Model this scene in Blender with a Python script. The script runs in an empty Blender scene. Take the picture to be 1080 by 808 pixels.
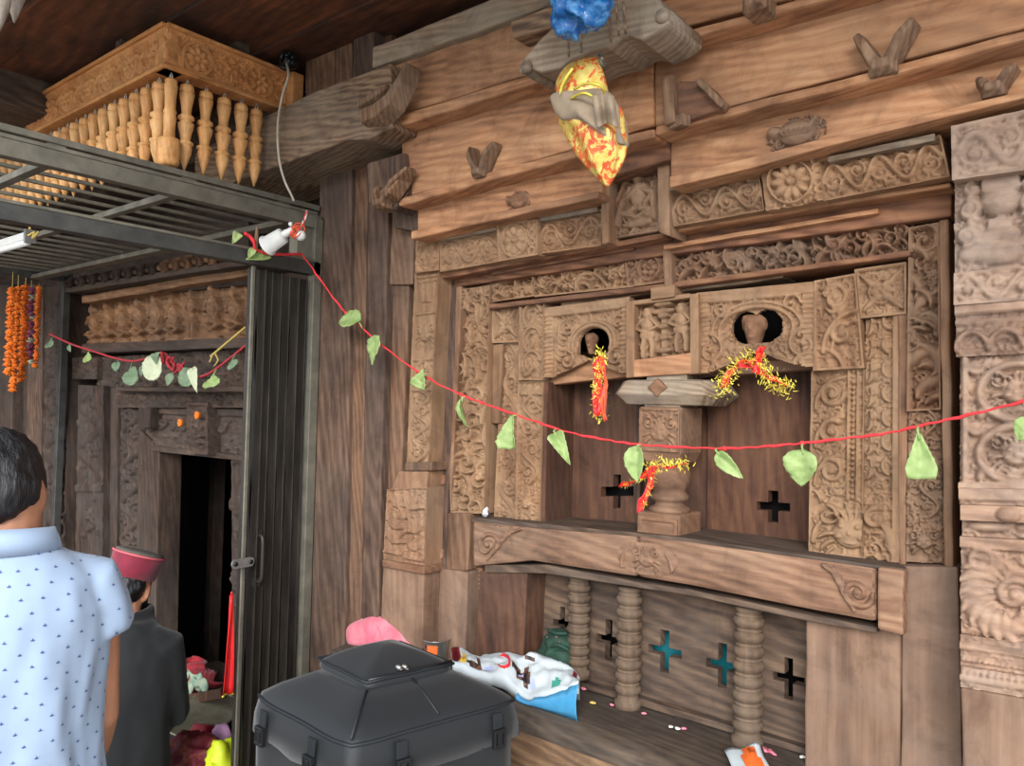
import bpy, math, random
import numpy as np
from mathutils import Vector, Matrix, Euler, noise
from mathutils.bvhtree import BVHTree

PI = math.pi
SC = bpy.context.scene
COL = SC.collection
rnd = random.Random(7)

# ------------------------------------------------------------------ camera
F, CX, CY = 830.0, 540.0, 404.0
DIST, EYE = 2.0, 1.7
YAW, PITCH, ROLL = math.radians(39.1), math.radians(1.8), math.radians(1.4)
CAM = Vector((0, -DIST, EYE))
FWD = Vector((-math.sin(YAW) * math.cos(PITCH), math.cos(YAW) * math.cos(PITCH), math.sin(PITCH)))
R0 = Vector((math.cos(YAW), math.sin(YAW), 0))
U0 = R0.cross(FWD)
RC = math.cos(ROLL) * R0 + math.sin(ROLL) * U0
UC = math.cos(ROLL) * U0 - math.sin(ROLL) * R0


def ray(px, py):
    return FWD * F + RC * (px - CX) - UC * (py - CY)


def W(px, py, y=0.0):            # point of the plane y = const seen at a pixel
    d = ray(px, py)
    return CAM + d * ((y - CAM.y) / d.y)


def WZ(px, py, z):
    d = ray(px, py)
    return CAM + d * ((z - CAM.z) / d.z)


def WX(px, py, x):
    d = ray(px, py)
    return CAM + d * ((x - CAM.x) / d.x)


def WD(px, py, dep):
    return CAM + ray(px, py) * (dep / F)


def add_camera():
    cd = bpy.data.cameras.new('camera')
    cd.sensor_fit = 'HORIZONTAL'
    cd.sensor_width = 36.0
    cd.lens = F / 1080.0 * 36.0
    cd.clip_start = 0.02
    o = bpy.data.objects.new('camera', cd)
    COL.objects.link(o)
    m = Matrix((RC, UC, -FWD)).transposed().to_4x4()
    m.translation = CAM
    o.matrix_world = m
    SC.camera = o


# ------------------------------------------------------------------ naming helpers
def tag(o, label=None, cat=None, group=None, kind=None):
    if label: o['label'] = label
    if cat: o['category'] = cat
    if group: o['group'] = group
    if kind: o['kind'] = kind
    return o


def thing(name, label, cat, loc=(0, 0, 0), group=None, kind=None):
    o = bpy.data.objects.new(name, None)
    o.empty_display_size = 0.05
    COL.objects.link(o)
    o.location = loc
    return tag(o, label, cat, group, kind)


def wloc(o):
    v = Vector((0, 0, 0))
    while o is not None:
        v += Vector(o.location)
        o = o.parent
    return v


# ------------------------------------------------------------------ mesh builder
class MB:
    def __init__(s):
        s.v, s.f, s.sm, s.mi = [], [], [], []

    def add(s, vs, fs, smooth=False, mi=0):
        b = len(s.v)
        s.v.extend(tuple(v) for v in vs)
        for f in fs:
            s.f.append(tuple(i + b for i in f)); s.sm.append(smooth); s.mi.append(mi)
        return s

    def prism(s, pts, vec, mi=0):
        vec = Vector(vec); n = len(pts)
        vs = [Vector(p) for p in pts] + [Vector(p) + vec for p in pts]
        fs = [tuple(range(n)), tuple(range(2 * n - 1, n - 1, -1))]
        fs += [(i, i + n, (i + 1) % n + n, (i + 1) % n) for i in range(n)]
        return s.add(vs, fs, False, mi)

    def box(s, c, size, rot=None, mi=0):
        c = Vector(c); hx, hy, hz = size[0] / 2, size[1] / 2, size[2] / 2
        vs = [Vector((x, y, z)) for x in (-hx, hx) for y in (-hy, hy) for z in (-hz, hz)]
        if rot is not None: vs = [rot @ v for v in vs]
        vs = [c + v for v in vs]
        return s.add(vs, [(0, 1, 3, 2), (4, 6, 7, 5), (0, 4, 5, 1), (2, 3, 7, 6), (0, 2, 6, 4), (1, 5, 7, 3)], False, mi)

    def bar(s, a, b, w, h, up=(0, 0, 1), mi=0):
        a, b = Vector(a), Vector(b); d = (b - a).normalized(); up = Vector(up)
        r = d.cross(up).normalized(); u = r.cross(d)
        ps = [(-w / 2, -h / 2), (w / 2, -h / 2), (w / 2, h / 2), (-w / 2, h / 2)]
        return s.prism([a + r * x + u * y for x, y in ps], b - a, mi)

    def loft(s, rings, caps=True, smooth=True, closed=True, mi=0):
        n = len(rings[0]); vs = [p for r in rings for p in r]; fs = []
        m = n if closed else n - 1
        for i in range(len(rings) - 1):
            for j in range(m):
                k = (j + 1) % n
                fs.append((i * n + j, i * n + k, (i + 1) * n + k, (i + 1) * n + j))
        if caps and closed:
            fs.append(tuple(range(n - 1, -1, -1)))
            fs.append(tuple((len(rings) - 1) * n + j for j in range(n)))
        return s.add(vs, fs, smooth, mi)

    def tube(s, path, r, n=8, caps=True, flat=1.0, mi=0):
        path = [Vector(p) for p in path]; rings = []; prev = None
        for i, p in enumerate(path):
            t = (path[min(i + 1, len(path) - 1)] - path[max(i - 1, 0)])
            t = t.normalized() if t.length > 1e-9 else Vector((0, 0, 1))
            if prev is None:
                a = Vector((0, 0, 1)) if abs(t.z) < 0.9 else Vector((1, 0, 0))
                prev = (a - t * a.dot(t)).normalized()
            else:
                prev = (prev - t * prev.dot(t)).normalized()
            b = t.cross(prev)
            rr = r[i] if isinstance(r, (list, tuple)) else r
            rings.append([p + prev * (rr * math.cos(2 * PI * k / n)) + b * (rr * flat * math.sin(2 * PI * k / n)) for k in range(n)])
        return s.loft(rings, caps, True, True, mi)

    def lathe(s, prof, o, n=16, axis=(0, 0, 1), smooth=True, mi=0):
        o = Vector(o); ax = Vector(axis).normalized()
        q = Vector((0, 0, 1)).rotation_difference(ax)
        rings = [[o + q @ Vector((r * math.cos(2 * PI * k / n), r * math.sin(2 * PI * k / n), z)) for k in range(n)] for r, z in prof]
        return s.loft(rings, True, smooth, True, mi)

    def ell(s, c, rad, rot=None, nu=14, nv=9, mi=0):
        c = Vector(c)
        if not isinstance(rad, (tuple, list)): rad = (rad,) * 3
        vs = [Vector((0, 0, rad[2]))]
        for i in range(1, nv):
            t = PI * i / nv
            for j in range(nu):
                a = 2 * PI * j / nu
                vs.append(Vector((rad[0] * math.sin(t) * math.cos(a), rad[1] * math.sin(t) * math.sin(a), rad[2] * math.cos(t))))
        vs.append(Vector((0, 0, -rad[2])))
        if rot is not None: vs = [rot @ v for v in vs]
        vs = [c + v for v in vs]; fs = []
        for j in range(nu):
            fs.append((0, 1 + j, 1 + (j + 1) % nu))
            b = 1 + (nv - 2) * nu
            fs.append((len(vs) - 1, b + (j + 1) % nu, b + j))
        for i in range(nv - 2):
            for j in range(nu):
                a, b = 1 + i * nu, 1 + (i + 1) * nu
                fs.append((a + j, b + j, b + (j + 1) % nu, a + (j + 1) % nu))
        return s.add(vs, fs, True, mi)

    def grid(s, P, smooth=True, mi=0):
        ny, nx = len(P), len(P[0])
        fs = [(i * nx + j, i * nx + j + 1, (i + 1) * nx + j + 1, (i + 1) * nx + j) for i in range(ny - 1) for j in range(nx - 1)]
        return s.add([p for r in P for p in r], fs, smooth, mi)

    def mesh(s, name, off=Vector((0, 0, 0))):
        me = bpy.data.meshes.new(name)
        me.from_pydata([tuple(Vector(v) - off) for v in s.v], [], s.f)
        me.polygons.foreach_set('use_smooth', s.sm)
        me.polygons.foreach_set('material_index', s.mi)
        me.update()
        return me

    def build(s, name, mat, parent=None, bevel=0.0, seg=2, label=None, sub=0, fix=True, solid=0.0):
        if parent is not None:
            off = wloc(parent)
        else:
            xs = [v[0] for v in s.v]; ys = [v[1] for v in s.v]; zs = [v[2] for v in s.v]
            off = Vector(((min(xs) + max(xs)) / 2, (min(ys) + max(ys)) / 2, min(zs)))
        me = s.mesh(name, off)
        if fix:
            import bmesh
            bm = bmesh.new(); bm.from_mesh(me)
            bmesh.ops.recalc_face_normals(bm, faces=bm.faces)
            bm.to_mesh(me); bm.free()
        for m in (mat if isinstance(mat, (list, tuple)) else [mat]): me.materials.append(m)
        o = bpy.data.objects.new(name, me)
        COL.objects.link(o)
        if parent is not None: o.parent = parent
        else: o.location = off
        if solid:
            m = o.modifiers.new('thick', 'SOLIDIFY'); m.thickness = solid; m.offset = 0
        if bevel > 0:
            m = o.modifiers.new('bevel', 'BEVEL'); m.width = bevel; m.segments = seg; m.limit_method = 'ANGLE'; m.angle_limit = math.radians(40)
        if sub:
            m = o.modifiers.new('sub', 'SUBSURF'); m.levels = sub; m.render_levels = sub
        if label: o['label'] = label
        return o


def remesh(mb, voxel, smooth=4, fac=0.5):
    """union of closed pieces as one continuous surface -> (verts, faces)"""
    me = mb.mesh('tmp')
    o = bpy.data.objects.new('tmp', me); COL.objects.link(o)
    m = o.modifiers.new('r', 'REMESH'); m.mode = 'VOXEL'; m.voxel_size = voxel
    if smooth:
        m = o.modifiers.new('s', 'SMOOTH'); m.iterations = smooth; m.factor = fac
    dg = bpy.context.evaluated_depsgraph_get(); dg.update()
    ev = o.evaluated_get(dg)
    m2 = bpy.data.meshes.new_from_object(ev)
    vs = [v.co.copy() for v in m2.vertices]; ns = [v.normal.copy() for v in m2.vertices]
    fs = [tuple(p.vertices) for p in m2.polygons]
    bpy.data.objects.remove(o); bpy.data.meshes.remove(me); bpy.data.meshes.remove(m2)
    return vs, ns, fs


def copy_tree(o, parent=None):
    c = o.copy(); COL.objects.link(c)
    if parent is not None: c.parent = parent
    for ch in list(o.children): copy_tree(ch, c)
    return c


def spline(pts, n=8):
    """Catmull-Rom through points"""
    P = [Vector(p) for p in pts]; out = []
    for i in range(len(P) - 1):
        a, b, c, d = P[max(i - 1, 0)], P[i], P[i + 1], P[min(i + 2, len(P) - 1)]
        for k in range(n):
            t = k / n
            out.append(0.5 * ((2 * b) + (c - a) * t + (2 * a - 5 * b + 4 * c - d) * t * t + (3 * b - a - 3 * c + d) * t ** 3))
    out.append(P[-1])
    return out


# ------------------------------------------------------------------ materials
def lin(c):
    out = []
    for v in c:
        v /= 255.0
        out.append(v / 12.92 if v <= 0.04045 else ((v + 0.055) / 1.055) ** 2.4)
    return (*out, 1.0)


class NT:
    def __init__(s, name):
        s.m = bpy.data.materials.new(name); s.m.use_nodes = True
        s.t = s.m.node_tree; s.t.nodes.clear()
        s.out = s.n('ShaderNodeOutputMaterial')
        s.b = s.n('ShaderNodeBsdfPrincipled')
        s.l(s.b.outputs[0], s.out.inputs[0])

    def n(s, t, **kw):
        nd = s.t.nodes.new(t)
        for k, v in kw.items(): setattr(nd, k, v)
        return nd

    def l(s, a, b): s.t.links.new(a, b)

    def set(s, nd, **kw):
        for k, v in kw.items(): nd.inputs[k.replace('_', ' ')].default_value = v
        return nd

    def math(s, op, a, b=None, clamp=False):
        nd = s.n('ShaderNodeMath', operation=op); nd.use_clamp = clamp
        for i, x in enumerate((a, b)):
            if x is None: continue
            if isinstance(x, (int, float)): nd.inputs[i].default_value = x
            else: s.l(x, nd.inputs[i])
        return nd.outputs[0]

    def ramp(s, fac, stops):
        nd = s.n('ShaderNodeValToRGB'); cr = nd.color_ramp
        while len(cr.elements) < len(stops): cr.elements.new(0.5)
        for e, (p, c) in zip(cr.elements, stops):
            e.position = p; e.color = c if len(c) == 4 else (*c, 1)
        s.l(fac, nd.inputs[0])
        return nd.outputs[0]

    def mix(s, fac, a, b, mode='MIX'):
        nd = s.n('ShaderNodeMix', data_type='RGBA', blend_type=mode)
        for sock, x in ((nd.inputs[0], fac), (nd.inputs[6], a), (nd.inputs[7], b)):
            if isinstance(x, (int, float)): sock.default_value = x
            elif isinstance(x, tuple): sock.default_value = x
            else: s.l(x, sock)
        return nd.outputs[2]

    def coords(s, kind='Object', scale=(1, 1, 1), jitter=True):
        tc = s.n('ShaderNodeTexCoord')
        v = tc.outputs[kind]
        if jitter:
            oi = s.n('ShaderNodeObjectInfo')
            k = s.n('ShaderNodeVectorMath', operation='SCALE'); k.inputs[0].default_value = (13.7, 9.1, 17.3)
            s.l(oi.outputs['Random'], k.inputs['Scale'])
            a = s.n('ShaderNodeVectorMath', operation='ADD')
            s.l(v, a.inputs[0]); s.l(k.outputs[0], a.inputs[1]); v = a.outputs[0]
        mp = s.n('ShaderNodeMapping'); mp.inputs['Scale'].default_value = scale
        s.l(v, mp.inputs[0])
        return mp.outputs[0]

    def noise(s, vec, scale, detail=4, rough=0.55, dist=0.0):
        nd = s.n('ShaderNodeTexNoise')
        s.l(vec, nd.inputs['Vector']); s.set(nd, Scale=scale, Detail=detail, Roughness=rough, Distortion=dist)
        return nd.outputs[0]

    def bump(s, h, strength=0.4, dist=0.004):
        nd = s.n('ShaderNodeBump'); nd.inputs['Strength'].default_value = strength; nd.inputs['Distance'].default_value = dist
        s.l(h, nd.inputs['Height']); s.l(nd.outputs[0], s.b.inputs['Normal'])


def wood(name, dark, mid, light, axis='X', grain=1.0, rings=0.35, grey=None, greyamt=0.4, rough=0.78, bump=0.5, daub=None, patch=2.2):
    t = NT(name)
    al, ac = 1.3 * grain, 30.0 * grain
    def sc(l, c): return {'X': (l, c, c), 'Y': (c, l, c), 'Z': (c, c, l)}[axis]
    iso = t.coords(scale=(1, 1, 1))
    n1 = t.noise(t.coords(scale=sc(al, ac)), 1.0, 6, 0.68, 0.8)
    fine = t.noise(t.coords(scale=sc(5 * grain, 120 * grain)), 1.0, 4, 0.7, 0.3)
    wv = t.n('ShaderNodeTexWave', wave_type='BANDS', bands_direction='DIAGONAL')
    t.l(t.coords(scale=sc(1.1, 6)), wv.inputs['Vector']); t.set(wv, Scale=3.4 * grain, Distortion=16.0, Detail=4.0, Detail_Scale=0.35, Detail_Roughness=0.6)
    big = t.noise(iso, patch, 4, 0.6, 0.6)
    med = t.noise(t.coords(scale=sc(2.2, 6)), 1.0, 5, 0.65, 0.8)
    h = t.math('ADD', t.math('MULTIPLY', wv.outputs[1], rings * 0.42), t.math('MULTIPLY', n1, 0.50))
    h = t.math('ADD', h, t.math('MULTIPLY', fine, 0.26))
    h = t.math('ADD', h, t.math('MULTIPLY', t.math('SUBTRACT', med, 0.5), 0.75))
    h = t.math('ADD', h, 0.06 - rings * 0.2)
    col = t.ramp(h, [(0.18, lin(dark)), (0.44, lin(mid)), (0.74, lin(light))])
    if grey is not None:
        g = t.ramp(big, [(0.40, (0, 0, 0, 1)), (0.66, (greyamt, greyamt, greyamt, 1))])
        col = t.mix(g, col, lin(grey))
    blot = t.noise(iso, 7.0, 6, 0.7, 0.9)
    bl = t.ramp(blot, [(0.34, (0.66, 0.63, 0.61, 1)), (0.52, (1, 1, 1, 1)), (0.75, (1.12, 1.09, 1.05, 1))])
    col = t.mix(0.85, col, bl, 'MULTIPLY')
    if daub is not None:
        dn = t.noise(t.coords(scale=(9, 9, 5)), 1.0, 3, 0.5, 0.3)
        d = t.ramp(dn, [(0.735, (0, 0, 0, 1)), (0.775, (0.75, 0.75, 0.75, 1))])
        col = t.mix(d, col, lin(daub))
    t.l(col, t.b.inputs['Base Color'])
    t.b.inputs['Roughness'].default_value = rough
    t.b.inputs['Specular IOR Level'].default_value = 0.35
    t.bump(t.math('ADD', t.math('MULTIPLY', n1, 0.6), t.math('MULTIPLY', fine, 0.6)), bump, 0.0035)
    return t.m


def plain(name, c, rough=0.6, metal=0.0, var=0.12, scale=20.0, bump=0.0, bdist=0.003, spec=0.5, c2=None, stretch=(1, 1, 1), thr=(0.4, 0.65), sheen=0.0, trans=0.0):
    t = NT(name)
    v = t.coords(scale=stretch)
    n = t.noise(v, scale, 5, 0.6, 0.2)
    cc = lin(c)
    if c2 is None:
        lo = tuple(x * (1 - var) for x in cc[:3]) + (1,); hi = tuple(min(1, x * (1 + var)) for x in cc[:3]) + (1,)
        col = t.ramp(n, [(0.3, lo), (0.7, hi)])
    else:
        col = t.ramp(n, [(thr[0], cc), (thr[1], lin(c2))])
    t.l(col, t.b.inputs['Base Color'])
    t.b.inputs['Roughness'].default_value = rough
    t.b.inputs['Metallic'].default_value = metal
    t.b.inputs['Specular IOR Level'].default_value = spec
    if sheen:
        t.b.inputs['Sheen Weight'].default_value = sheen
    if trans:
        t.b.inputs['Subsurface Weight'].default_value = trans
        t.b.inputs['Subsurface Radius'].default_value = (0.02, 0.01, 0.006)
    if bump: t.bump(n, bump, bdist)
    return t.m


# ------------------------------------------------------------------ carved relief
class Relief:
    def __init__(s, w, h, nx, ny, seed):
        s.w, s.h, s.nx, s.ny = w, h, nx, ny
        s.us = np.linspace(0, w, nx); s.vs = np.linspace(0, h, ny)
        s.H = np.zeros((ny, nx)); s.r = random.Random(seed)

    def win(s, u0, u1, v0, v1):
        i0 = max(int(u0 / s.w * (s.nx - 1)), 0); i1 = min(int(u1 / s.w * (s.nx - 1)) + 2, s.nx)
        j0 = max(int(v0 / s.h * (s.ny - 1)), 0); j1 = min(int(v1 / s.h * (s.ny - 1)) + 2, s.ny)
        if i1 <= i0 or j1 <= j0: return None
        return (slice(j0, j1), slice(i0, i1)), s.us[None, i0:i1], s.vs[j0:j1, None]

    def seg(s, a, b, r0, r1, h):
        m = max(r0, r1)
        q = s.win(min(a[0], b[0]) - m, max(a[0], b[0]) + m, min(a[1], b[1]) - m, max(a[1], b[1]) + m)
        if q is None: return
        sl, U, V = q
        dx, dy = b[0] - a[0], b[1] - a[1]; L2 = dx * dx + dy * dy + 1e-12
        t = np.clip(((U - a[0]) * dx + (V - a[1]) * dy) / L2, 0, 1)
        d2 = (U - a[0] - t * dx) ** 2 + (V - a[1] - t * dy) ** 2
        r = r0 + (r1 - r0) * t
        k = np.clip(1 - d2 / (r * r), 0, 1)
        s.H[sl] = np.maximum(s.H[sl], h * np.sqrt(k))

    def stroke(s, pts, r0, r1, h):
        n = len(pts) - 1
        for i in range(n):
            s.seg(pts[i], pts[i + 1], r0 + (r1 - r0) * i / n, r0 + (r1 - r0) * (i + 1) / n, h)

    def blob(s, cu, cv, ru, rv, h, rot=0.0, base=0.0):
        m = max(ru, rv); q = s.win(cu - m, cu + m, cv - m, cv + m)
        if q is None: return
        sl, U, V = q; c, sn = math.cos(rot), math.sin(rot)
        x = (U - cu) * c + (V - cv) * sn; y = -(U - cu) * sn + (V - cv) * c
        k = np.clip(1 - (x / ru) ** 2 - (y / rv) ** 2, 0, 1)
        s.H[sl] = np.maximum(s.H[sl], np.where(k > 0, base, 0) + (h - base) * np.sqrt(k))

    def pit(s, cu, cv, ru, rv, d):
        m = max(ru, rv) * 1.2; q = s.win(cu - m, cu + m, cv - m, cv + m)
        if q is None: return
        sl, U, V = q
        k = np.clip(1 - ((U - cu) / ru) ** 2 - ((V - cv) / rv) ** 2, 0, 1)
        s.H[sl] -= d * np.sqrt(k)

    def flat(s, u0, u1, v0, v1, h):
        q = s.win(u0, u1, v0, v1)
        if q is None: return
        sl, U, V = q
        m = ((U >= u0) & (U <= u1) & (V >= v0) & (V <= v1))
        s.H[sl] = np.maximum(s.H[sl], np.where(m, h, 0))

    def arc(s, cu, cv, R, a0, a1, r0, r1, h, n=10, sq=1.0):
        s.stroke([(cu + R * math.cos(a0 + (a1 - a0) * i / n), cv + sq * R * math.sin(a0 + (a1 - a0) * i / n)) for i in range(n + 1)], r0, r1, h)

    def spiral(s, cu, cv, R, turns, a0, dr, r, h, sq=1.0):
        n = int(14 * turns) + 6; pts = []
        for i in range(n + 1):
            t = i / n; a = a0 + dr * 2 * PI * turns * t; rr = R * (1 - 0.88 * t)
            pts.append((cu + rr * math.cos(a), cv + sq * rr * math.sin(a)))
        s.stroke(pts, r, r * 0.7, h); s.blob(cu, cv, r * 1.3, r * 1.3, h * 1.1)

    def leaf(s, cu, cv, L, wd, ang, h, bend=0.5):
        n = 6; pts = []
        for i in range(n + 1):
            t = i / n; a = ang + bend * (t - 0.3)
            pts.append((cu + L * t * math.cos(a), cv + L * t * math.sin(a)))
        for i in range(n):
            w0 = wd * math.sin(PI * (0.12 + 0.86 * i / n)); w1 = wd * math.sin(PI * (0.12 + 0.86 * (i + 1) / n))
            s.seg(pts[i], pts[i + 1], max(w0, 1e-4), max(w1, 1e-4), h)

    def rosette(s, cu, cv, R, n, h, rings=True, sq=1.0):
        for i in range(n):
            a = 2 * PI * i / n
            s.blob(cu + 0.58 * R * math.cos(a), cv + sq * 0.58 * R * math.sin(a), 0.36 * R, 0.9 * R * math.sin(PI / n) * 0.72, h, math.atan2(sq * math.sin(a), math.cos(a)), h * 0.3)
        s.blob(cu, cv, 0.22 * R, 0.22 * R * sq, h * 1.15)
        if rings: s.arc(cu, cv, R, 0, 2 * PI, 0.07 * R, 0.07 * R, h * 0.9, 24, sq)

    def border(s, wd, h):
        s.flat(0, s.w, 0, wd, h); s.flat(0, s.w, s.h - wd, s.h, h); s.flat(0, wd, 0, s.h, h); s.flat(s.w - wd, s.w, 0, s.h, h)

    def dots(s, a, b, n, r, h):
        for i in range(n):
            t = (i + 0.5) / n
            s.blob(a[0] + (b[0] - a[0]) * t, a[1] + (b[1] - a[1]) * t, r, r, h)

    def vine(s, u0, u1, v0, v1, n, h, horiz=True, k=1.0):
        """a winding stem whose bends hold spirals and leaves"""
        L, A = ((u1 - u0), (v1 - v0)) if horiz else ((v1 - v0), (u1 - u0))
        def P(t, a):
            x, y = t * L, A / 2 + a
            return (u0 + x, v0 + y) if horiz else (u0 + y, v0 + x)
        pts = [P(i / (10 * n), A * 0.36 * math.sin(PI * i / 10.0)) for i in range(10 * n + 1)]
        s.stroke(pts, A * 0.075 * k, A * 0.075 * k, h)
        for i in range(n):
            sg = 1 if i % 2 == 0 else -1
            c = P((i + 0.5) / n, -sg * A * 0.10)
            R = min(A * 0.30, L / n * 0.40)
            s.spiral(c[0], c[1], R, 1.35, s.r.uniform(0, 6.28), sg, R * 0.20 * k, h * 0.95)
            for q in range(5):
                a = s.r.uniform(0, 6.28)
                s.leaf(c[0] + R * 0.8 * math.cos(a), c[1] + R * 0.8 * math.sin(a), R * 0.75, R * 0.22, a + s.r.uniform(-0.5, 0.9), h * 0.75, 0.9)
            e = P((i + 0.5) / n, -sg * A * 0.42)
            s.leaf(e[0], e[1], R * 0.9, R * 0.25, (0 if horiz else PI / 2) + s.r.uniform(-0.6, 0.6), h * 0.8)
            e = P((i + 0.02) / n, sg * A * 0.34)
            s.leaf(e[0], e[1], R * 0.9, R * 0.25, (PI if horiz else -PI / 2) + s.r.uniform(-0.6, 0.6), h * 0.8)

    def foliage(s, u0, u1, v0, v1, n, size, h, flow=0.0, spread=0.9):
        """deep crowded leaf strokes"""
        for i in range(n):
            cu, cv = s.r.uniform(u0, u1), s.r.uniform(v0, v1)
            a = flow + s.r.gauss(0, spread); L = size * s.r.uniform(0.7, 1.4)
            s.leaf(cu, cv, L, L * s.r.uniform(0.12, 0.2), a, h * s.r.uniform(0.45, 1.0), s.r.choice((-1, 1)) * s.r.uniform(0.8, 2.0))
        for i in range(n // 5):
            cu, cv = s.r.uniform(u0, u1), s.r.uniform(v0, v1)
            s.spiral(cu, cv, size * 0.45, 1.2, s.r.uniform(0, 6.28), s.r.choice((-1, 1)), size * 0.09, h)

    def figure(s, cu, v0, ht, h, seated=True, lean=0.0, fat=1.0):
        """small standing or seated figure in relief"""
        r = s.r
        if seated:
            s.blob(cu, v0 + ht * 0.86, ht * 0.10, ht * 0.12, h, 0, h * 0.5)
            s.blob(cu, v0 + ht * 0.97, ht * 0.06, ht * 0.06, h * 0.8)
            s.blob(cu + lean, v0 + ht * 0.55, ht * 0.15, ht * 0.22, h, 0, h * 0.5)
            for sg in (-1, 1):
                s.stroke([(cu + sg * ht * 0.14, v0 + ht * 0.68), (cu + sg * ht * 0.26, v0 + ht * 0.5), (cu + sg * ht * 0.14, v0 + ht * (0.34 if sg > 0 else 0.52))], ht * 0.05, ht * 0.04, h * 0.9)
                s.stroke([(cu + sg * ht * 0.06, v0 + ht * 0.3), (cu + sg * ht * 0.27, v0 + ht * 0.24), (cu - sg * ht * 0.04, v0 + ht * 0.14)], ht * 0.075, ht * 0.05, h)
            s.blob(cu, v0 + ht * 0.05, ht * 0.3, ht * 0.07, h * 0.8, 0, h * 0.5)
        else:
            F_ = fat
            s.blob(cu, v0 + ht * 0.86, ht * 0.085 * F_, ht * 0.10, h, 0, h * 0.6)
            s.blob(cu, v0 + ht * 0.95, ht * 0.08 * F_, ht * 0.055, h * 0.9)
            s.blob(cu, v0 + ht * 0.65, ht * 0.11 * F_, ht * 0.15, h, 0, h * 0.6)
            s.blob(cu, v0 + ht * 0.45, ht * 0.13 * F_, ht * 0.12, h * 0.95, 0, h * 0.6)
            for sg in (-1, 1):
                s.stroke([(cu + sg * ht * 0.05, v0 + ht * 0.44), (cu + sg * ht * 0.08 * F_, v0 + ht * 0.22), (cu + sg * ht * 0.07 * F_, v0 + ht * 0.03)], ht * 0.075 * F_, ht * 0.05 * F_, h * 0.9)
                s.stroke([(cu + sg * ht * 0.10, v0 + ht * 0.76), (cu + sg * ht * 0.19 * F_, v0 + ht * 0.6), (cu + sg * ht * 0.06, v0 + ht * 0.52)], ht * 0.045 * F_, ht * 0.035 * F_, h)
            s.stroke([(cu - ht * 0.16, v0 + ht * 0.08), (cu + ht * 0.14, v0 + ht * 0.36)], ht * 0.05, ht * 0.02, h * 0.55)

    def mask(s, cu, cv, R, h):
        """lion face with curling horns"""
        s.blob(cu, cv, R * 0.55, R * 0.5, h, 0, h * 0.4)
        for sg in (-1, 1):
            s.blob(cu + sg * R * 0.24, cv + R * 0.18, R * 0.15, R * 0.13, h * 1.25)
            s.spiral(cu + sg * R * 0.68, cv + R * 0.45, R * 0.33, 1.3, PI / 2, sg, R * 0.08, h)
            s.blob(cu + sg * R * 0.33, cv - R * 0.15, R * 0.17, R * 0.13, h * 1.15)
            for k in range(3):
                s.leaf(cu + sg * R * 0.5, cv - R * (0.1 + 0.22 * k), R * 0.55, R * 0.1, (0 if sg > 0 else PI) - sg * 0.35 * k, h * 0.8, -sg * 0.6)
        s.blob(cu, cv - R * 0.02, R * 0.11, R * 0.16, h * 1.3)
        s.blob(cu, cv - R * 0.33, R * 0.3, R * 0.08, h * 1.1)
        for k in (-1, 0, 1):
            s.leaf(cu + k * R * 0.12, cv + R * 0.35, R * 0.5, R * 0.1, PI / 2 + -k * 0.4, h * 0.9)

    def rough(s, amp, n=None):
        ny, nx = s.ny, s.nx
        rs = np.random.RandomState(s.r.randint(0, 99999))
        k = 4
        a = rs.rand(ny // k + 2, nx // k + 2)
        yy = np.linspace(0, a.shape[0] - 1.001, ny); xx = np.linspace(0, a.shape[1] - 1.001, nx)
        y0 = yy.astype(int); x0 = xx.astype(int); fy = (yy - y0)[:, None]; fx = (xx - x0)[None, :]
        s.H += amp * ((a[y0][:, x0] * (1 - fy) + a[y0 + 1][:, x0] * fy) * (1 - fx) + (a[y0][:, x0 + 1] * (1 - fy) + a[y0 + 1][:, x0 + 1] * fy) * fx)


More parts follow.
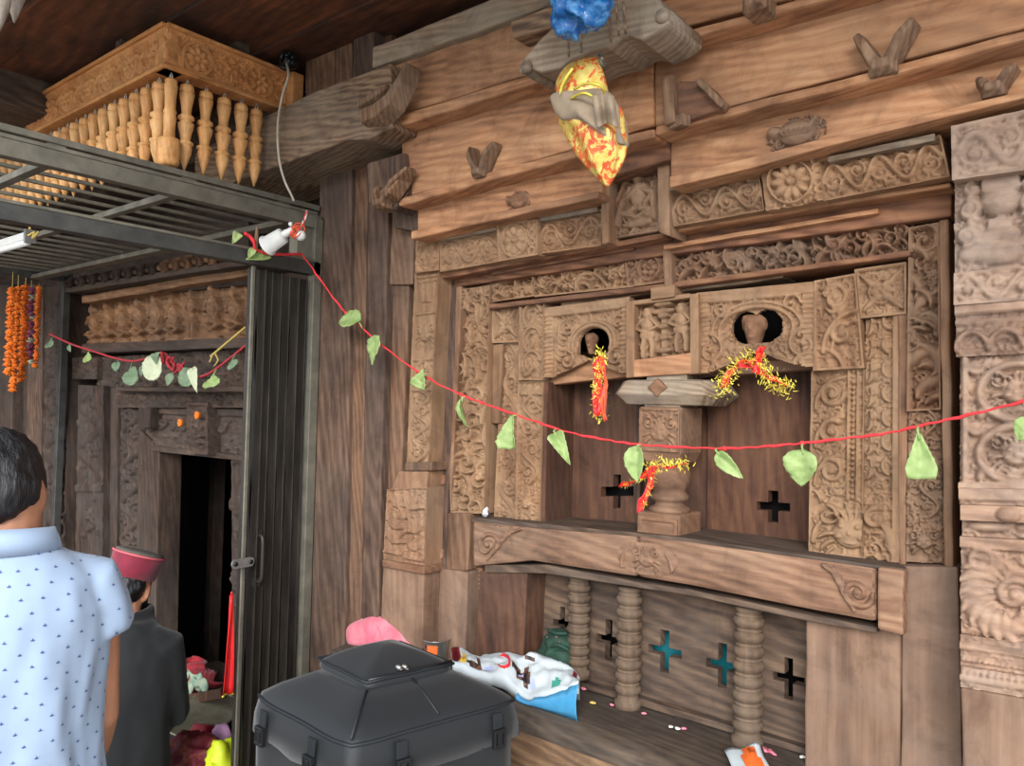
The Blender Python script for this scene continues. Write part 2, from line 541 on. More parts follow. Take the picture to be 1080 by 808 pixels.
def carve(name, quad, y, thick, mat, parent, fn, depth=0.015, res=0.003, seed=1, hole=None, label=None, pts=None, chisel=True):
    """a carved board: quad = TL,TR,BR,BL pixels on the plane y; fn(relief) raises the carving"""
    if pts is None: pts = [W(px, py, y) for px, py in quad]
    TL, TR, BR, BL = [np.array(p) for p in pts]
    w = (np.linalg.norm(TR - TL) + np.linalg.norm(BR - BL)) / 2; h = (np.linalg.norm(TL - BL) + np.linalg.norm(TR - BR)) / 2
    nx, ny = max(10, int(w / res)), max(10, int(h / res))
    R = Relief(w, h, nx, ny, seed)
    if chisel and depth >= .012 and res < .004:      # small tool marks over the sunk ground
        R.foliage(0, w, 0, h, int(w * h / .00022), .022, depth * .5, R.r.uniform(0, 3), 1.6)
    fn(R)
    nrm = np.cross(TR - TL, TL - BL); nrm = nrm / np.linalg.norm(nrm)      # out of the front face
    if nrm[1] > 0 and abs(nrm[1]) > 0.5: nrm = -nrm
    s = np.linspace(0, 1, nx)[None, :, None]; t = np.linspace(0, 1, ny)[:, None, None]
    P0 = (BL * (1 - s) + BR * s) * (1 - t) + (TL * (1 - s) + TR * s) * t
    P = P0 + (R.H[:, :, None] - depth) * nrm
    keep = np.ones((ny - 1, nx - 1), bool)
    if hole is not None:
        U = (R.us[:-1] + R.us[1:])[None, :] / 2 / w; V = (R.vs[:-1] + R.vs[1:])[:, None] / 2 / h
        keep = ~hole(U + 0 * V, V + 0 * U)
    idx = np.arange(nx * ny).reshape(ny, nx)
    f = np.stack([idx[:-1, :-1], idx[:-1, 1:], idx[1:, 1:], idx[1:, :-1]], -1)[keep].reshape(-1, 4)
    V3 = P.reshape(-1, 3)
    back = (P0 - nrm * thick).reshape(-1, 3)
    # side walls wherever a kept cell borders nothing
    K = np.zeros((ny + 1, nx + 1), bool); K[1:-1, 1:-1] = keep
    side = []
    n0 = nx * ny
    js, is_ = np.nonzero(keep)
    for j, i in zip(*np.nonzero(keep & ~K[1:-1, :-2])): side.append((idx[j, i], idx[j + 1, i], idx[j + 1, i] + n0, idx[j, i] + n0))
    for j, i in zip(*np.nonzero(keep & ~K[1:-1, 2:])): side.append((idx[j + 1, i + 1], idx[j, i + 1], idx[j, i + 1] + n0, idx[j + 1, i + 1] + n0))
    for j, i in zip(*np.nonzero(keep & ~K[:-2, 1:-1])): side.append((idx[j, i + 1], idx[j, i], idx[j, i] + n0, idx[j, i + 1] + n0))
    for j, i in zip(*np.nonzero(keep & ~K[2:, 1:-1])): side.append((idx[j + 1, i], idx[j + 1, i + 1], idx[j + 1, i + 1] + n0, idx[j + 1, i] + n0))
    off = np.array(wloc(parent)) if parent is not None else (BL + BR) / 2
    allv = np.concatenate([V3, back]) - off
    faces = np.concatenate([f, np.array(side).reshape(-1, 4)]) if len(side) else f
    # side walls get their own vertices so that the edge stays crisp
    nf = len(f)
    if len(side):
        S = np.array(side).reshape(-1, 4)
        uniq, inv = np.unique(S, return_inverse=True)
        allv2 = np.concatenate([allv[:n0], allv[uniq]])
        faces = np.concatenate([f, inv.reshape(-1, 4) + n0])
        allv = allv2
    me = bpy.data.meshes.new(name)
    me.from_pydata(allv.tolist(), [], faces.tolist())
    sm = np.zeros(len(faces), bool); sm[:nf] = True
    me.polygons.foreach_set('use_smooth', sm)
    me.materials.append(mat); me.update()
    o = bpy.data.objects.new(name, me); COL.objects.link(o)
    if parent is not None: o.parent = parent
    else: o.location = Vector(off)
    if label: o['label'] = label
    return o


def board(name, quad, y, thick, mat, parent=None, bevel=0.005, wear=0.003, yb=None, label=None, nseg=None):
    """a plain board or beam: polygon of pixels on the plane y, pushed back by thick; long sides slightly worn"""
    pts = [W(px, py, y) for px, py in quad]
    mb = MB()
    if len(pts) == 4 and wear > 0:
        TL, TR, BR, BL = pts
        lw, lh = (TR - TL).length, (TL - BL).length
        nx, ny = max(2, min(40, int(lw / 0.05))), max(2, min(40, int(lh / 0.05)))
        seed = Vector((pts[0].x * 3.1, thick * 7, pts[0].z * 5.3))
        ring = []
        for i in range(nx): ring.append((i / nx, 1.0))
        for j in range(ny): ring.append((1.0, 1 - j / ny))
        for i in range(nx): ring.append((1 - i / nx, 0.0))
        for j in range(ny): ring.append((0.0, j / ny))
        poly = []
        for s, t in ring:
            p = (BL * (1 - s) + BR * s) * (1 - t) + (TL * (1 - s) + TR * s) * t
            q = noise.noise_vector(p * 9 + seed) * wear + noise.noise_vector(p * 2.3 + seed) * wear * 1.3
            q.y = 0
            poly.append(p + q)
        mb.prism(poly, (0, thick, 0))
    else:
        mb.prism(pts, (0, thick, 0))
    return mb.build(name, mat, parent, bevel=bevel, label=label)


def holed(name, quad, y, thick, mat, parent, cuts):
    """board with rectangular cut-outs; cuts = list of crosses (cu,cv,arm_u,arm_v,width_u,width_v) in 0..1"""
    TL, TR, BR, BL = [W(px, py, y) for px, py in quad]
    us, vs, rects = {0.0, 1.0}, {0.0, 1.0}, []
    for cu, cv, au, av, wu, wv in cuts:
        for r in ((cu - au, cu + au, cv - wv, cv + wv), (cu - wu, cu + wu, cv - av, cv + av)):
            rects.append(r); us.update(r[:2]); vs.update(r[2:])
    us = sorted(u for u in us if 0 <= u <= 1); vs = sorted(v for v in vs if 0 <= v <= 1)
    def P(u, v): return (BL * (1 - u) + BR * u) * (1 - v) + (TL * (1 - u) + TR * u) * v
    def solid(i, j):
        if not (0 <= i < len(us) - 1 and 0 <= j < len(vs) - 1): return False
        u, v = (us[i] + us[i + 1]) / 2, (vs[j] + vs[j + 1]) / 2
        return not any(a < u < b and c < v < d for a, b, c, d in rects)
    nx, ny = len(us), len(vs); t = Vector((0, thick, 0))
    V = [P(u, v) for v in vs for u in us]; V += [p + t for p in V]; n0 = nx * ny; fs = []
    for j in range(ny - 1):
        for i in range(nx - 1):
            if not solid(i, j): continue
            a, b, c, d = j * nx + i, j * nx + i + 1, (j + 1) * nx + i + 1, (j + 1) * nx + i
            fs += [(a, b, c, d), (d + n0, c + n0, b + n0, a + n0)]
            for (p, q, di, dj) in ((a, b, 0, -1), (b, c, 1, 0), (c, d, 0, 1), (d, a, -1, 0)):
                if not solid(i + di, j + dj): fs.append((q, p, p + n0, q + n0))
    return MB().add(V, fs).build(name, mat, parent)
M = {}
M['plank_orange'] = wood('weathered_pine', (106, 68, 48), (182, 130, 92), (218, 172, 130), 'X', 1.0, 0.34, (146, 112, 86), 0.6)
M['plank_grey'] = wood('grey_pine', (86, 66, 52), (142, 112, 86), (184, 156, 126), 'X', 1.2, 0.6, (150, 140, 124), 0.7)
M['plank_brown'] = wood('brown_pine', (76, 50, 38), (130, 88, 64), (166, 120, 86), 'X', 1.0, 0.5, (104, 80, 66), 0.5)
M['beam_end'] = wood('old_beam', (74, 56, 44), (128, 100, 78), (168, 142, 114), 'X', 1.3, 0.65, (134, 124, 110), 0.6)
M['bracket_grey'] = wood('grey_bracket', (90, 74, 60), (140, 118, 96), (172, 154, 130), 'X', 1.2, 0.6, (152, 142, 128), 0.6)
M['peg'] = wood('peg_wood', (84, 58, 42), (130, 98, 74), (164, 134, 106), 'Z', 1.3, 0.5, (120, 102, 86), 0.5)
M['carved_tan'] = wood('carved_tan', (92, 65, 46), (146, 111, 82), (186, 150, 115), 'X', 0.8, 0.15, (156, 132, 106), 0.5, bump=0.25)
M['carved_tan_v'] = wood('carved_tan_upright', (90, 63, 44), (141, 107, 79), (181, 146, 111), 'Z', 0.8, 0.15, (150, 126, 100), 0.5, bump=0.25)
M['carved_brown'] = wood('carved_brown', (80, 54, 40), (128, 92, 68), (170, 132, 100), 'X', 0.8, 0.2, (126, 108, 92), 0.6, bump=0.25)
M['carved_brown_v'] = wood('carved_brown_upright', (84, 58, 43), (134, 99, 74), (174, 138, 106), 'Z', 0.8, 0.2, (136, 116, 96), 0.6, bump=0.25)
M['column_mauve'] = wood('column_mauve', (104, 78, 64), (156, 124, 102), (190, 160, 134), 'X', 0.9, 0.3, (150, 136, 124), 0.6, bump=0.3)
M['post_dark'] = wood('dark_upright', (50, 37, 31), (88, 67, 55), (126, 100, 81), 'Z', 0.9, 0.4, (92, 80, 72), 0.5, daub=(196, 74, 42))
M['post_mid'] = wood('mid_upright', (66, 46, 35), (112, 82, 62), (150, 116, 88), 'Z', 0.9, 0.4, (112, 94, 80), 0.5)
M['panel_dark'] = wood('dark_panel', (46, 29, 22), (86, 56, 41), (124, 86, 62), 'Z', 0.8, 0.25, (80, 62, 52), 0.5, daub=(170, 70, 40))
M['panel_pink'] = wood('rubbed_panel', (80, 58, 46), (124, 96, 77), (154, 124, 102), 'Z', 0.6, 0.2, (128, 108, 94), 0.6, daub=(198, 96, 62))
M['sill'] = wood('sill_wood', (76, 52, 40), (126, 93, 72), (164, 130, 103), 'X', 0.9, 0.4, (134, 112, 94), 0.5, daub=(206, 110, 68))
M['baluster'] = wood('baluster_wood', (54, 42, 33), (98, 79, 63), (136, 113, 90), 'Z', 0.8, 0.15, (120, 104, 88), 0.5, bump=0.2)
M['lattice'] = wood('lattice_wood', (48, 37, 30), (84, 67, 55), (124, 101, 81), 'X', 0.9, 0.45, (92, 82, 76), 0.5)  # darkened to imitate light fading downward below the sill
M['platform'] = wood('platform_wood', (40, 34, 29), (72, 60, 51), (104, 88, 72), 'X', 1.0, 0.4, (96, 88, 80), 0.6)  # colour lowered to stand in for the weaker light at bench level
M['platform_front'] = wood('platform_front_wood', (66, 47, 34), (116, 88, 65), (156, 124, 93), 'X', 1.0, 0.45, (112, 96, 80), 0.4)  # lighter than the top: light on the front face put into the colour
M['ceiling'] = wood('ceiling_wood', (54, 32, 22), (98, 58, 38), (146, 88, 56), 'X', 0.6, 0.3, (56, 42, 36), 0.8)
M['ceiling_beam'] = wood('ceiling_beam_wood', (44, 34, 28), (80, 64, 52), (112, 94, 76), 'Y', 0.8, 0.4, (60, 54, 48), 0.5)
M['shrine'] = wood('smoked_wood', (36, 28, 24), (74, 59, 50), (114, 92, 76), 'X', 0.8, 0.2, (84, 76, 70), 0.5, bump=0.3)
M['shrine_v'] = wood('smoked_upright', (32, 24, 21), (64, 50, 42), (98, 78, 64), 'Z', 0.8, 0.25, (78, 72, 68), 0.5, bump=0.3)
M['shrine_warm'] = wood('frieze_wood', (74, 52, 36), (142, 104, 74), (190, 146, 104), 'X', 0.8, 0.2, (110, 94, 80), 0.5, bump=0.3)
M['soot_shade'] = plain('soot_shade_black', (18, 15, 14), 0.9, var=0.4, scale=6, bump=0.3)  # near-black for sooty walls and for shade painted into recesses
M['honey'] = wood('honey_wood', (184, 122, 66), (226, 170, 108), (246, 206, 150), 'Z', 1.2, 0.2, None, 0.3, rough=0.5, bump=0.08)
M['honey_carved'] = wood('honey_carved_wood', (140, 84, 42), (204, 140, 82), (232, 178, 116), 'X', 0.8, 0.1, (184, 134, 90), 0.6, rough=0.6, bump=0.25)
M['grey_turned'] = wood('grey_turned_wood', (110, 98, 88), (150, 138, 126), (186, 176, 164), 'Z', 1.4, 0.3, None, 0.3, rough=0.6, bump=0.2)
M['iron'] = plain('painted_iron', (100, 97, 86), 0.5, 0.25, 0.25, 14, 0.15, 0.002, c2=(132, 127, 112), thr=(0.35, 0.75))
M['iron_dark'] = plain('dark_iron', (66, 66, 64), 0.45, 0.35, 0.25, 14, 0.15, 0.002, c2=(92, 92, 88), thr=(0.35, 0.75))
M['gate_slat'] = plain('gate_paint', (34, 30, 26), 0.5, 0.2, 0.2, 8, 0.12, 0.002, c2=(64, 58, 50), stretch=(3, 3, 0.5), thr=(0.35, 0.75))
M['steel'] = plain('steel', (190, 188, 184), 0.28, 0.9, 0.1)
M['zinc'] = plain('zinc_plate', (150, 152, 152), 0.4, 0.75, 0.2, 30)
M['hook'] = plain('hook_steel', (200, 196, 186), 0.35, 0.9)
M['string_red'] = plain('red_string', (226, 52, 58), 0.75, var=0.25, scale=120, bump=0.3)
M['string_dim'] = plain('dull_red_string', (170, 48, 56), 0.8, var=0.25, scale=120, bump=0.3)
M['twine'] = plain('straw_twine', (202, 176, 96), 0.8, var=0.2, scale=80)
M['leaf'] = plain('fresh_leaf', (116, 140, 76), 0.6, var=0.2, scale=30, bump=0.25, c2=(168, 186, 122), thr=(0.3, 0.75), trans=0.15)
M['leaf_dull'] = plain('drying_leaf', (86, 108, 84), 0.6, var=0.2, scale=30, bump=0.25, c2=(132, 152, 116), thr=(0.3, 0.75))
M['leaf_pale'] = plain('pale_leaf', (176, 186, 152), 0.6, var=0.15, scale=30, bump=0.25, c2=(206, 208, 178), thr=(0.3, 0.75))
M['marigold'] = plain('marigold', (232, 106, 22), 0.7, var=0.3, scale=300, bump=0.6, c2=(246, 142, 44), thr=(0.3, 0.7))
M['magenta'] = plain('magenta_flower', (128, 44, 80), 0.7, var=0.3, scale=200, bump=0.6, c2=(160, 110, 130), thr=(0.45, 0.7))
M['tinsel_gold'] = plain('gold_tinsel', (246, 220, 92), 0.25, 0.35, 0.25, 60)
M['ribbon_red'] = plain('red_ribbon', (220, 44, 44), 0.5, var=0.25, scale=60, sheen=0.2)
M['ribbon_orange'] = plain('orange_ribbon', (226, 84, 40), 0.5, var=0.25, scale=60, sheen=0.2)
M['ribbon_bright'] = plain('bright_red_ribbon', (238, 40, 40), 0.45, var=0.1, scale=20)
M['grey_cloth'] = plain('grey_lining', (150, 132, 112), 0.85, var=0.15, scale=18, bump=0.3, c2=(178, 158, 132), thr=(0.35, 0.7))
M['blue_film'] = plain('blue_plastic_film', (26, 92, 158), 0.12, var=0.3, scale=40, bump=0.6, bdist=0.004, c2=(96, 164, 216), thr=(0.45, 0.75))
M['white_plastic'] = plain('white_plastic', (226, 226, 222), 0.35, var=0.06, scale=20)
M['cord_grey'] = plain('grey_cable', (188, 178, 160), 0.6, var=0.15, scale=30)
M['bag'] = plain('black_nylon', (13, 15, 18), 0.62, var=0.2, scale=500, bump=0.25, bdist=0.0006, c2=(21, 25, 29), thr=(0.4, 0.6), sheen=0.15)
M['bag_trim'] = plain('black_webbing', (26, 30, 34), 0.6, var=0.2, scale=300, bump=0.3, bdist=0.0006)
M['buckle'] = plain('black_buckle', (22, 24, 27), 0.35)
M['pink_cloth'] = plain('pink_cloth', (206, 92, 112), 0.85, var=0.2, scale=14, bump=0.3, c2=(226, 142, 152), thr=(0.35, 0.75), sheen=0.2)
M['green_cloth'] = plain('dark_green_cloth', (26, 58, 44), 0.75, var=0.3, scale=16, bump=0.4)
M['teal_cloth'] = plain('teal_cloth', (0, 112, 122), 0.7, var=0.25, scale=12, bump=0.3)
M['blue_bag'] = plain('blue_carrier', (70, 146, 190), 0.35, var=0.15, scale=14, bump=0.3)
M['print_red'] = plain('red_print', (214, 38, 48), 0.5)
M['print_dark'] = plain('dark_print', (44, 36, 36), 0.5, c2=(150, 96, 72), thr=(0.45, 0.7), scale=60)
M['print_maroon'] = plain('maroon_print', (116, 28, 36), 0.5)
M['print_yellow'] = plain('yellow_print', (222, 180, 62), 0.5)
M['print_teal'] = plain('teal_print', (60, 150, 130), 0.5)
M['print_lilac'] = plain('lilac_print', (178, 184, 222), 0.5)
M['print_orange'] = plain('orange_print', (226, 104, 44), 0.5)
M['white_film'] = plain('white_film', (192, 200, 202), 0.4, var=0.06, scale=14, bump=0.35, bdist=0.004)
M['clear_film'] = plain('grey_film', (200, 202, 206), 0.12, var=0.3, scale=90, bump=0.6)
M['shirt'] = plain('pale_blue_shirt', (150, 168, 192), 0.85, var=0.04, scale=14, bump=0.2, bdist=0.003, sheen=0.1)
M['shirt_mark'] = plain('navy_print', (62, 82, 132), 0.8)
M['skin'] = plain('skin', (176, 122, 92), 0.55, var=0.08, scale=30, trans=0.12)
M['hair'] = plain('black_hair', (18, 17, 19), 0.45, var=0.5, scale=6, bump=0.9, bdist=0.004, stretch=(30, 30, 3), c2=(40, 38, 42), thr=(0.45, 0.75))
M['trousers'] = plain('grey_trousers', (58, 60, 68), 0.85, var=0.2)
M['coat'] = plain('black_coat', (11, 13, 16), 0.85, var=0.25, scale=10, bump=0.3, sheen=0.15)
M['cap_velvet'] = plain('maroon_velvet', (122, 20, 46), 0.8, var=0.25, scale=24, sheen=0.3)
M['cap_piping'] = plain('rose_piping', (206, 96, 104), 0.7)
M['cap_wool'] = plain('grey_wool', (92, 86, 78), 0.9, var=0.25, scale=90, bump=0.4)
M['red_cloth'] = plain('crimson_cloth', (150, 22, 36), 0.7, var=0.3, scale=12, bump=0.3, sheen=0.2)
M['maroon_cloth'] = plain('maroon_cloth', (110, 28, 40), 0.7, scale=26, c2=(176, 96, 60), thr=(0.5, 0.75), bump=0.3)
M['lime_cloth'] = plain('lime_cloth', (206, 220, 40), 0.55, var=0.2, scale=12, bump=0.3)
M['notes'] = plain('paper_notes', (164, 176, 150), 0.8, var=0.2, scale=24, c2=(110, 150, 130), thr=(0.45, 0.7))
M['tray'] = plain('tin_tray', (150, 142, 120), 0.45, 0.6, 0.25, 20, 0.3)
M['lilac_cloth'] = plain('lilac_cloth', (186, 140, 176), 0.8, var=0.2, scale=16)
M['petal'] = plain('pink_petal', (226, 130, 150), 0.7)
M['crumb'] = plain('white_crumb', (226, 222, 212), 0.7)
M['stone'] = plain('courtyard_stone', (150, 144, 136), 0.9, var=0.2, scale=3, bump=0.3)
M['floor'] = plain('plank_floor', (74, 58, 46), 0.8, var=0.3, scale=5, stretch=(1, 8, 1), bump=0.3)


def brocade():
    t = NT('gold_brocade')
    v = t.coords(scale=(1, 1, 1), jitter=False)
    big = t.noise(v, 9.0, 2, 0.5, 0.4)
    f0 = t.noise(v, 20.0, 3, 0.55, 3.2)
    f = t.math('ADD', t.math('MULTIPLY', f0, 0.8), t.math('MULTIPLY', big, 0.35))
    k = t.ramp(f, [(0.52, (0, 0, 0, 1)), (0.575, (1, 1, 1, 1))])
    red = t.ramp(t.noise(v, 30, 3), [(0.35, lin((200, 66, 34))), (0.7, lin((226, 120, 62)))])
    gold = t.ramp(t.noise(v, 60, 3), [(0.3, lin((224, 184, 80))), (0.7, lin((246, 228, 136)))])
    col = t.mix(k, red, gold)
    t.l(col, t.b.inputs['Base Color'])
    t.l(t.math('MULTIPLY', k, 0.45), t.b.inputs['Metallic'])
    t.b.inputs['Roughness'].default_value = 0.4
    t.bump(f, 0.4, 0.003)
    return t.m


M['brocade'] = brocade()
# =====================================================================  THE CARVED WALL
ST = 'structure'


def struct(o, label, cat):
    return tag(o, label, cat, None, ST)


# --- solid mass of the wall behind everything (in front of which the boards stand)
mb = MB()
mb.prism([Vector((-2.5, 0.30, 0.0)), Vector((1.6, 0.30, 0.0)), Vector((1.6, 0.30, 3.4)), Vector((-2.5, 0.30, 3.4))], (0, 0.2, 0))
struct(mb.build('wall_back', M['panel_dark']), 'dark timber wall mass behind the carved window', 'wall')

# --- upright boards left of the window
wl = struct(thing('wall_left', 'tall dark upright boards between the folding gate and carved window', 'wall', W(370, 650, -0.1)), None, None)
tag(wl, 'tall dark upright boards between the folding gate and carved window', 'wall', None, ST)
board('board', [(338, 165), (371, 150), (362, 800), (324, 800)], -0.13, 0.3, M['post_dark'], wl, 0.006)
board('board', [(371.5, 150), (388, 145), (379, 800), (362.5, 800)], -0.11, 0.28, M['post_mid'], wl, 0.005)
board('board', [(388.5, 140), (411, 135), (395, 800), (379.5, 800)], -0.12, 0.3, M['post_dark'], wl, 0.006)

# --- the window with its nested carved frames
win = thing('window_1', 'richly carved wooden temple window with nested frames, two arches and a pillar', 'window', W(700, 600, -0.06))
tag(win, None, None, None, ST)


def fol(n, size, h=0.022, flow=0.0, spread=0.9, rim=0.006):
    def fn(R):
        R.foliage(0, R.w, 0, R.h, int(n * R.w * R.h / 0.01), size, h, flow, spread)
        if rim: R.border(rim, h * 0.9)
        R.rough(0.002)
    return fn


def vine(n, horiz=True, h=0.016, rim=0.006, k=1.0):
    def fn(R):
        R.vine(rim, R.w - rim, rim, R.h - rim, n, h, horiz, k)
        if rim: R.border(rim, h * 0.9)
        R.rough(0.0025)
    return fn


# outermost plain jamb on the left, two levels
board('jamb', [(412, 222), (438, 218), (434, 300), (409, 300)], -0.10, 0.3, M['post_mid'], win)
board('jamb', [(414, 292), (432, 292), (423, 516), (406, 516)], -0.085, 0.3, M['post_mid'], win)
board('jamb', [(402, 292), (414, 292), (406, 690), (392, 690)], -0.07, 0.3, M['post_dark'], win)
# narrow carved upright (proud), its block and its base
carve('carved_block', [(439, 254), (464, 249), (463, 285), (438, 288)], -0.115, 0.25, M['carved_tan'], win,
      lambda R: (R.rosette(R.w / 2, R.h / 2, R.h * 0.42, 6, 0.012), R.border(0.007, 0.012), R.rough(0.003)), res=0.0025, depth=0.012)


def narrow(R):
    h = 0.011
    for k, (a, b) in enumerate(((0.80, 0.97), (0.56, 0.78), (0.40, 0.54), (0.03, 0.38))):
        R.flat(R.w * 0.06, R.w * 0.94, R.h * b, R.h * b + 0.006, h)
        if k == 0:
            R.flat(R.w * .3, R.w * .34, R.h * .84, R.h * .92, h); R.flat(R.w * .3, R.w * .7, R.h * .84, R.h * .85, h); R.dots((0.01, R.h * .95), (R.w - .01, R.h * .95), 6, .005, h)
        elif k == 1:
            R.mask(R.w / 2, R.h * 0.67, R.w * 0.42, h)
        else:
            R.vine(R.w * .08, R.w * .92, R.h * a, R.h * b, 2 if k == 2 else 5, h, False, 1.3)
    R.border(0.005, h); R.rough(0.003)


carve('carved_upright', [(438, 288), (463, 284), (452, 491), (429, 491)], -0.10, 0.25, M['carved_tan_v'], win, narrow, res=0.0028, depth=0.011)
board('moulding', [(427, 488), (456, 487), (455, 497), (426, 497)], -0.115, 0.25, M['post_mid'], win)
board('base_block', [(420, 497), (452, 497), (450, 517), (412, 517)], -0.11, 0.25, M['carved_brown_v'], win)


def flowers(R):
    h = 0.014
    for cu, cv, L in ((.3, .75, .3), (.65, .72, .32), (.3, .45, .34), (.7, .42, .34), (.5, .6, .3), (.25, .25, .25), (.72, .2, .25)):
        for k in range(5):
            R.leaf(cu * R.w, cv * R.h, L * R.w, 0.16 * L * R.w, PI * 0.5 + (k - 2) * 0.62, h, R.r.uniform(-1, 1))
    R.flat(0, R.w * .42, R.h * .10, R.h * .13, h); R.flat(R.w * .47, R.w, R.h * .08, R.h * .11, h)
    R.border(0.006, 0.010); R.rough(0.003)


carve('carved_base', [(408, 516), (450, 514), (447, 600), (404, 590)], -0.12, 0.25, M['carved_brown_v'], win, flowers, depth=0.012)
board('moulding', [(403, 590), (447, 598), (447, 606), (403, 598)], -0.13, 0.2, M['carved_brown'], win)
board('base_panel', [(404, 598), (447, 604), (445, 690), (400, 690)], -0.115, 0.25, M['panel_pink'], win)
# plain set-back strip
board('set_back', [(452, 270), (482, 266), (466, 690), (440, 690)], -0.035, 0.25, M['post_dark'], win)
board('moulding', [(450, 503), (468, 501), (467, 512), (450, 513)], -0.045, 0.1, M['carved_brown'], win)
board('moulding', [(448, 580), (466, 579), (465, 590), (448, 592)], -0.045, 0.1, M['carved_brown'], win)
# frame with deep foliage: left upright
board('frame_edge', [(478, 296), (487, 293), (475, 542), (473, 470)], -0.03, 0.22, M['carved_brown_v'], win)
carve('foliage_border', [(485, 305), (516, 301), (510, 542), (475, 541)], -0.025, 0.22, M['carved_tan_v'], win,
      fol(7, 0.075, 0.036, PI / 2, 0.8), depth=0.036, seed=11)
board('base_panel', [(472, 541), (496, 541), (493, 602), (470, 601)], -0.03, 0.22, M['post_mid'], win)
board('base_panel', [(463, 600), (493, 604), (490, 700), (460, 700)], -0.045, 0.22, M['panel_pink'], win)
carve('base_bracket', [(494, 598), (507, 600), (506, 622), (493, 620)], 0.01, 0.1, M['carved_brown'], win,
      lambda R: [R.flat(0, R.w, R.h * k / 5, R.h * k / 5 + R.h * .1, .01) for k in range(5)], depth=0.01, res=0.002)
board('set_back', [(494, 600), (508, 600), (504, 700), (489, 700)], 0.03, 0.15, M['post_dark'], win)
# inner left strips
board('set_back', [(512, 318), (522, 318), (517, 560), (508, 560)], 0.02, 0.2, M['post_dark'], win)

# outer top: narrow carved band in five lengths
carve('carved_band', [(464, 252), (524, 242), (526, 276), (464, 287)], -0.115, 0.3, M['carved_tan'], win, vine(3, True, 0.014), depth=0.014, seed=3)


def medallion(R):
    R.border(0.006, 0.012)
    R.blob(R.w * .42, R.h * .5, R.h * .46, R.h * .46, 0.010, 0, 0.008)
    R.rosette(R.w * .42, R.h * .5, R.h * .44, 8, 0.020)
    for k in range(4): R.arc(R.w * .85, R.h * (.14 + .24 * k), R.h * .1, 0, 6.28, .004, .004, .014, 10)
    R.rough(0.003)


carve('medallion', [(524, 236), (567, 231), (567, 269), (526, 276)], -0.135, 0.3, M['carved_tan'], win, medallion, depth=0.012, res=0.0025, seed=4)
carve('carved_band', [(567, 232), (635, 220), (634, 259), (567, 268)], -0.12, 0.3, M['carved_tan'], win, vine(3, True, 0.016), depth=0.016, seed=5)
board('ledge', [(464, 251), (523, 239), (523, 243), (464, 254)], -0.125, 0.2, M['bracket_grey'], win, 0.002, 0.001)
board('ledge', [(567, 230), (630, 218), (630, 223), (567, 234)], -0.125, 0.2, M['bracket_grey'], win, 0.002, 0.001)


def deity(R):
    h = 0.03
    R.border(0.006, 0.018)
    R.figure(R.w * .55, R.h * .12, R.h * .82, h, True)
    R.stroke([(R.w * .1, R.h * .2), (R.w * .25, R.h * .5), (R.w * .5, R.h * .62)], .014, .010, h)
    R.stroke([(R.w * .9, R.h * .2), (R.w * .86, R.h * .55), (R.w * .66, R.h * .62)], .014, .010, h)
    R.foliage(0, R.w * .35, 0, R.h * .3, 8, .04, .02)
    R.foliage(R.w * .65, R.w, 0, R.h * .3, 8, .04, .02)
    R.blob(R.w * .8, R.h * .28, .03, .022, h)
    R.stroke([(R.w * .35, R.h * .9), (R.w * .05, R.h * .45)], .012, .006, .02)
    R.rough(0.004)


board('moulding', [(634, 178), (642, 176), (642, 256), (634, 259)], -0.14, 0.3, M['carved_brown_v'], win)
carve('deity_relief', [(642, 178), (692, 166), (694, 242), (642, 251)], -0.115, 0.28, M['carved_brown_v'], win, deity, depth=0.034, res=0.0022, seed=6)
board('moulding', [(692, 164), (706, 160), (706, 250), (694, 246)], -0.14, 0.3, M['carved_brown_v'], win)
carve('carved_band', [(706, 201), (800, 183), (806, 222), (710, 239)], -0.125, 0.3, M['carved_tan'], win, vine(4, True, 0.018), depth=0.018, seed=7)
carve('medallion', [(800, 172), (862, 164), (868, 211), (806, 222)], -0.14, 0.3, M['carved_tan'], win,
      lambda R: (R.rosette(R.w * .5, R.h * .52, R.h * .46, 10, 0.024), R.foliage(0, R.w, 0, R.h * .2, 10, .03, .016), [R.arc(R.w * .96, R.h * (.1 + .16 * k), .01, 0, 6.28, .004, .004, .016, 10) for k in range(6)], R.rough(0.003)), depth=0.014, res=0.0025, seed=8)
carve('carved_band', [(862, 168), (992, 142), (1002, 186), (868, 212)], -0.125, 0.3, M['carved_tan'], win, vine(5, True, 0.018), depth=0.018, seed=9)
board('ledge', [(706, 196), (788, 180), (788, 184), (706, 201)], -0.14, 0.2, M['bracket_grey'], win, 0.002, 0.001)
board('ledge', [(873, 165), (986, 140), (986, 148), (873, 171)], -0.145, 0.2, M['bracket_grey'], win, 0.002, 0.001)
# strip under the carved band (orange, right) and fascia
board('moulding', [(464, 287), (700, 246), (700, 252), (466, 293)], -0.09, 0.3, M['plank_brown'], win)
board('moulding', [(700, 240), (890, 208), (1003, 192), (1003, 197), (890, 215), (700, 247)], -0.09, 0.3, M['plank_orange'], win, wear=0)
board('fascia', [(464, 290), (1003, 194), (1003, 228), (478, 302)], -0.035, 0.3, M['plank_brown'], win)
board('moulding', [(518, 286), (668, 259), (668, 263), (518, 290)], -0.052, 0.2, M['plank_brown'], win, 0.002, 0.001)
board('moulding', [(700, 258), (926, 220), (926, 225), (700, 263)], -0.055, 0.2, M['plank_orange'], win, 0.002, 0.001)

# deep foliage band above the arches, with lobed arches of leaves


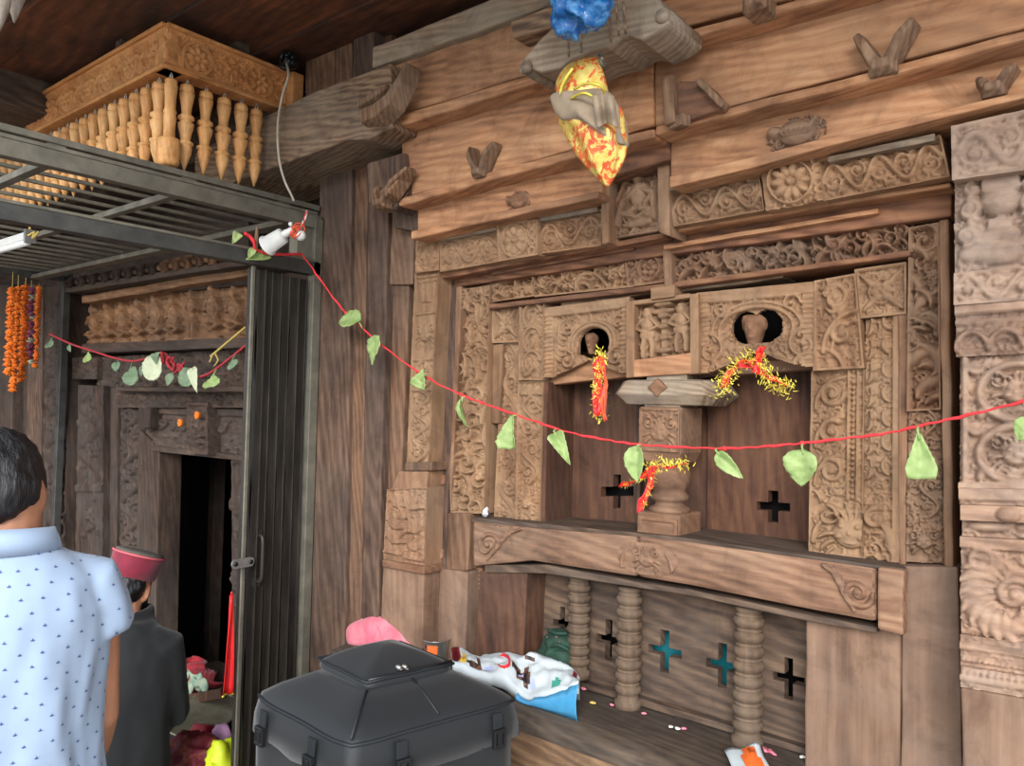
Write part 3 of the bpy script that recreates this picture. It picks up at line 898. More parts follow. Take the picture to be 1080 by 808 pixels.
def arch_foliage(flow0):
    def fn(R):
        h = 0.045
        R.arc(R.w * .5, R.h * -.55, R.h * 1.35, PI * .96, PI * .04, .006, .006, h * .7, 30, 1.0)
        n = int(13 * R.w / 0.1)
        for i in range(n):
            t = R.r.random(); cu = R.w * t; cv = R.h * R.r.uniform(.05, .85)
            L = R.h * R.r.uniform(.4, .8); a = PI * (.75 - .5 * t) + R.r.gauss(0, .5)
            R.leaf(cu, cv, L, L * R.r.uniform(.13, .2), a, h * R.r.uniform(.5, 1), R.r.choice((-1, 1)) * R.r.uniform(1, 2.2))
        for i in range(int(n / 5)):
            R.spiral(R.w * R.r.random(), R.h * R.r.uniform(.2, .8), R.h * .2, 1.2, R.r.uniform(0, 6), 1, R.h * .045, h)
        R.flat(0, R.w, R.h * .93, R.h, h * .8); R.flat(0, R.w, 0, R.h * .08, h * .8)
        R.rough(.003)
    return fn


carve('foliage_lintel', [(488, 306), (560, 288), (562, 312), (489, 322)], -0.015, 0.2, M['carved_tan'], win, arch_foliage(0), depth=0.045, res=0.0028, seed=21)
carve('foliage_lintel', [(560, 289), (657, 270), (660, 303), (562, 313)], -0.02, 0.2, M['carved_tan'], win, arch_foliage(0), depth=0.045, res=0.0028, seed=22)
carve('foliage_lintel', [(657, 271), (699, 261), (700, 297), (660, 303)], -0.03, 0.2, M['carved_brown'], win,
      lambda R: (R.arc(R.w * .6, R.h * .5, R.h * .36, 0, 6.28, .006, .006, .02, 20), R.rosette(R.w * .6, R.h * .5, R.h * .3, 5, .022, False), R.foliage(0, R.w * .3, 0, R.h, 8, .04, .02), R.border(.006, .015), R.rough(.003)), depth=0.024, res=0.0025, seed=23)
board('moulding', [(699, 262), (708, 260), (709, 302), (700, 303)], -0.04, 0.2, M['carved_brown_v'], win)
carve('foliage_lintel', [(708, 262), (854, 238), (858, 280), (709, 301)], -0.02, 0.2, M['carved_brown'], win, arch_foliage(0), depth=0.045, res=0.0028, seed=24)
carve('foliage_lintel', [(854, 240), (962, 225), (962, 265), (858, 281)], -0.02, 0.2, M['carved_brown'], win, arch_foliage(0), depth=0.045, res=0.0028, seed=25)
board('moulding', [(515, 321), (690, 300), (960, 264), (960, 270), (690, 306), (515, 326)], -0.03, 0.2, M['plank_brown'], win, wear=0)
board('lath', [(592, 316), (687, 303), (687, 310), (592, 325)], 0.01, 0.1, M['plank_grey'], win, 0.003)
board('lath', [(711, 301), (826, 285), (826, 293), (711, 309)], 0.01, 0.1, M['plank_grey'], win, 0.003)

# right upright with deep foliage
board('jamb', [(946, 330), (960, 328), (955, 600), (948, 600)], -0.0, 0.25, M['carved_brown_v'], win)
carve('foliage_border', [(958, 240), (990, 234), (992, 432), (956, 434)], -0.02, 0.22, M['carved_brown_v'], win, fol(7, 0.08, 0.038, PI / 2, 0.9), depth=0.038, seed=31)
carve('foliage_border', [(956, 434), (992, 432), (996, 596), (953, 594)], -0.02, 0.22, M['carved_brown_v'], win,
      lambda R: (R.vine(R.w * .3, R.w * .95, R.h * .3, R.h, 5, .022, False, 1.2), R.mask(R.w * .5, R.h * .14, R.w * .42, .026), R.flat(R.w * .97, R.w, 0, R.h, .02), R.rough(.003)), depth=0.026, seed=32)
board('frame_edge', [(990, 232), (1001, 230), (1006, 600), (996, 598)], -0.03, 0.25, M['carved_brown_v'], win)
board('base_panel', [(951, 597), (1011, 598), (1014, 830), (949, 830)], -0.03, 0.25, M['panel_pink'], win)

# --- inner panels
def square(R):
    h = .016
    R.border(.007, h)
    c = (R.w / 2, R.h / 2)
    for k in range(4):
        a = PI / 4 + k * PI / 2
        R.leaf(c[0], c[1], R.w * .6, R.w * .09, a, h, 0.0)
    R.rosette(c[0], c[1], R.w * .26, 6, h * 1.1)
    R.rough(.003)


carve('carved_square', [(519, 322), (547, 319), (547, 361), (519, 362)], -0.005, 0.15, M['carved_tan_v'], win, square, depth=.016, res=.0025)
board('plain_strip', [(519, 363), (530, 362), (526, 446), (517, 446)], 0.0, 0.15, M['carved_tan_v'], win)
carve('carved_upright', [(529, 362), (547, 361), (546, 560), (520, 558)], 0.008, 0.15, M['carved_tan_v'], win, vine(7, False, .014), depth=.015, seed=33)


def peacock(R):
    h = .016
    for k in range(3):
        c = R.h * (.82 - .31 * k)
        R.arc(R.w * .5, c, R.w * .36, PI * .1, PI * 1.2, R.w * .07, R.w * .05, h, 12, 1.2)
        R.spiral(R.w * .5, c, R.w * .25, 1.2, .5 + k, 1, R.w * .06, h)
        R.leaf(R.w * .2, c - R.h * .14, R.w * .7, R.w * .12, .5, h)
    R.border(.005, h); R.rough(.003)


carve('carved_upright', [(548, 320), (574, 317), (572.5, 401), (547, 401)], -0.015, 0.16, M['carved_tan_v'], win, peacock, depth=.016, res=.0025, seed=34)
# left pillar (deep) with carved front
carve('pillar', [(546, 402), (573, 401), (569, 553), (543, 551)], -0.005, 0.155, M['carved_tan_v'], win,
      lambda R: (R.flat(R.w * .1, R.w * .9, R.h * .9, R.h * .93, .014), R.vine(R.w * .1, R.w * .95, R.h * .28, R.h * .9, 4, .014, False), R.mask(R.w * .4, R.h * .14, R.w * .36, .014), R.border(.005, .012), R.rough(.003)), depth=.014, res=.0025, seed=35)

sd_ = MB(); a_, b_ = W(574, 403, 0.0), W(571, 552, 0.0)
sd_.prism([a_, b_, b_ + Vector((0, .145, 0)), a_ + Vector((0, .145, 0))], (.014, 0, 0))
sd_.build('pillar_side', M['panel_dark'], win)
# --- arch panels with a bust in the opening


def arch_panel(hole_fn, cu, cv, rw, rh):
    def fn(R):
        h = .020; w, hh = R.w, R.h
        # mitred frame on three sides, with short flutes
        fw = w * .10
        R.flat(0, fw, 0, hh, h); R.flat(w - fw, w, 0, hh, h); R.flat(0, w, hh - fw, hh, h)
        for k in range(9):
            u = w * (.14 + .09 * k)
            R.flat(u, u + w * .02, hh - fw * .85, hh - fw * .2, h * .55)
        for k in range(14):
            for s in (0, 1):
                q = R.win((w - fw) if s else 0, w if s else fw, hh * (.1 + .058 * k), hh * (.1 + .058 * k) + .004)
                if q: R.H[q[0]] = np.minimum(R.H[q[0]], h * .65)
        R.flat(fw * 1.15, fw * 1.3, 0, hh - fw * 1.2, h * .5)
        # lobed hood around the opening
        for g, r_ in ((1.18, .007), (1.42, .006)):
            R.arc(cu * w, cv * hh, rw * w * g, -.35, PI + .35, r_, r_, h * .95, 26, (rh * hh) / (rw * w))
        for s in (-1, 1):
            R.spiral(cu * w + s * rw * w * 1.5, cv * hh - rh * hh * .95, rw * w * .5, 1.2, PI / 2, s, .007, h * 1.1)
            R.spiral(cu * w + s * w * .3, cv * hh + rh * hh * 1.2, w * .08, 1.3, 0, s, .005, h)
            for k in range(6):
                R.leaf(cu * w + s * rw * w * 1.75, cv * hh + rh * hh * (.8 - .35 * k), w * .14, w * .03, PI / 2 - s * (1.1 + .1 * k), h * .85, s)
            R.stroke([(cu * w + s * w * .16, hh * .16), (cu * w + s * w * .3, hh * .1), (cu * w + s * w * .38, hh * .16)], .010, .008, h)
            R.spiral(cu * w + s * w * .38, hh * .1, w * .06, 1.1, PI / 2, s, .006, h * 1.1)
        R.leaf(cu * w, cv * hh + rh * hh * 1.4, hh * .12, .008, PI / 2, h)
        R.rough(.003)
    return fn


def bust(at, s, parent):
    """carved head with shoulders leaning out of the opening; at = base centre"""
    mb = MB(); x, y, z = at
    mb.lathe([(s * .16, 0), (s * .22, s * .18), (s * .30, s * .42), (s * .36, s * .62), (s * .38, s * .78), (s * .30, s * .94), (s * .14, s)], at, 14)
    mb.ell((x, y - s * .33, z + s * .62), (s * .07, s * .1, s * .12))
    for sg in (-1, 1):
        mb.ell((x + sg * s * .38, y, z + s * .72), (s * .07, s * .12, s * .16))
        mb.ell((x + sg * s * .15, y - s * .3, z + s * .74), (s * .08, s * .06, s * .05))
        mb.tube([(x + sg * s * .1, y - s * .12, z + s * .95), (x + sg * s * .3, y - s * .2, z + s * .93), (x + sg * s * .42, y - s * .05, z + s * .82)], s * .06, 8)
    mb.ell((x, y - s * .29, z + s * .38), (s * .13, s * .07, s * .04))
    vs, ns, fs = remesh(mb, s * .045, 3)
    for v in vs: v.x = x + (v.x - x) * .78
    return MB().add(vs, fs, True).build('bust', M['carved_brown'], parent, fix=False)


def hA(u, v):
    body = ((u - .575) / .185) ** 2 + ((v - .47) / .20) ** 2 < 1
    foot = (abs(u - .575) < .185) & (v > .33) & (v < .47)
    low = v < .06 + .20 * np.clip(1 - abs(u - .52) / .42, 0, 1) ** 1.2
    return (body | foot) | low


def hB(u, v):
    l = ((u - .42) / .13) ** 2 + ((v - .55) / .19) ** 2 < 1
    r = ((u - .60) / .14) ** 2 + ((v - .55) / .19) ** 2 < 1
    mid = (abs(u - .51) < .12) & (v > .36) & (v < .56)
    low = v < .05 + .22 * np.clip(1 - abs(u - .52) / .42, 0, 1) ** 1.2
    return l | r | mid | low


A1 = [(574, 325), (664, 313), (661, 398), (573, 403)]
A2 = [(735, 309), (858, 297), (858, 391), (736, 398)]
a1 = carve('arch_panel', A1, -0.012, 0.03, M['carved_tan'], win, arch_panel(hA, .575, .46, .19, .2), depth=.02, res=.0022, hole=hA, seed=41)
a2 = carve('arch_panel', A2, -0.012, 0.03, M['carved_tan'], win, arch_panel(hB, .515, .52, .27, .22), depth=.02, res=.0026, hole=hB, seed=42)
q = W(624, 372, 0.035); bust((q.x, q.y, q.z - .005), .066, a1)
q = W(796, 366, 0.03); bust((q.x, q.y, q.z - .012), .098, a2)
board('cross_beam', [(575, 386), (664, 370), (664, 397), (575, 406)], 0.03, 0.05, M['plank_orange'], win, 0.004)
board('cross_beam', [(738, 386), (858, 376), (858, 389), (738, 398)], 0.05, 0.05, M['carved_brown'], win, 0.004)


# --- central panel with three figures
def trio(R):
    h = .036
    R.figure(R.w * .22, R.h * .02, R.h * .92, h, False, 0, 1.35)
    R.figure(R.w * .81, R.h * .06, R.h * .88, h, False, 0, 1.3)
    R.flat(R.w * .47, R.w * .56, R.h * .02, R.h * .98, h * .7)
    for v, r_ in ((.95, .16), (.82, .20), (.74, .10), (.55, .09), (.35, .09), (.12, .14)):
        R.blob(R.w * .52, R.h * v, R.w * r_, R.h * .055, h * 1.05, 0, h * .8)
    R.foliage(0, R.w, 0, R.h * .12, 8, .02, .015)
    R.rough(.003)


carve('figure_relief', [(668, 322), (727, 313), (729, 373), (668, 380)], -0.022, 0.1, M['carved_tan_v'], win, trio, depth=.036, res=.0020, seed=51)
board('panel_frame', [(660, 318), (669, 317), (669, 398), (660, 399)], -0.03, 0.1, M['carved_tan_v'], win, 0.003, .001)
board('panel_frame', [(727, 310), (736, 309), (737, 394), (728, 395)], -0.03, 0.1, M['carved_tan_v'], win, 0.003, .001)
board('panel_frame', [(668, 317), (728, 309), (728, 314), (668, 322)], -0.03, 0.1, M['carved_tan'], win, 0.003, .001)
board('panel_frame', [(668, 380), (729, 372), (729, 394), (668, 398)], -0.03, 0.1, M['plank_orange'], win, 0.003, .001)
board('top_block', [(686, 304), (711, 300), (711, 313), (686, 316)], -0.04, 0.1, M['carved_tan'], win, 0.003, .001)

# --- right jamb panels
carve('carved_square', [(901, 284), (956, 276), (956, 331), (905, 336)], -0.005, 0.15, M['carved_tan'], win, square, depth=.018, res=.0025, seed=52)
carve('carved_upright', [(858, 296), (902, 288), (911, 388), (857, 391)], -0.015, 0.16, M['carved_tan_v'], win,
      lambda R: (R.arc(R.w * .9, R.h * .2, R.w * .7, PI * .45, PI * 1.0, .008, .008, .018, 14, 1.2), R.arc(R.w * .9, R.h * .2, R.w * .52, PI * .45, PI, .005, .005, .016, 14, 1.2),
                 R.spiral(R.w * .6, R.h * .38, R.w * .25, 1.4, 1, 1, .009, .018), R.spiral(R.w * .5, R.h * .78, R.w * .3, 1.4, 2, -1, .010, .020), R.foliage(R.w * .1, R.w * .8, R.h * .55, R.h * .95, 14, .04, .018),
                 R.arc(R.w * .1, 0, R.w * .5, 0, PI * .5, .008, .008, .016, 10), R.border(.006, .014), R.rough(.003)), depth=.018, res=.0025, seed=53)


carve('pillar', [(855, 391), (911, 388), (909, 589), (852, 582)], 0.0, 0.15, M['carved_tan_v'], win,
      lambda R: (R.flat(R.w * .86, R.w * .9, R.h * .3, R.h, .016), R.flat(R.w * .70, R.w * .73, R.h * .3, R.h, .016), R.dots((R.w * .80, R.h * .3), (R.w * .80, R.h), 24, .006, .017),
                 [(R.spiral(R.w * .4, R.h * (.87 - .21 * k), R.w * .24, 1.5, k, 1 if k % 2 else -1, .009, .018), R.arc(R.w * .6, R.h * (.80 - .21 * k), R.w * .5, PI * .5, PI * 1.02, .008, .006, .017, 12, 1.1), R.foliage(0, R.w * .6, R.h * (.72 - .21 * k), R.h * (.8 - .21 * k), 7, .03, .014)) for k in range(3)],
                 R.mask(R.w * .78, R.h * .13, R.w * .62, .024), R.arc(R.w * .8, R.h * .06, R.w * .72, PI * .45, PI, .008, .008, .018, 16, .9), R.pit(R.w * .45, R.h * .18, .014, .018, .02), R.border(.005, .012), R.rough(.003)), depth=.018, res=.0026, seed=54)
carve('pillar', [(911, 337), (949, 332), (948, 594), (909, 589)], 0.0, 0.15, M['carved_tan_v'], win,
      lambda R: ([(R.leaf(R.w * .1, R.h * (.93 - .1 * k), R.w * .6, R.w * .1, .9, .017, .8), R.leaf(R.w * .7, R.h * (.95 - .1 * k), R.w * .5, R.w * .09, 2.4, .015, -.8), R.pit(R.w * .3, R.h * (.97 - .1 * k), R.w * .09, R.w * .09, .012), R.pit(R.w * .6, R.h * (.92 - .1 * k), R.w * .07, R.w * .08, .010)) for k in range(7)],
                 R.spiral(R.w * .35, R.h * .17, R.w * .3, 1.3, 1.5, 1, .010, .022), R.arc(-R.w * .1, R.h * .05, R.w * .85, 0, PI * .5, .009, .009, .018, 14, 1.2), R.foliage(0, R.w * .7, 0, R.h * .12, 12, .04, .018), R.flat(R.w * .78, R.w, 0, R.h, .013), R.rough(.003)), depth=.018, res=.0026, seed=55)

# --- smooth back panels with cross-shaped openings
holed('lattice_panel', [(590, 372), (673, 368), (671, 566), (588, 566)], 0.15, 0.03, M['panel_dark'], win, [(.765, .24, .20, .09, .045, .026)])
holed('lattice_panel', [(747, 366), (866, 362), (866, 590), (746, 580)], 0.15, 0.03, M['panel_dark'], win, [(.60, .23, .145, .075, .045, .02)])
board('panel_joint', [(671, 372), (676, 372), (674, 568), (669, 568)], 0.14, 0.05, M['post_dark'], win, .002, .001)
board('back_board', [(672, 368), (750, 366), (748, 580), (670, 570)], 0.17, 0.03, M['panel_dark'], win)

# --- the free-standing pillar in the middle
pc = W(703, 565, 0.02)
PX0 = (W(671, 568, -0.03).x + W(717, 571, -0.03).x) / 2


def zz(py, y=-0.03): return W(695, py, y).z


pm = MB()
hw = (W(716, 560, -0.03).x - W(671, 560, -0.03).x) / 2
yc = -0.03 + hw
pm.box((PX0, yc, (zz(569) + zz(541)) / 2), (2 * hw, 2 * hw, zz(541) - zz(569)))
PL = thing('pillar', None, None, (0, 0, 0)); PL.parent = win; PL.location = Vector((PX0, yc, zz(569))) - wloc(win)
b = pm.build('plinth', M['carved_brown'], PL, 0.006)
carve('plinth_panel', None, 0, 0.004, M['carved_brown'], PL, lambda R: (R.border(.012, .008), R.rough(.002)), depth=.008, res=.0025,
      pts=[Vector((PX0 - hw * .92, yc - hw - .004, zz(546))), Vector((PX0 + hw * .92, yc - hw - .004, zz(546))), Vector((PX0 + hw * .92, yc - hw - .004, zz(566))), Vector((PX0 - hw * .92, yc - hw - .004, zz(566)))])
prof = []
for py, r in ((541, .95), (537, .88), (535, .70), (532, .62), (530, .68), (528, .84), (524, .86), (521, .74), (518, .70), (515, .80), (507, .93), (499, .92), (495, .78), (492, .74), (489, .84), (486, .86), (483, .78), (478, .9)):
    prof.append((hw * .95 * r, zz(py) - zz(541)))
MB().lathe(prof, (PX0, yc, zz(541)), 24).build('turned_shaft', M['carved_brown'], PL)
bm_ = MB(); h2 = hw * .98
bm_.loft([[Vector((PX0 + a * h2 * k, yc + b_ * h2 * k, z)) for a, b_ in ((-1, -1), (1, -1), (1, 1), (-1, 1))] for k, z in ((.78, zz(489)), (1, zz(477)), (1, zz(429)))], True, False)
bm_.build('block', M['carved_brown'], PL, 0.004)
carve('block_face', None, 0, 0.004, M['carved_brown_v'], PL, lambda R: (R.border(.006, .010), R.mask(R.w / 2, R.h * .45, R.w * .42, .012), R.foliage(R.w * .1, R.w * .9, R.h * .65, R.h * .95, 8, .03, .011), R.rough(.003)), depth=.010, res=.0022,
      pts=[Vector((PX0 - h2 * .96, yc - h2 - .006, zz(431))), Vector((PX0 + h2 * .96, yc - h2 - .006, zz(431))), Vector((PX0 + h2 * .96, yc - h2 - .006, zz(476))), Vector((PX0 - h2 * .96, yc - h2 - .006, zz(476)))])
# capital: chamfered slab with a diamond boss
cx0, cx1 = W(646, 410, -0.03).x, W(756, 410, -0.03).x
cm = (cx0 + cx1) / 2; ch = (cx1 - cx0) / 2
z0, z1, z2 = zz(427), zz(416), zz(402)
cap = MB()
cap.box((PX0, yc, zz(428) + .004), (hw * 1.7, hw * 1.7, .014))
rings = []
for z, kx, ky, yy in ((z0, .82, .062, 0), (z1, 1.0, .085, 0), (z2, .86, .07, 0), (z2 + .004, .80, .06, 0)):
    rings.append([Vector((cm + a * ch * kx, yc + b_ * ky, z)) for a, b_ in ((-1, -.6), (-.84, -1), (.84, -1), (1, -.6), (1, 1), (-1, 1))])
cap.loft(rings, True, False)
cap.box((PX0 + .01, yc, z2 + .014), (hw * 1.9, hw * 1.6, .022))
cap.build('capital', M['bracket_grey'], PL, 0.003)
d = MB(); dz = (z1 + z2) / 2
c0 = Vector((W(683, 411, -0.1).x, yc - .083, dz))
d.loft([[c0 + Vector((a * .030 * k, o, b_ * .026 * k)) for a, b_ in ((-1, 0), (0, -1), (1, 0), (0, 1))] for k, o in ((1, .012), (1, -.004), (.6, -.008))], True, False)
d.build('diamond_boss', M['carved_brown'], PL, 0.002)

# --- projecting sill rail
SY = -0.06
sill = thing('sill_rail', None, None); sill.parent = win; sill.location = W(700, 615, SY) - wloc(win)
board('rail_board', [(498, 549), (560, 556), (672, 565), (672, 609), (560, 592), (498, 598)], SY, 0.14, M['sill'], sill, 0.012, 0)
board('rail_board', [(672, 565), (720, 570), (925, 598.7), (925, 657), (850, 643), (727, 618), (672, 609)], SY, 0.14, M['sill'], sill, 0.012, 0)
board('end_block', [(925, 598), (953, 602), (952, 671), (925, 664)], SY - .01, 0.15, M['sill'], sill, 0.006)
board('sill_top', [(498, 546), (672, 562), (720, 567), (953, 600), (953, 604), (720, 571.5), (672, 566.5), (498, 550.5)], SY + .004, 0.26, M['lattice'], sill, 0.002, 0)
board('moulding', [(511, 596), (576, 596), (672, 614), (727, 622), (850, 648), (925, 662), (925, 668), (850, 655), (727, 628), (672, 620), (576, 605), (511, 604)], SY + .012, 0.12, M['lattice'], sill, 0.003, 0)


def endscroll(flip):
    def fn(R):
        s = -1 if flip else 1
        X = (lambda u: R.w * (1 - u)) if flip else (lambda u: R.w * u)
        R.spiral(X(.35), R.h * .45, R.h * .34, 1.5, 0, s, .008, .012)
        for k in range(4):
            R.leaf(X(.55 + .06 * k), R.h * (.2 + .16 * k), R.w * .3, R.w * .045, (0.9 if not flip else PI - .9), .012, s * .9)
        R.stroke([(X(.95), R.h * .95), (X(.7), R.h * .75), (X(.66), R.h * .4), (X(.45), R.h * .06)], .008, .006, .012)
        R.rough(.002)
    return fn


carve('carved_scroll', [(500, 551), (552, 557), (530, 592), (500, 594)], SY - .006, 0.02, M['sill'], sill, endscroll(False), chisel=False, depth=.008, res=.002, seed=61)
carve('carved_scroll', [(866, 594), (922, 602), (922, 650), (876, 642)], SY - .006, 0.02, M['sill'], sill, endscroll(True), depth=.008, res=.002, seed=62)


def railface(R):
    R.mask(R.w / 2, R.h * .5, R.h * .5, .010)
    for sg in (-1, 1):
        R.leaf(R.w * (.5 + sg * .42), R.h * .1, R.h * .7, .008, PI / 2, .010, sg * .5)
    R.rough(.002)


carve('carved_face', [(648, 570), (714, 576), (714, 611), (652, 603)], SY - .006, 0.02, M['sill'], sill, railface, depth=.006, res=.002, seed=63, hole=lambda u, v: ((u - .5) / .5) ** 2 + ((v - .5) / .56) ** 2 > 1)

# --- below the sill
lp = board('base_panel', [(506, 602), (556, 603), (552, 700), (500, 700)], -0.04, 0.14, M['panel_dark'], win)
LQ = [(570, 596), (862, 640), (862, 835), (566, 745)]
TLq, TRq, BRq, BLq = [W(a, b_, 0.06) for a, b_ in LQ]


def uvq(px, py):
    p = W(px, py, 0.06)
    u = (p.x - (TLq.x + BLq.x) / 2) / ((TRq.x + BRq.x) / 2 - (TLq.x + BLq.x) / 2)
    zb = BLq.z + (BRq.z - BLq.z) * u; zt = TLq.z + (TRq.z - TLq.z) * u
    return u, (p.z - zb) / (zt - zb)


def cross(px, py, w, h):
    u, v = uvq(px, py); u2, _ = uvq(px + w / 2, py); _, v2 = uvq(px, py - h / 2)
    return (u, v, u2 - u, v2 - v, (u2 - u) * .27, (v2 - v) * .2)


holed('lattice_panel', LQ, 0.06, 0.03, M['lattice'], win,
      [cross(593, 658, 20, 36), cross(642, 675, 27, 43), cross(701, 687, 36, 45), cross(762, 702, 35, 47), cross(832, 716, 34, 44)])
board('base_panel', [(850, 652), (951, 668), (949, 835), (848, 835)], -0.02, 0.12, M['panel_pink'], win)
for (px0, py0, px1, py1, wpx) in ((614, 609, 609, 714, 25), (665, 619, 662, 747, 27), (792, 640, 788, 788, 30)):
    a, b_ = W(px0, py0, 0.015), W(px1, py1, 0.015)
    zt, zb = a.z, b_.z; r = wpx / 2 / F * (b_ - CAM).length * .97
    L = zt - zb; n = 8; prof = [(r * 1.0, 0), (r * 1.0, L * .07), (r * .78, L * .085), (r * .78, L * .11)]
    for k in range(n):
        z = L * (.12 + .84 * k / n); s = L * .84 / n
        prof += [(r * .74, z), (r * .86, z + s * .12), (r * .96, z + s * .3), (r * .98, z + s * .5), (r * .9, z + s * .66), (r * .72, z + s * .72), (r * .84, z + s * .8), (r * .84, z + s * .9), (r * .72, z + s * .97)]
    prof += [(r * .8, L * .965), (r * .9, L)]
    MB().lathe(prof, (b_.x, 0.015, zb), 20).build('baluster', M['baluster'], win)
# black plank behind the cross openings, its colour standing in for shade
board('recess_back', [(480, 300), (960, 230), (960, 860), (480, 860)], 0.26, 0.03, M['soot_shade'], win, 0, 0)

# --- teal cloth seen through the lower cross openings
tc = MB(); G = []
for j in range(8):
    row = []
    for i in range(14):
        p = W(676 + 118 * i / 13, 664 + 62 * j / 7, 0.13); p.y += .012 * math.sin(i * 1.4 + j * .5)
        row.append(p)
    G.append(row)
o = tc.grid(G).build('hanging_cloth', M['teal_cloth'], None, solid=.002)
tag(o, 'teal cloth behind the two middle cross-shaped openings below the sill', 'cloth')

# =====================================================================  BEAMS ABOVE
def run_on(q, px_end=1500):
    """let a beam that leaves the frame at 1085 run on along its own edges"""
    out = []
    for i, (x, y) in enumerate(q):
        if x == 1085:
            for x2, y2 in (q[i - 1], q[(i + 1) % len(q)]):
                if x2 != 1085: break
            y = y + (y2 - y) / (x2 - x) * (px_end - x); x = px_end
        out.append((x, y))
    return out


def beam(name, label, parts):
    t = thing(name, label, 'beam', W(*parts[0][0][0], parts[0][1])); t['kind'] = ST
    for q, y, th, m, bv, pn in parts:
        q = run_on(q)
        board(pn, q, y, th, m, t, bv, 0.004 if len(q) == 4 else 0)
    return t


# small upright boards and plank above the broad beam
t = beam('trim_1', 'short upright boards filling the gap under the ceiling planks', [
    ([(322, 40), (371, 28), (371, 110), (322, 120)], -0.22, 0.1, M['post_mid'], .005, 'board'),
    ([(372, 28), (394, 20), (394, 92), (372, 100)], -0.23, 0.1, M['post_dark'], .005, 'board'),
    ([(394, 20), (412, 12), (412, 60), (394, 70)], -0.18, 0.1, M['panel_dark'], .005, 'board')])
t = beam('trim_2', 'pale grey uppermost plank of the beam stack, nearest the ceiling', [
    ([(392, 50), (660, -60), (660, -22), (391, 72)], -0.30, 0.25, M['plank_grey'], .008, 'plank'),
    ([(538, 22), (600, -2), (600, 22), (540, 41)], -0.34, 0.2, M['plank_grey'], .008, 'plank'),
    ([(600, -30), (1085, -200), (1085, -110), (600, 22)], -0.30, 0.25, M['plank_orange'], .008, 'plank')])
t = beam('trim_3', 'broad orange beam with a rounded lower edge and grey weathered left end', [
    ([(412, 62), (690, -28), (690, 38), (412, 124)], -0.27, 0.4, M['plank_orange'], .006, 'plank'),
    ([(690, -28), (1085, -160), (1085, -72), (690, 37)], -0.27, 0.4, M['plank_orange'], .006, 'plank'),
    ([(412, 121), (700, 38), (700, 47), (412, 134)], -0.295, 0.4, M['plank_orange'], .008, 'rounded_edge'),
    ([(700, 38), (1085, -72), (1085, -60), (700, 47)], -0.295, 0.4, M['plank_orange'], .008, 'rounded_edge')])
# the squared grey end of the broad beam, running out over the gate
e0 = MB(); ys = -0.33
e0.prism([W(205, 162, ys), W(270, 127, ys), W(330, 97, ys), W(412, 66, ys), W(414, 134, ys), W(388, 147, ys), W(366, 148, ys), W(278, 180, ys), W(205, 207, ys)], (0, 0.36, 0))
e0.build('beam_end', M['beam_end'], t, .007)
bt3 = t
t = beam('trim_4', 'second orange beam carrying the forked pegs, below the broad beam', [
    ([(424, 128), (690, 52), (690, 134), (424, 208)], -0.22, 0.4, M['plank_orange'], .006, 'plank'),
    ([(690, 52), (1085, -58), (1085, 30), (690, 133)], -0.22, 0.4, M['plank_orange'], .006, 'plank'),
    ([(386, 172), (426, 160), (430, 206), (414, 222), (388, 214)], -0.24, 0.4, M['post_dark'], .008, 'end_block'),
    ([(420, 208), (690, 133), (690, 143), (420, 217)], -0.24, 0.4, M['plank_orange'], .008, 'rounded_edge'),
    ([(690, 133), (1085, 30), (1085, 41), (690, 143)], -0.24, 0.4, M['plank_orange'], .008, 'rounded_edge')])
bt4 = t
t = beam('trim_5', 'third narrower orange beam just above the carved band', [
    ([(440, 217), (634, 163), (634, 210), (440, 250)], -0.165, 0.4, M['plank_orange'], .008, 'plank'),
    ([(634, 160), (706, 142), (706, 170), (634, 190)], -0.17, 0.4, M['plank_brown'], .008, 'plank'),
    ([(706, 142), (1085, 42), (1085, 104), (706, 190)], -0.165, 0.4, M['plank_orange'], .008, 'plank'),
    ([(433, 243), (631, 201), (631, 209), (433, 252)], -0.195, 0.4, M['plank_orange'], .006, 'rounded_edge'),
    ([(706, 186), (790, 166), (874, 144), (1085, 94), (1085, 102), (874, 154), (790, 178), (706, 198)], -0.195, 0.4, M['plank_orange'], .005, 'rounded_edge'),
    ([(414, 214), (442, 212), (444, 246), (414, 240)], -0.15, 0.3, M['post_dark'], .006, 'end_block')])
bt5 = t


def forked_peg(tl, tr, bot, y, out, parent, w=.03):
    """the two splayed prongs of a peg that locks the beams"""
    mb = MB()
    b0 = W(*bot, y)
    for s, q in ((-1, tl), (1, tr)):
        top = W(q[0], q[1], y - out)
        p0 = b0 + Vector((s * w * .35, -out * .35, 0))
        d_ = (top - p0); n = d_.cross(Vector((0, 1, 0))).normalized()
        ring0 = [p0 + n * w * .55 + Vector((0, .02, 0)), p0 - n * w * .55 + Vector((0, .02, 0)), p0 - n * w * .4 + Vector((0, -.025, 0)), p0 + n * w * .4 + Vector((0, -.025, 0))]
        mid = p0 + d_ * .55
        ring1 = [mid + n * w * .5 + Vector((0, out * .6, 0)), mid - n * w * .5 + Vector((0, out * .6, 0)), mid - n * w * .3 + Vector((0, -.03, 0)), mid + n * w * .3 + Vector((0, -.03, 0))]
        ring2 = [top + n * w * .42 + Vector((0, out * .9, 0)), top - n * w * .42 + Vector((0, out * .9, 0)), top - n * w * .22, top + n * w * .22]
        mb.loft([ring0, ring1, ring2], True, False)
    c = b0 + Vector((0, -.012, -.004))
    mb.loft([[c + Vector((a * w * .95 * k, o, b_ * w * .55 * k + dz)) for a, b_ in ((-1, -1), (1, -1), (1, 1), (-1, 1))] for k, o, dz in ((1.0, .05, 0), (1, -.02, 0), (.6, -.04, .004))], True, False)
    return mb.build('forked_peg', M['peg'], parent, .004)


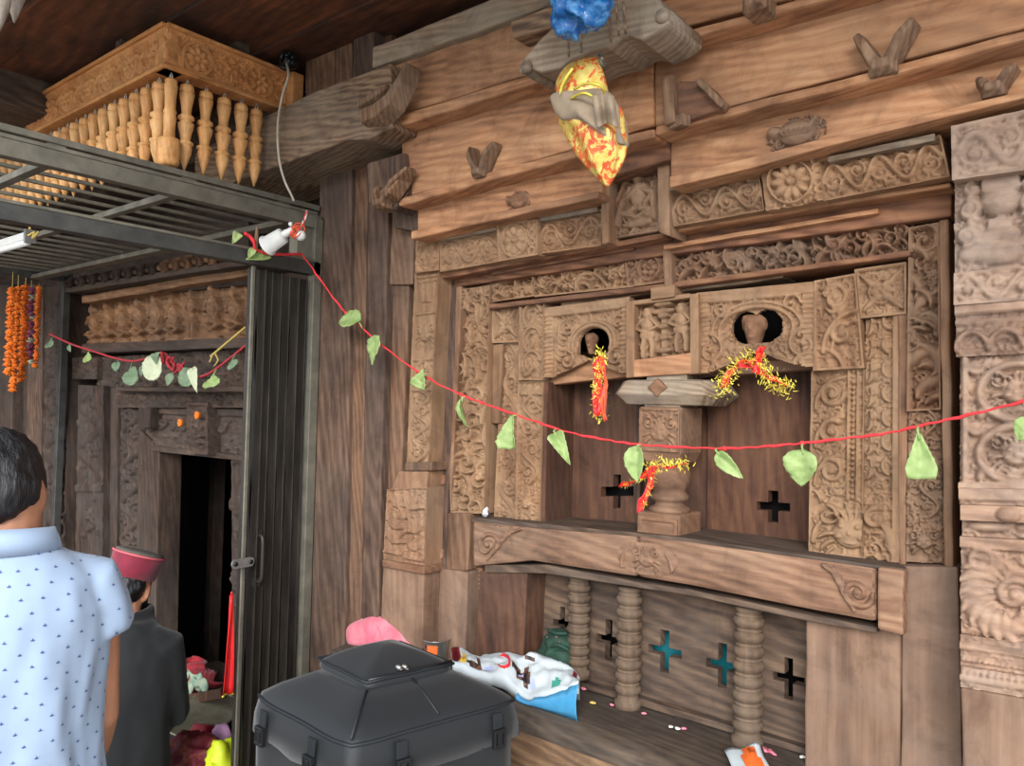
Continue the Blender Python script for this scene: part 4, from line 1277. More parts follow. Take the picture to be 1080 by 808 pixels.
forked_peg((902, 36), (962, 18), (935, 74), -0.22, .05, bt4, .030)
forked_peg((1030, 82), (1071, 66), (1050, 98), -0.165, .04, bt5, .023)
forked_peg((494, 155), (520, 149), (512, 184), -0.22, .04, bt4, .024)
forked_peg((398, 196), (428, 176), (408, 216), -0.24, .05, bt4, .026)
forked_peg((788, -12), (812, -16), (802, 8), -0.31, .03, bt3, .03)


def beak(pts, y, out, parent, name='beak_peg'):
    """tapering tongue bent out of the beam: a ridge line of pixels with half-widths"""
    mb = MB(); rings = []
    n = len(pts)
    for i, (px, py, w_) in enumerate(pts):
        t = i / (n - 1); c = W(px, py, y - out * math.sin(PI * (.15 + .8 * t)))
        a = W(*pts[max(i - 1, 0)][:2], y); b_ = W(*pts[min(i + 1, n - 1)][:2], y)
        d_ = (b_ - a).normalized(); nn = d_.cross(Vector((0, 1, 0))).normalized()
        rings.append([c + nn * w_ + Vector((0, out, 0)), c + nn * w_ * .5, c - nn * w_ * .5, c - nn * w_ + Vector((0, out, 0))])
    mb.loft(rings, True, False)
    return mb.build(name, M['peg'], parent, .004)


beak([(380, 122, .045), (394, 116, .042), (408, 104, .036), (420, 84, .026), (428, 66, .014)], -0.33, .06, bt3)
beak([(376, 110, .02), (392, 100, .02), (408, 90, .014)], -0.335, .035, bt3)
beak([(398, 208, .03), (408, 200, .028), (418, 188, .022), (428, 177, .012)], -0.25, .05, bt4)
# D-shaped peg with a curved back
dp = MB(); y0 = -0.225
prof_ = [(709, 90), (720, 85), (737, 85), (750, 92), (760, 104), (766, 112), (762, 117), (752, 118), (740, 122), (722, 128), (710, 132)]
dp.prism([W(a, b_, y0 - .035) for a, b_ in prof_], (0, 0.06, 0))
dp.build('curved_peg', M['plank_brown'], bt4, .006)
dp = MB()
dp.bar(W(709, 84, y0 - .03), W(712, 134, y0 - .03), .03, .06, (0, 1, 0))
dp.bar(W(710, 132, y0 - .03), W(724, 126, y0 - .05), .03, .03, (0, 1, 0))
dp.bar(W(738, 86, y0 - .04), W(765, 113, y0 - .05), .016, .03, (0, 1, 0))
dp.build('peg_strap', M['peg'], bt4, .004)


def animal(q, y, parent, seed):
    def fn(R):
        h = .03
        R.blob(R.w * .55, R.h * .42, R.w * .30, R.h * .40, h, 0, h * .4)
        R.blob(R.w * .2, R.h * .55, R.w * .16, R.h * .26, h * .9)
        R.stroke([(R.w * .78, R.h * .6), (R.w * .9, R.h * .85), (R.w * .98, R.h * .95)], R.w * .06, R.w * .03, h * .8)
        R.stroke([(R.w * .02, R.h * .85), (R.w * .2, R.h * .7)], R.w * .04, R.w * .05, h * .8)
        for k in range(5): R.arc(R.w * (.4 + .08 * k), R.h * .5, R.w * .08, PI, 2 * PI, .004, .003, h * 1.15, 8)
        R.rough(.003)
    def hole(u, v):
        return ((u - .55) / .5) ** 2 + ((v - .35) / .62) ** 2 > 1
    return carve('carved_boss', q, y, .03, M['carved_brown'], parent, fn, depth=.03, res=.0025, seed=seed, hole=hole)


animal([(800, 128), (868, 112), (868, 148), (804, 158)], -0.19, bt5, 71)
animal([(528, 202), (554, 196), (554, 218), (530, 222)], -0.19, bt5, 72)

# --- boat-shaped grey bracket
bk = MB(); yb = -0.44
prof_ = [(545, 74), (553, 60), (566, 44), (582, 28), (600, 18), (650, -16), (690, -6), (702, 10), (707, 17), (705, 25), (692, 34), (676, 42), (662, 38), (654, 40), (640, 50), (622, 54), (604, 62), (590, 72), (570, 76), (556, 72), (549, 78)]
bk.prism([W(a, b_, yb) for a, b_ in prof_], (0, 0.17, 0))
br = thing('carved_bracket', 'grey boat-shaped bracket with rounded ends above the hanging gold bundle', 'bracket', W(625, 55, yb)); br['kind'] = ST
bk.build('bracket_body', M['bracket_grey'], br, .010)
gb = MB()
for a, b_ in (((598, 22), (600, 60)), ((611, 14), (613, 56)), ((640, -8), (645, 45)), ((648, -12), (653, 38)), ((656, -14), (660, 36))):
    gb.bar(W(*a, yb - .001), W(*b_, yb - .001), .006, .006, (0, 1, 0))
gb.build('carved_fillet', M['beam_end'], br, .003)
for k, (cx_, cy_) in enumerate(((556, 71), (699, 17))):
    e_ = MB(); c = W(cx_, cy_, yb)
    e_.lathe([(.0, -.012), (.014, -.01), (.018, 0), (.014, .006), (.020, .012), (.021, .16)], c, 16, (0, 1, 0))
    e_.build('scroll_end', M['bracket_grey'], br)
nl = MB(); nl.bar(W(634, 56, -.46), W(636, 72, -.46), .008, .008, (0, 1, 0)); nl.tube([W(632, 58, -.47), W(634, 66, -.475), W(637, 72, -.46)], .004, 8)
nl.build('nail', M['iron'], br)

# =====================================================================  RIGHT COLUMN
col_ = thing('carved_column', 'pale carved temple column at the right edge of the wall', 'column', W(1050, 800, -0.1)); col_['kind'] = ST
XR = 1165
def rc(y0l, y0r, y1l, y1r, xl, y, fn, m='column_mauve', nm='carved_block', dep=.02, seed=80, xl2=None):
    return carve(nm, [(xl, y0l), (XR, y0r), (XR, y1r), (xl2 or xl, y1l)], y, .3, M[m], col_, fn, depth=dep, res=.0035, seed=seed)


rc(133, 96, 190, 168, 1003, -0.17, lambda R: (R.vine(.01, R.w, .01, R.h - .01, 4, .013, True, 1.4), R.foliage(0, R.w, 0, R.h, 40, .04, .009), R.border(.008, .012), R.rough(.004)), 'column_mauve', 'capital', .014, 81, 1004)


def pot(R):
    h = .03; w, hh = R.w, R.h
    R.blob(w * .33, hh * .72, w * .14, hh * .17, h * 1.2, 0, h * .3)
    R.flat(w * .2, w * .46, hh * .82, hh * .97, h * .8)
    R.flat(w * .25, w * .41, hh * .42, hh * .55, h * .6)
    R.stroke([(w * .1, hh * .2), (w * .33, hh * .42), (w * .56, hh * .2)], .02, .02, h * .55)
    R.blob(w * .33, hh * .18, w * .22, hh * .14, h * .6)
    for sg in (-1, 1):
        R.spiral(w * (.33 + sg * .22), hh * .66, w * .08, 1.4, PI / 2, sg, .009, h * .8)
        R.spiral(w * (.33 + sg * .24), hh * .38, w * .08, 1.4, -PI / 2, -sg, .009, h * .8)
        R.spiral(w * (.33 + sg * .19), hh * .88, w * .06, 1.3, PI / 2, -sg, .008, h * .7)
        for k in range(4): R.leaf(w * (.33 + sg * .14), hh * (.3 + .12 * k), w * .16, .012, PI / 2 - sg * 1.1, h * .7, sg)
    R.vine(w * .62, w * .98, .01, hh, 3, h * .7, False)
    R.rough(.004)


rc(190, 168, 288, 272, 1005, -0.14, pot, 'column_mauve', 'carved_block', .022, 82)
rc(288, 272, 322, 310, 1006, -0.15, lambda R: (R.vine(0, R.w, 0, R.h, 5, .014, True, 1.3), R.border(.006, .012), R.rough(.003)), 'column_mauve', 'carved_band', .012, 83)
rc(322, 310, 376, 368, 1007, -0.145, lambda R: (R.flat(0, R.w, R.h * .8, R.h, .016), R.flat(0, R.w, R.h * .62, R.h * .7, .01),
   [R.arc(R.w * (.12 + .24 * k), R.h * .1, R.w * .12, 0.1, PI - .1, .007, .007, .018, 12, 1.3) for k in range(5)], R.foliage(0, R.w, R.h * .2, R.h * .6, 16, .04, .010, 0, .4), R.rough(.004)), 'column_mauve', 'carved_band', .016, 84)


def medal(R):
    h = .024; w, hh = R.w, R.h
    for k in range(2):
        c = hh * (.72 - .46 * k)
        R.arc(w * .42, c, w * .27, 0, 2 * PI, .010, .010, h, 26, .85)
        R.mask(w * .42, c, w * .2, h * 1.1)
        for sg in (-1, 1):
            R.spiral(w * (.42 + sg * .3), c + hh * .2, w * .06, 1.2, 0, sg, .008, h * .8)
            R.leaf(w * (.42 + sg * .26), c - hh * .2, w * .14, .012, PI / 2, h * .8, sg)
    R.flat(w * .02, w * .06, 0, hh, h * .8); R.flat(0, w, 0, hh * .04, h)
    R.vine(w * .74, w * .98, 0, hh, 4, h * .7, False)
    R.rough(.004)


rc(376, 368, 515, 518, 1011, -0.13, medal, 'column_mauve', 'carved_block', .022, 85)
rc(515, 518, 532, 537, 1011, -0.15, lambda R: (R.flat(0, R.w, R.h * .3, R.h, .01), R.rough(.004)), 'column_mauve', 'moulding', .012, 86)
rc(533, 538, 549, 556, 1012, -0.165, lambda R: (R.blob(R.w * .36, R.h * .5, R.w * .1, R.h * .5, .016), R.rough(.003)), 'column_mauve', 'moulding', .01, 87)
rc(549, 556, 566, 575, 1013, -0.14, lambda R: (R.blob(R.w * .2, R.h * .7, R.w * .16, R.h * .4, .02), R.blob(R.w * .55, R.h * .7, R.w * .16, R.h * .4, .02), R.rough(.003)), 'column_mauve', 'moulding', .02, 88)


def leaves(R):
    h = .02; w, hh = R.w, R.h
    R.flat(0, w, hh * .88, hh, h * .8)
    c = (w * .40, hh * .46)
    R.spiral(c[0], c[1], hh * .18, 1.3, 0, 1, .012, h)
    for k in range(9):
        a = PI * (.62 + .095 * k)
        R.leaf(c[0] + hh * .2 * math.cos(a), c[1] + hh * .2 * math.sin(a), w * .3, .016, a + .25, h * .9, .7)
    for k in range(5):
        R.leaf(c[0] - w * .1 + w * .08 * k, hh * .1, w * .26, .016, .3, h * .85, .9)
        R.leaf(c[0] + w * .12, hh * (.3 + .1 * k), w * .3, .016, .2 + .1 * k, h * .85, .6)
    R.arc(w * .16, hh * .78, .02, 0, 6.28, .007, .007, h, 12)
    R.rough(.004)


rc(566, 575, 670, 690, 1012, -0.145, leaves, 'column_mauve', 'carved_block', .02, 89)
rc(670, 690, 704, 728, 1012, -0.15, lambda R: (R.flat(0, R.w, R.h * .55, R.h * .8, .01), R.dots((0, R.h * .25), (R.w, R.h * .25), 24, .005, .012), R.rough(.003)), 'column_mauve', 'moulding', .012, 90)
rc(704, 728, 726, 752, 1012, -0.165, lambda R: (R.flat(0, R.w, R.h * .3, R.h * .62, .01), R.dots((0, R.h * .8), (R.w, R.h * .8), 20, .006, .012), R.rough(.003)), 'column_mauve', 'moulding', .014, 91)
board('base_block', [(1013, 726), (XR, 752), (XR, 860), (1014, 830)], -0.16, 0.3, M['panel_pink'], col_)

# =====================================================================  PLATFORM
ZP = 0.845
pf = thing('trim_6', 'long dark timber bench ledge running below the carved window', 'ledge', (-1.2, -0.24, 0)); pf['kind'] = ST
g = MB(); n = 60; rows = []
for prof_y, dz in ((0.30, 0.0), (0.05, 0.0), (-0.05, -.002), (-0.12, .002), (-0.19, .001), (-0.225, -.004), (-0.243, -.018), (-0.248, -.05), (-0.246, -.14), (-0.25, -.25), (-0.25, -.36)):
    row = []
    for i in range(n + 1):
        x = -2.22 + 3.8 * i / n
        q = noise.noise(Vector((x * 3, prof_y * 9, dz * 9))) * .008
        row.append(Vector((x, prof_y + (q if prof_y < -.15 else 0), ZP + dz + q * (1 if prof_y < .04 else .2))))
    rows.append(row)
g.grid(rows)
g.build('bench_plank', M['platform'], pf)
# (its front face is another plank, toned lighter for the light on it)
fr = MB(); rows = []
for dz, yy in ((-.045, -.249), (-.12, -.254), (-.2, -.252), (-.27, -.256), (-.275, -.24)):
    rows.append([Vector((-2.22 + 3.8 * i / n, yy + noise.noise(Vector((i * .5, dz * 20, 3))) * .006, ZP + dz)) for i in range(n + 1)])
fr.grid(rows); fr.build('front_plank', M['platform_front'], pf)
board('batten', [(612, 719), (662, 733), (860, 793), (860, 800), (662, 741), (612, 726)], 0.03, 0.04, M['lattice'], pf, .003, 0)
bx = MB(); bx.box((-.32, -.13, .28), (3.78, .2, .56)); bx.build('footing', M['stone'], pf, .01)
st = MB(); st.box((-.6, -.76, .27), (2.7, .86, .54)); 
struct(st.build('floor_1', M['stone'], None, .02), 'pale stone step in front of the bench ledge, carrying the black bag', 'step')
# =====================================================================  SHRINE WALL, DOOR, GATE, CAGE
sh = thing('wall_shrine', 'dark smoke-blackened carved wall around the small shrine doorway', 'wall', W(205, 600, 0.0)); sh['kind'] = ST
wood_d, wood_v = M['shrine'], M['shrine_v']


def frieze(R):
    h = .05
    n = 9
    for i in range(n):
        u = R.w * (.055 + .107 * i)
        ht = R.h * (.86 + .06 * math.sin(i * 2.1))
        R.figure(u, R.h * .06, ht, h, i not in (6,))
        R.flat(u - R.w * .035, u + R.w * .035, 0, R.h * .08, h * .8)
        R.arc(u, R.h * .62, R.w * .044, -.2, PI + .2, .005, .005, h * .25, 12, 1.5)
    R.rough(.0015)


carve('figure_frieze', [(86, 318), (262, 288), (262, 358), (86, 366)], 0.02, 0.12, M['shrine_warm'], sh, frieze, chisel=False, depth=.05, res=.0035, seed=101)
board('moulding', [(68, 303), (262, 272), (262, 279), (68, 309)], -0.10, 0.25, wood_d, sh)
board('moulding', [(86, 312), (262, 281), (262, 290), (86, 320)], -0.03, 0.25, M['shrine_warm'], sh)
board('moulding', [(86, 363), (262, 355), (262, 366), (86, 373)], -0.05, 0.25, wood_d, sh)
for i in range(13):
    t = i / 12; px, py = 74 + 150 * t, 300 - 26 * t - 1
    c = W(px, py, -0.10); s = .034
    dm = MB(); dm.ell(c, (s, s * .9, s * .9), None, 10, 7); dm.ell(c + Vector((0, -s * .7, -.2 * s)), (s * .55, s * .5, s * .5), None, 8, 6)
    dm.box(c + Vector((0, .05, .3 * s)), (s * 1.3, .1, s * 1.5))
    dm.build('lion_head', M['shrine_warm'] if i > 7 else wood_d, sh)
board('back_board', [(60, 250), (262, 232), (262, 300), (60, 320)], 0.03, 0.1, wood_d, sh, 0, 0)
carve('carved_band', [(102, 377), (262, 367), (262, 409), (102, 408)], 0.0, 0.15, wood_d, sh, fol(7, .09, .03, 0, 1.2, 0), depth=.03, res=.006, seed=102)
carve('carved_block', [(76, 377), (102, 376), (102, 400), (76, 400)], -0.03, 0.15, wood_d, sh, fol(9, .06, .02, 0, 1.5), depth=.02, res=.006, seed=103)
board('cornice', [(122, 408), (262, 408), (262, 414), (122, 412)], -0.08, 0.25, wood_d, sh)
carve('carved_band', [(122, 412), (262, 413), (262, 430), (122, 430)], -0.03, 0.15, wood_d, sh, fol(9, .06, .02, 0, 1.3), depth=.02, res=.005, seed=104)
# outer pilasters
carve('pilaster', [(80, 406), (107, 407), (104, 790), (74, 790)], -0.03, 0.2, wood_v, sh, lambda R: (R.vine(0, R.w, R.h * .72, R.h * .98, 4, .016, False, 1.1), R.flat(0, R.w, R.h * .7, R.h * .72, .012), R.foliage(R.w * .4, R.w * .8, R.h * .6, R.h * .68, 10, .08, .02), R.rough(.006)), depth=.016, res=.008, seed=105)
board('pilaster_side', [(106, 400), (124, 402), (121, 790), (103, 790)], 0.02, 0.2, M['shrine_v'], sh)
carve('carved_upright', [(123, 412), (147, 412), (143, 790), (119, 790)], -0.01, 0.2, wood_v, sh, lambda R: (R.vine(R.w * .1, R.w * .9, 0, R.h, 20, .03, False, 1.4), R.rough(.006)), depth=.03, res=.006, seed=106)
board('recess_strip', [(62, 300), (82, 298), (76, 790), (58, 790)], 0.08, 0.1, M['soot_shade'], sh, 0, 0)  # black strip that paints the shade of the gap beside the pilaster
carve('pilaster', [(45, 302), (69, 300), (63, 790), (39, 790)], -0.06, 0.3, wood_v, sh, lambda R: (R.vine(0, R.w, R.h * .55, R.h * .95, 7, .02, False, 1.2), R.foliage(0, R.w, R.h * .2, R.h * .5, 40, .1, .02), R.rough(.006)), depth=.02, res=.009, seed=107)
board('upright_board', [(30, 300), (45, 300), (39, 790), (24, 790)], 0.0, 0.3, M['post_dark'], sh)
board('upright_board', [(14, 300), (30, 300), (24, 790), (8, 790)], 0.05, 0.3, M['shrine_v'], sh)
board('upright_board', [(-60, 300), (14, 300), (8, 790), (-70, 790)], -0.02, 0.3, M['shrine_v'], sh)

# doorway
dr = thing('door_1', 'low dark shrine doorway with carved lintel, seen behind the folding gate', 'doorway', W(205, 770, 0.0)); dr['kind'] = ST
board('jamb', [(146, 452), (168, 474), (160, 800), (140, 800)], 0.0, 0.125, wood_v, dr, .006, 0)
carve('jamb', [(241, 470), (264, 470), (262, 800), (243, 800)], 0.0, 0.25, wood_v, dr, lambda R: (R.foliage(0, R.w, 0, R.h, 60, .07, .016), R.rough(.005)), depth=.016, res=.007, seed=108)
board('jamb_capital', [(145, 430), (158, 430), (157, 452), (145, 452)], -0.05, 0.2, wood_v, dr)


def lintel(R):
    h = .02
    R.flat(0, R.w, R.h * .84, R.h, h)
    R.vine(0, R.w, R.h * .45, R.h * .8, 4, h, True, 1.2)
    R.foliage(0, R.w, R.h * .05, R.h * .42, 16, .05, h)
    R.rough(.004)


carve('lintel_panel', [(158, 430), (197, 431), (197, 478), (146, 470)], 0.0, 0.25, wood_d, dr, lintel, depth=.02, res=.005, seed=109)
carve('lintel_block', [(195, 425), (217, 425), (217, 480), (195, 478)], -0.06, 0.25, wood_d, dr, lambda R: (R.figure(R.w / 2, R.h * .2, R.h * .7, .03), R.foliage(0, R.w, 0, R.h * .2, 8, .05, .02), R.border(.012, .02), R.rough(.004)), depth=.03, res=.005, seed=110)
carve('lintel_panel', [(216, 431), (262, 432), (262, 482), (216, 480)], 0.0, 0.25, wood_d, dr, lintel, depth=.02, res=.005, seed=111)
board('lintel_edge', [(160, 470), (262, 481), (262, 487), (160, 476)], -0.01, 0.2, wood_d, dr, .004, 0)
# small marigold heads stuck on the lintel
for px, py in ((191, 446), (209, 438)):
    c = W(px, py, -0.075)
    f = MB(); f.ell(c, (.016, .012, .018), None, 9, 6)
    for k in range(9):
        a = k * 2.4; f.ell(c + Vector((.012 * math.cos(a), -.006, .012 * math.sin(a))), .007, None, 6, 4)
    tag(f.build('marigold', M['marigold']), 'orange marigold head on the %s of the lintel block above the shrine doorway' % ('left edge' if px < 200 else 'upper part'), 'flower')
# dim room behind the door
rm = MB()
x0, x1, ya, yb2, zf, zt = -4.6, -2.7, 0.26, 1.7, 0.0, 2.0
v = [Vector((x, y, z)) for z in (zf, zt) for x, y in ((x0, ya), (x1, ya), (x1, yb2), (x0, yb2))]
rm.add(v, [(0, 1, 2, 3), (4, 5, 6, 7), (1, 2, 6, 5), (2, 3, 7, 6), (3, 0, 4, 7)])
struct(rm.build('wall_sanctum', M['soot_shade'], None, fix=False), 'black sooty inner room behind the shrine doorway', 'room')
pst = MB(); a = W(222, 478, .5); pst.box((a.x, .55, 1.0), (.07, .07, 2.0)); 
struct(pst.build('trim_7', M['shrine_v'], None, .006), 'faint dark post standing inside the black shrine room', 'post')
# upper dark wall above the shrine
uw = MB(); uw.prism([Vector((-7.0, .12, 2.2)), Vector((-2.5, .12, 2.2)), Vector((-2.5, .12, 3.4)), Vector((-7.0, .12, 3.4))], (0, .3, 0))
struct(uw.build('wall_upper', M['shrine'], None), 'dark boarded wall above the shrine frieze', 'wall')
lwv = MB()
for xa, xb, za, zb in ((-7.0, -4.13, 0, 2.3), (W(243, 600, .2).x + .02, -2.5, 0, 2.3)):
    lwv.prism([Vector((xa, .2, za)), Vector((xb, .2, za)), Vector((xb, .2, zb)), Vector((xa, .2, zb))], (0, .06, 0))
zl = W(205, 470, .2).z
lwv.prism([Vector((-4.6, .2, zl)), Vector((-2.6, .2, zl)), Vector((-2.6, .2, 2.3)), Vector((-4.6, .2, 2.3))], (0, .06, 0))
struct(lwv.build('wall_lower', M['soot_shade'], None), 'dark backing boards between the shrine pilasters', 'wall')
sw = MB(); sw.prism([Vector((-7.0, -2.6, 0)), Vector((-7.0, .3, 0)), Vector((-7.0, .3, 3.4)), Vector((-7.0, -2.6, 3.4))], (-.2, 0, 0))
struct(sw.build('wall_side', M['shrine_v'], None), 'dark end wall of the porch beyond the shrine', 'wall')
# floors
fl = MB(); fl.box((-2.7, -1.15, -.05), (8.6, 2.9, .1)); struct(fl.build('floor', M['floor'], None), 'dark plank floor of the temple porch', 'floor')
gd = MB(); gd.box((0, -14, -.12), (60, 24, .1)); struct(gd.build('ground', M['stone'], None), 'pale paved courtyard outside the porch', 'ground')
# ceiling: planks + cross beams
ce = thing('ceiling', 'dark reddish plank ceiling of the temple porch', 'ceiling', (-2.5, -1, 3.12)); ce['kind'] = ST
for i in range(6):
    b = MB(); b.box((-2.7, .12 - .33 * i - .0, 3.02), (8.6, .318, .05)); b.build('plank', M['ceiling'], ce, .004)
for px, py, wd in ((20, 92, .26),):
    p = WZ(px, py, 2.95)
    b = MB(); b.box((p.x - .1, -.72, 2.93), (wd, 1.9, .15)); b.build('cross_beam', M['ceiling_beam'], ce, .01)
# the dark timber behind the eave, on the wall side
b = MB(); b.prism([Vector((-7, -.28, 2.72)), Vector((-2.62, -.28, 2.72)), Vector((-2.62, -.28, 2.92)), Vector((-7, -.28, 2.92))], (0, .3, 0))
b.build('wall_plate', M['ceiling_beam'], ce, .01)

# =====================================================================  HANGING CORNICE WITH TURNED PENDANTS
XE = W(307, 78, -0.25).x
cor = WX(175, 28, XE)
yE, zT = cor.y, cor.z
zB = WX(175, 70, XE).z + .006
HC = zT - zB
tk = .045
en = thing('hanging_cornice', 'honey-brown carved wooden cornice hung with turned pendants, over the metal cage', 'cornice', (XE, yE, zB)); en['kind'] = ST


def floral(R):
    h = .018
    n = max(2, int(R.w / R.h * .72))
    for i in range(n):
        c = R.w * (i + .5) / n
        R.rosette(c, R.h * .5, R.h * .38, 8, h * 1.1)
        R.arc(c, R.h * .5, R.h * .43, 0, 2 * PI, .005, .005, h, 28)
        for sg in (-1, 1):
            for k in (-1, 1):
                R.leaf(c + R.w / n * .5 * sg, R.h * .5, R.h * .42, R.h * .07, PI / 2 * k + .5 * sg * k, h, .8 * sg); R.leaf(c + R.w / n * .40 * sg, R.h * (.5 + .3 * k), R.h * .2, R.h * .05, PI / 2 * (1 - sg) + .6 * k * sg, h * .8, .5)
    R.flat(0, R.w, R.h * .93, R.h, h * 1.2); R.flat(0, R.w, 0, R.h * .07, h * 1.2)
    R.dots((0, R.h * .9), (R.w, R.h * .9), int(R.w / .012), .005, h * 1.3)
    R.rough(.002)


Ye1 = -0.26
XW = -6.3
carve('carved_face', None, 0, tk, M['honey_carved'], en, floral, depth=.020, res=.0028, seed=120,
      pts=[Vector((XE, yE, zT)), Vector((XE, Ye1, zT)), Vector((XE, Ye1, zB)), Vector((XE, yE, zB))])
carve('carved_face', None, 0, tk, M['honey_carved'], en, floral, depth=.020, res=.0035, seed=121,
      pts=[Vector((XW, yE, zT)), Vector((XE, yE, zT)), Vector((XE, yE, zB)), Vector((XW, yE, zB))])
b = MB(); b.box(((XW + XE) / 2, yE + .03, zB - .006), (XE - XW, .075, .012)); b.box((XE - .03, (yE + Ye1) / 2, zB - .006), (.075, Ye1 - yE, .012))
b.box(((XW + XE) / 2, yE + .03, zT + .006), (XE - XW, .09, .014)); b.box((XE - .03, (yE + Ye1) / 2, zT + .006), (.09, Ye1 - yE, .014))
b.box((XE - .035, yE + .035, zB + .02), (.068, .068, .06)); b.build('edge_strip', M['honey_carved'], en, .003)
b = MB(); b.box((XE + .004, Ye1 + .02, (zT + zB) / 2), (.06, .05, HC + .02)); b.build('end_stop', M['honey_carved'], en, .004)
b = MB()
for px_ in (-2.9, -3.6, -4.3): b.box((px_, yE + .03, (zT + 3.13) / 2), (.05, .05, 3.13 - zT))
b.box((XE - .03, -.45, (zT + 3.13) / 2), (.05, .05, 3.13 - zT)); b.build('hanger_block', M['ceiling_beam'], en)


def pendant(pos, L, label, group, big=False, mat='honey', hook=True):
    t = thing('turned_pendant', label, 'pendant', (pos[0], pos[1], pos[2] - L - .02), group)
    r = L * (.064 if big else .074)
    if not big:
        pr = [(.35, 0), (.95, .20), (1.05, .27), (.85, .295), (1.2, .305), (1.2, .33), (.74, .35), (.86, .42), (1.15, .50), (1.22, .55), (.86, .57), (.86, .585), (1.22, .60), (1.22, .63), (.70, .66), (.80, .74), (1.05, .84), (1.16, .90), (.86, .908), (.86, .922), (1.12, .93), (1.0, .99), (.5, 1.0)]
        prof = [(r * a, L * z) for a, z in [(.05, 0)] + pr[0:]]
        prof = [(r * .08, 0), (r * .95, L * .20)] + [(r * a, L * z) for a, z in pr[2:]]
    else:
        pr = [(1.35, 0), (1.75, .02), (1.9, .07), (1.8, .09), (1.9, .10), (2.0, .18), (2.05, .25), (1.85, .29), (1.75, .31), (1.0, .33), (.95, .42), (1.05, .52), (1.15, .56), (1.0, .58), (1.0, .6), (1.15, .62), (.9, .66), (.95, .78), (1.1, .88), (1.15, .92), (1.0, .94), (1.05, .98), (.5, 1)]
        prof = [(r * a, L * z) for a, z in pr]
    ko = MB().lathe(prof, t.location, 16).build('turned_drop', M[mat], t)
    if hook:
        h = MB(); c = Vector(t.location) + Vector((0, 0, L + .008)); R_ = .008
        h.tube([c + Vector((R_ * math.cos(a), 0, R_ * math.sin(a))) for a in [2 * PI * k / 12 for k in range(13)]], .0022, 6)
        h.tube([c + Vector((0, 0, -.014)), c + Vector((0, 0, -.006))], .0022, 6); h.tube([c + Vector((0, 0, .006)), c + Vector((0, 0, .016))], .0022, 6)
        h.build('screw_eye', M['hook'], t)
    return t


def pend_len(px, y0p, y1p, x):
    a, b_ = WX(px, y0p, x), WX(px, y1p, x)
    return a, a.z - b_.z


ords = ['first', 'second', 'third', 'fourth', 'fifth']
for i, (px, y0p, y1p) in enumerate(((198, 80, 171), (218, 86, 174), (237, 93, 180), (255, 99, 184), (271, 105, 187))):
    a, L = pend_len(px, y0p, y1p, XE - .03)
    pendant((XE - .03, a.y, zB - .012), L, 'honey-coloured turned pendant, %s to the right of the thick cup-ended corner pendant' % ords[i], 'pendants on the short side of the cornice')
a, L0 = pend_len(177, 74, 168, XE - .02)
pendant((XE - .02, yE + .035, zB - .012), L0, 'thick cup-ended turned pendant hanging at the cornice corner', 'pendants on the long side of the cornice', True)
NL = 40
names = [n_ for n_ in ['first', 'second', 'third', 'fourth', 'fifth', 'sixth', 'seventh', 'eighth', 'ninth', 'tenth', 'eleventh', 'twelfth', 'thirteenth', 'fourteenth', 'fifteenth', 'sixteenth', 'seventeenth', 'eighteenth', 'nineteenth', 'twentieth', 'twenty-first', 'twenty-second']]
sp = .083
for i in range(NL):
    x = XE - .09 - sp * i
    pendant((x, yE + .03, zB - .012), L0 * .98, ('honey-coloured turned pendant, %s along the long side from the cup-ended corner pendant' % names[i]) if i < 22 else 'small far turned pendant seen between the bars of the iron cage roof', 'pendants on the long side of the cornice' if i < 22 else 'far pendants seen through the cage roof')
# grey pendants of another eave, top left corner
for px, py, w_, ln in ((15, 24, 13, 1), (-2, 36, 9, .9)):
    tip = WD(px, py, 1.5 if px > 5 else 1.44)
    pendant((tip.x, tip.y, tip.z + .26), .24, 'weathered grey turned pendant in the top corner, %s' % ('the larger with a pale ring' if px > 5 else 'the slimmer one at the picture edge'), 'grey pendants', False, 'grey_turned', False)
p = WD(8, -70, 1.52)
gb_ = MB(); gb_.box((p.x, p.y, 2.70), (.5, .06, .09)); gb_.box((p.x - .1, p.y, 2.94), (.05, .05, .4))
e2 = gb_.build('eave_board', M['grey_turned'], None, .004); tag(e2, 'grey eave board just outside the frame carrying two grey pendants', 'eave', None, ST)

# wiring: switch lump and hanging cable
cb = MB()
pts = [W(302, 66, -.33), W(304, 80, -.36), W(298, 100, -.365), W(293, 130, -.365), (W(294, 165, -.365)), W(300, 190, -.35), W(307, 205, -.33), W(310, 212, -.32)]
cb.tube(spline(pts, 6), .0042, 8)
tag(cb.build('hanging_cable', M['cord_grey']), 'thin grey cable hanging from the cornice end to the iron cage', 'cable')
jl = MB(); c = W(307, 66, -.30)
jl.tube([c + Vector((.028 * math.cos(a), -.02 + .01 * math.sin(3 * a), .028 * math.sin(a))) for a in [2 * PI * k / 14 for k in range(15)]], .009, 8)
jl.tube([c + Vector((.018 * math.cos(a), -.03, .02 * math.sin(a) + .006)) for a in [2 * PI * k / 14 for k in range(15)]], .008, 8)
jl.ell(c, (.024, .03, .024)); tag(jl.build('wire_coil', M['buckle']), 'small dark coil of wire at the wall end of the honey cornice', 'wire')

# =====================================================================  IRON CAGE AND FOLDING GATE
XG = W(336, 240, -0.14).x
zU = WX(333, 232, XG).z
zL = WX(338, 282, XG).z
cg = thing('iron_cage', 'grey painted iron cage with barred roof in front of the shrine', 'cage', (XG, -.4, 0))
IR = M['iron']
Yfar = -1.95


def ybar(y0, y1, x, z, w, h, nm, m=IR, par=None):
    b = MB(); b.bar((x, y0, z), (x, y1, z), w, h); return b.build(nm, m, par or cg, .002)


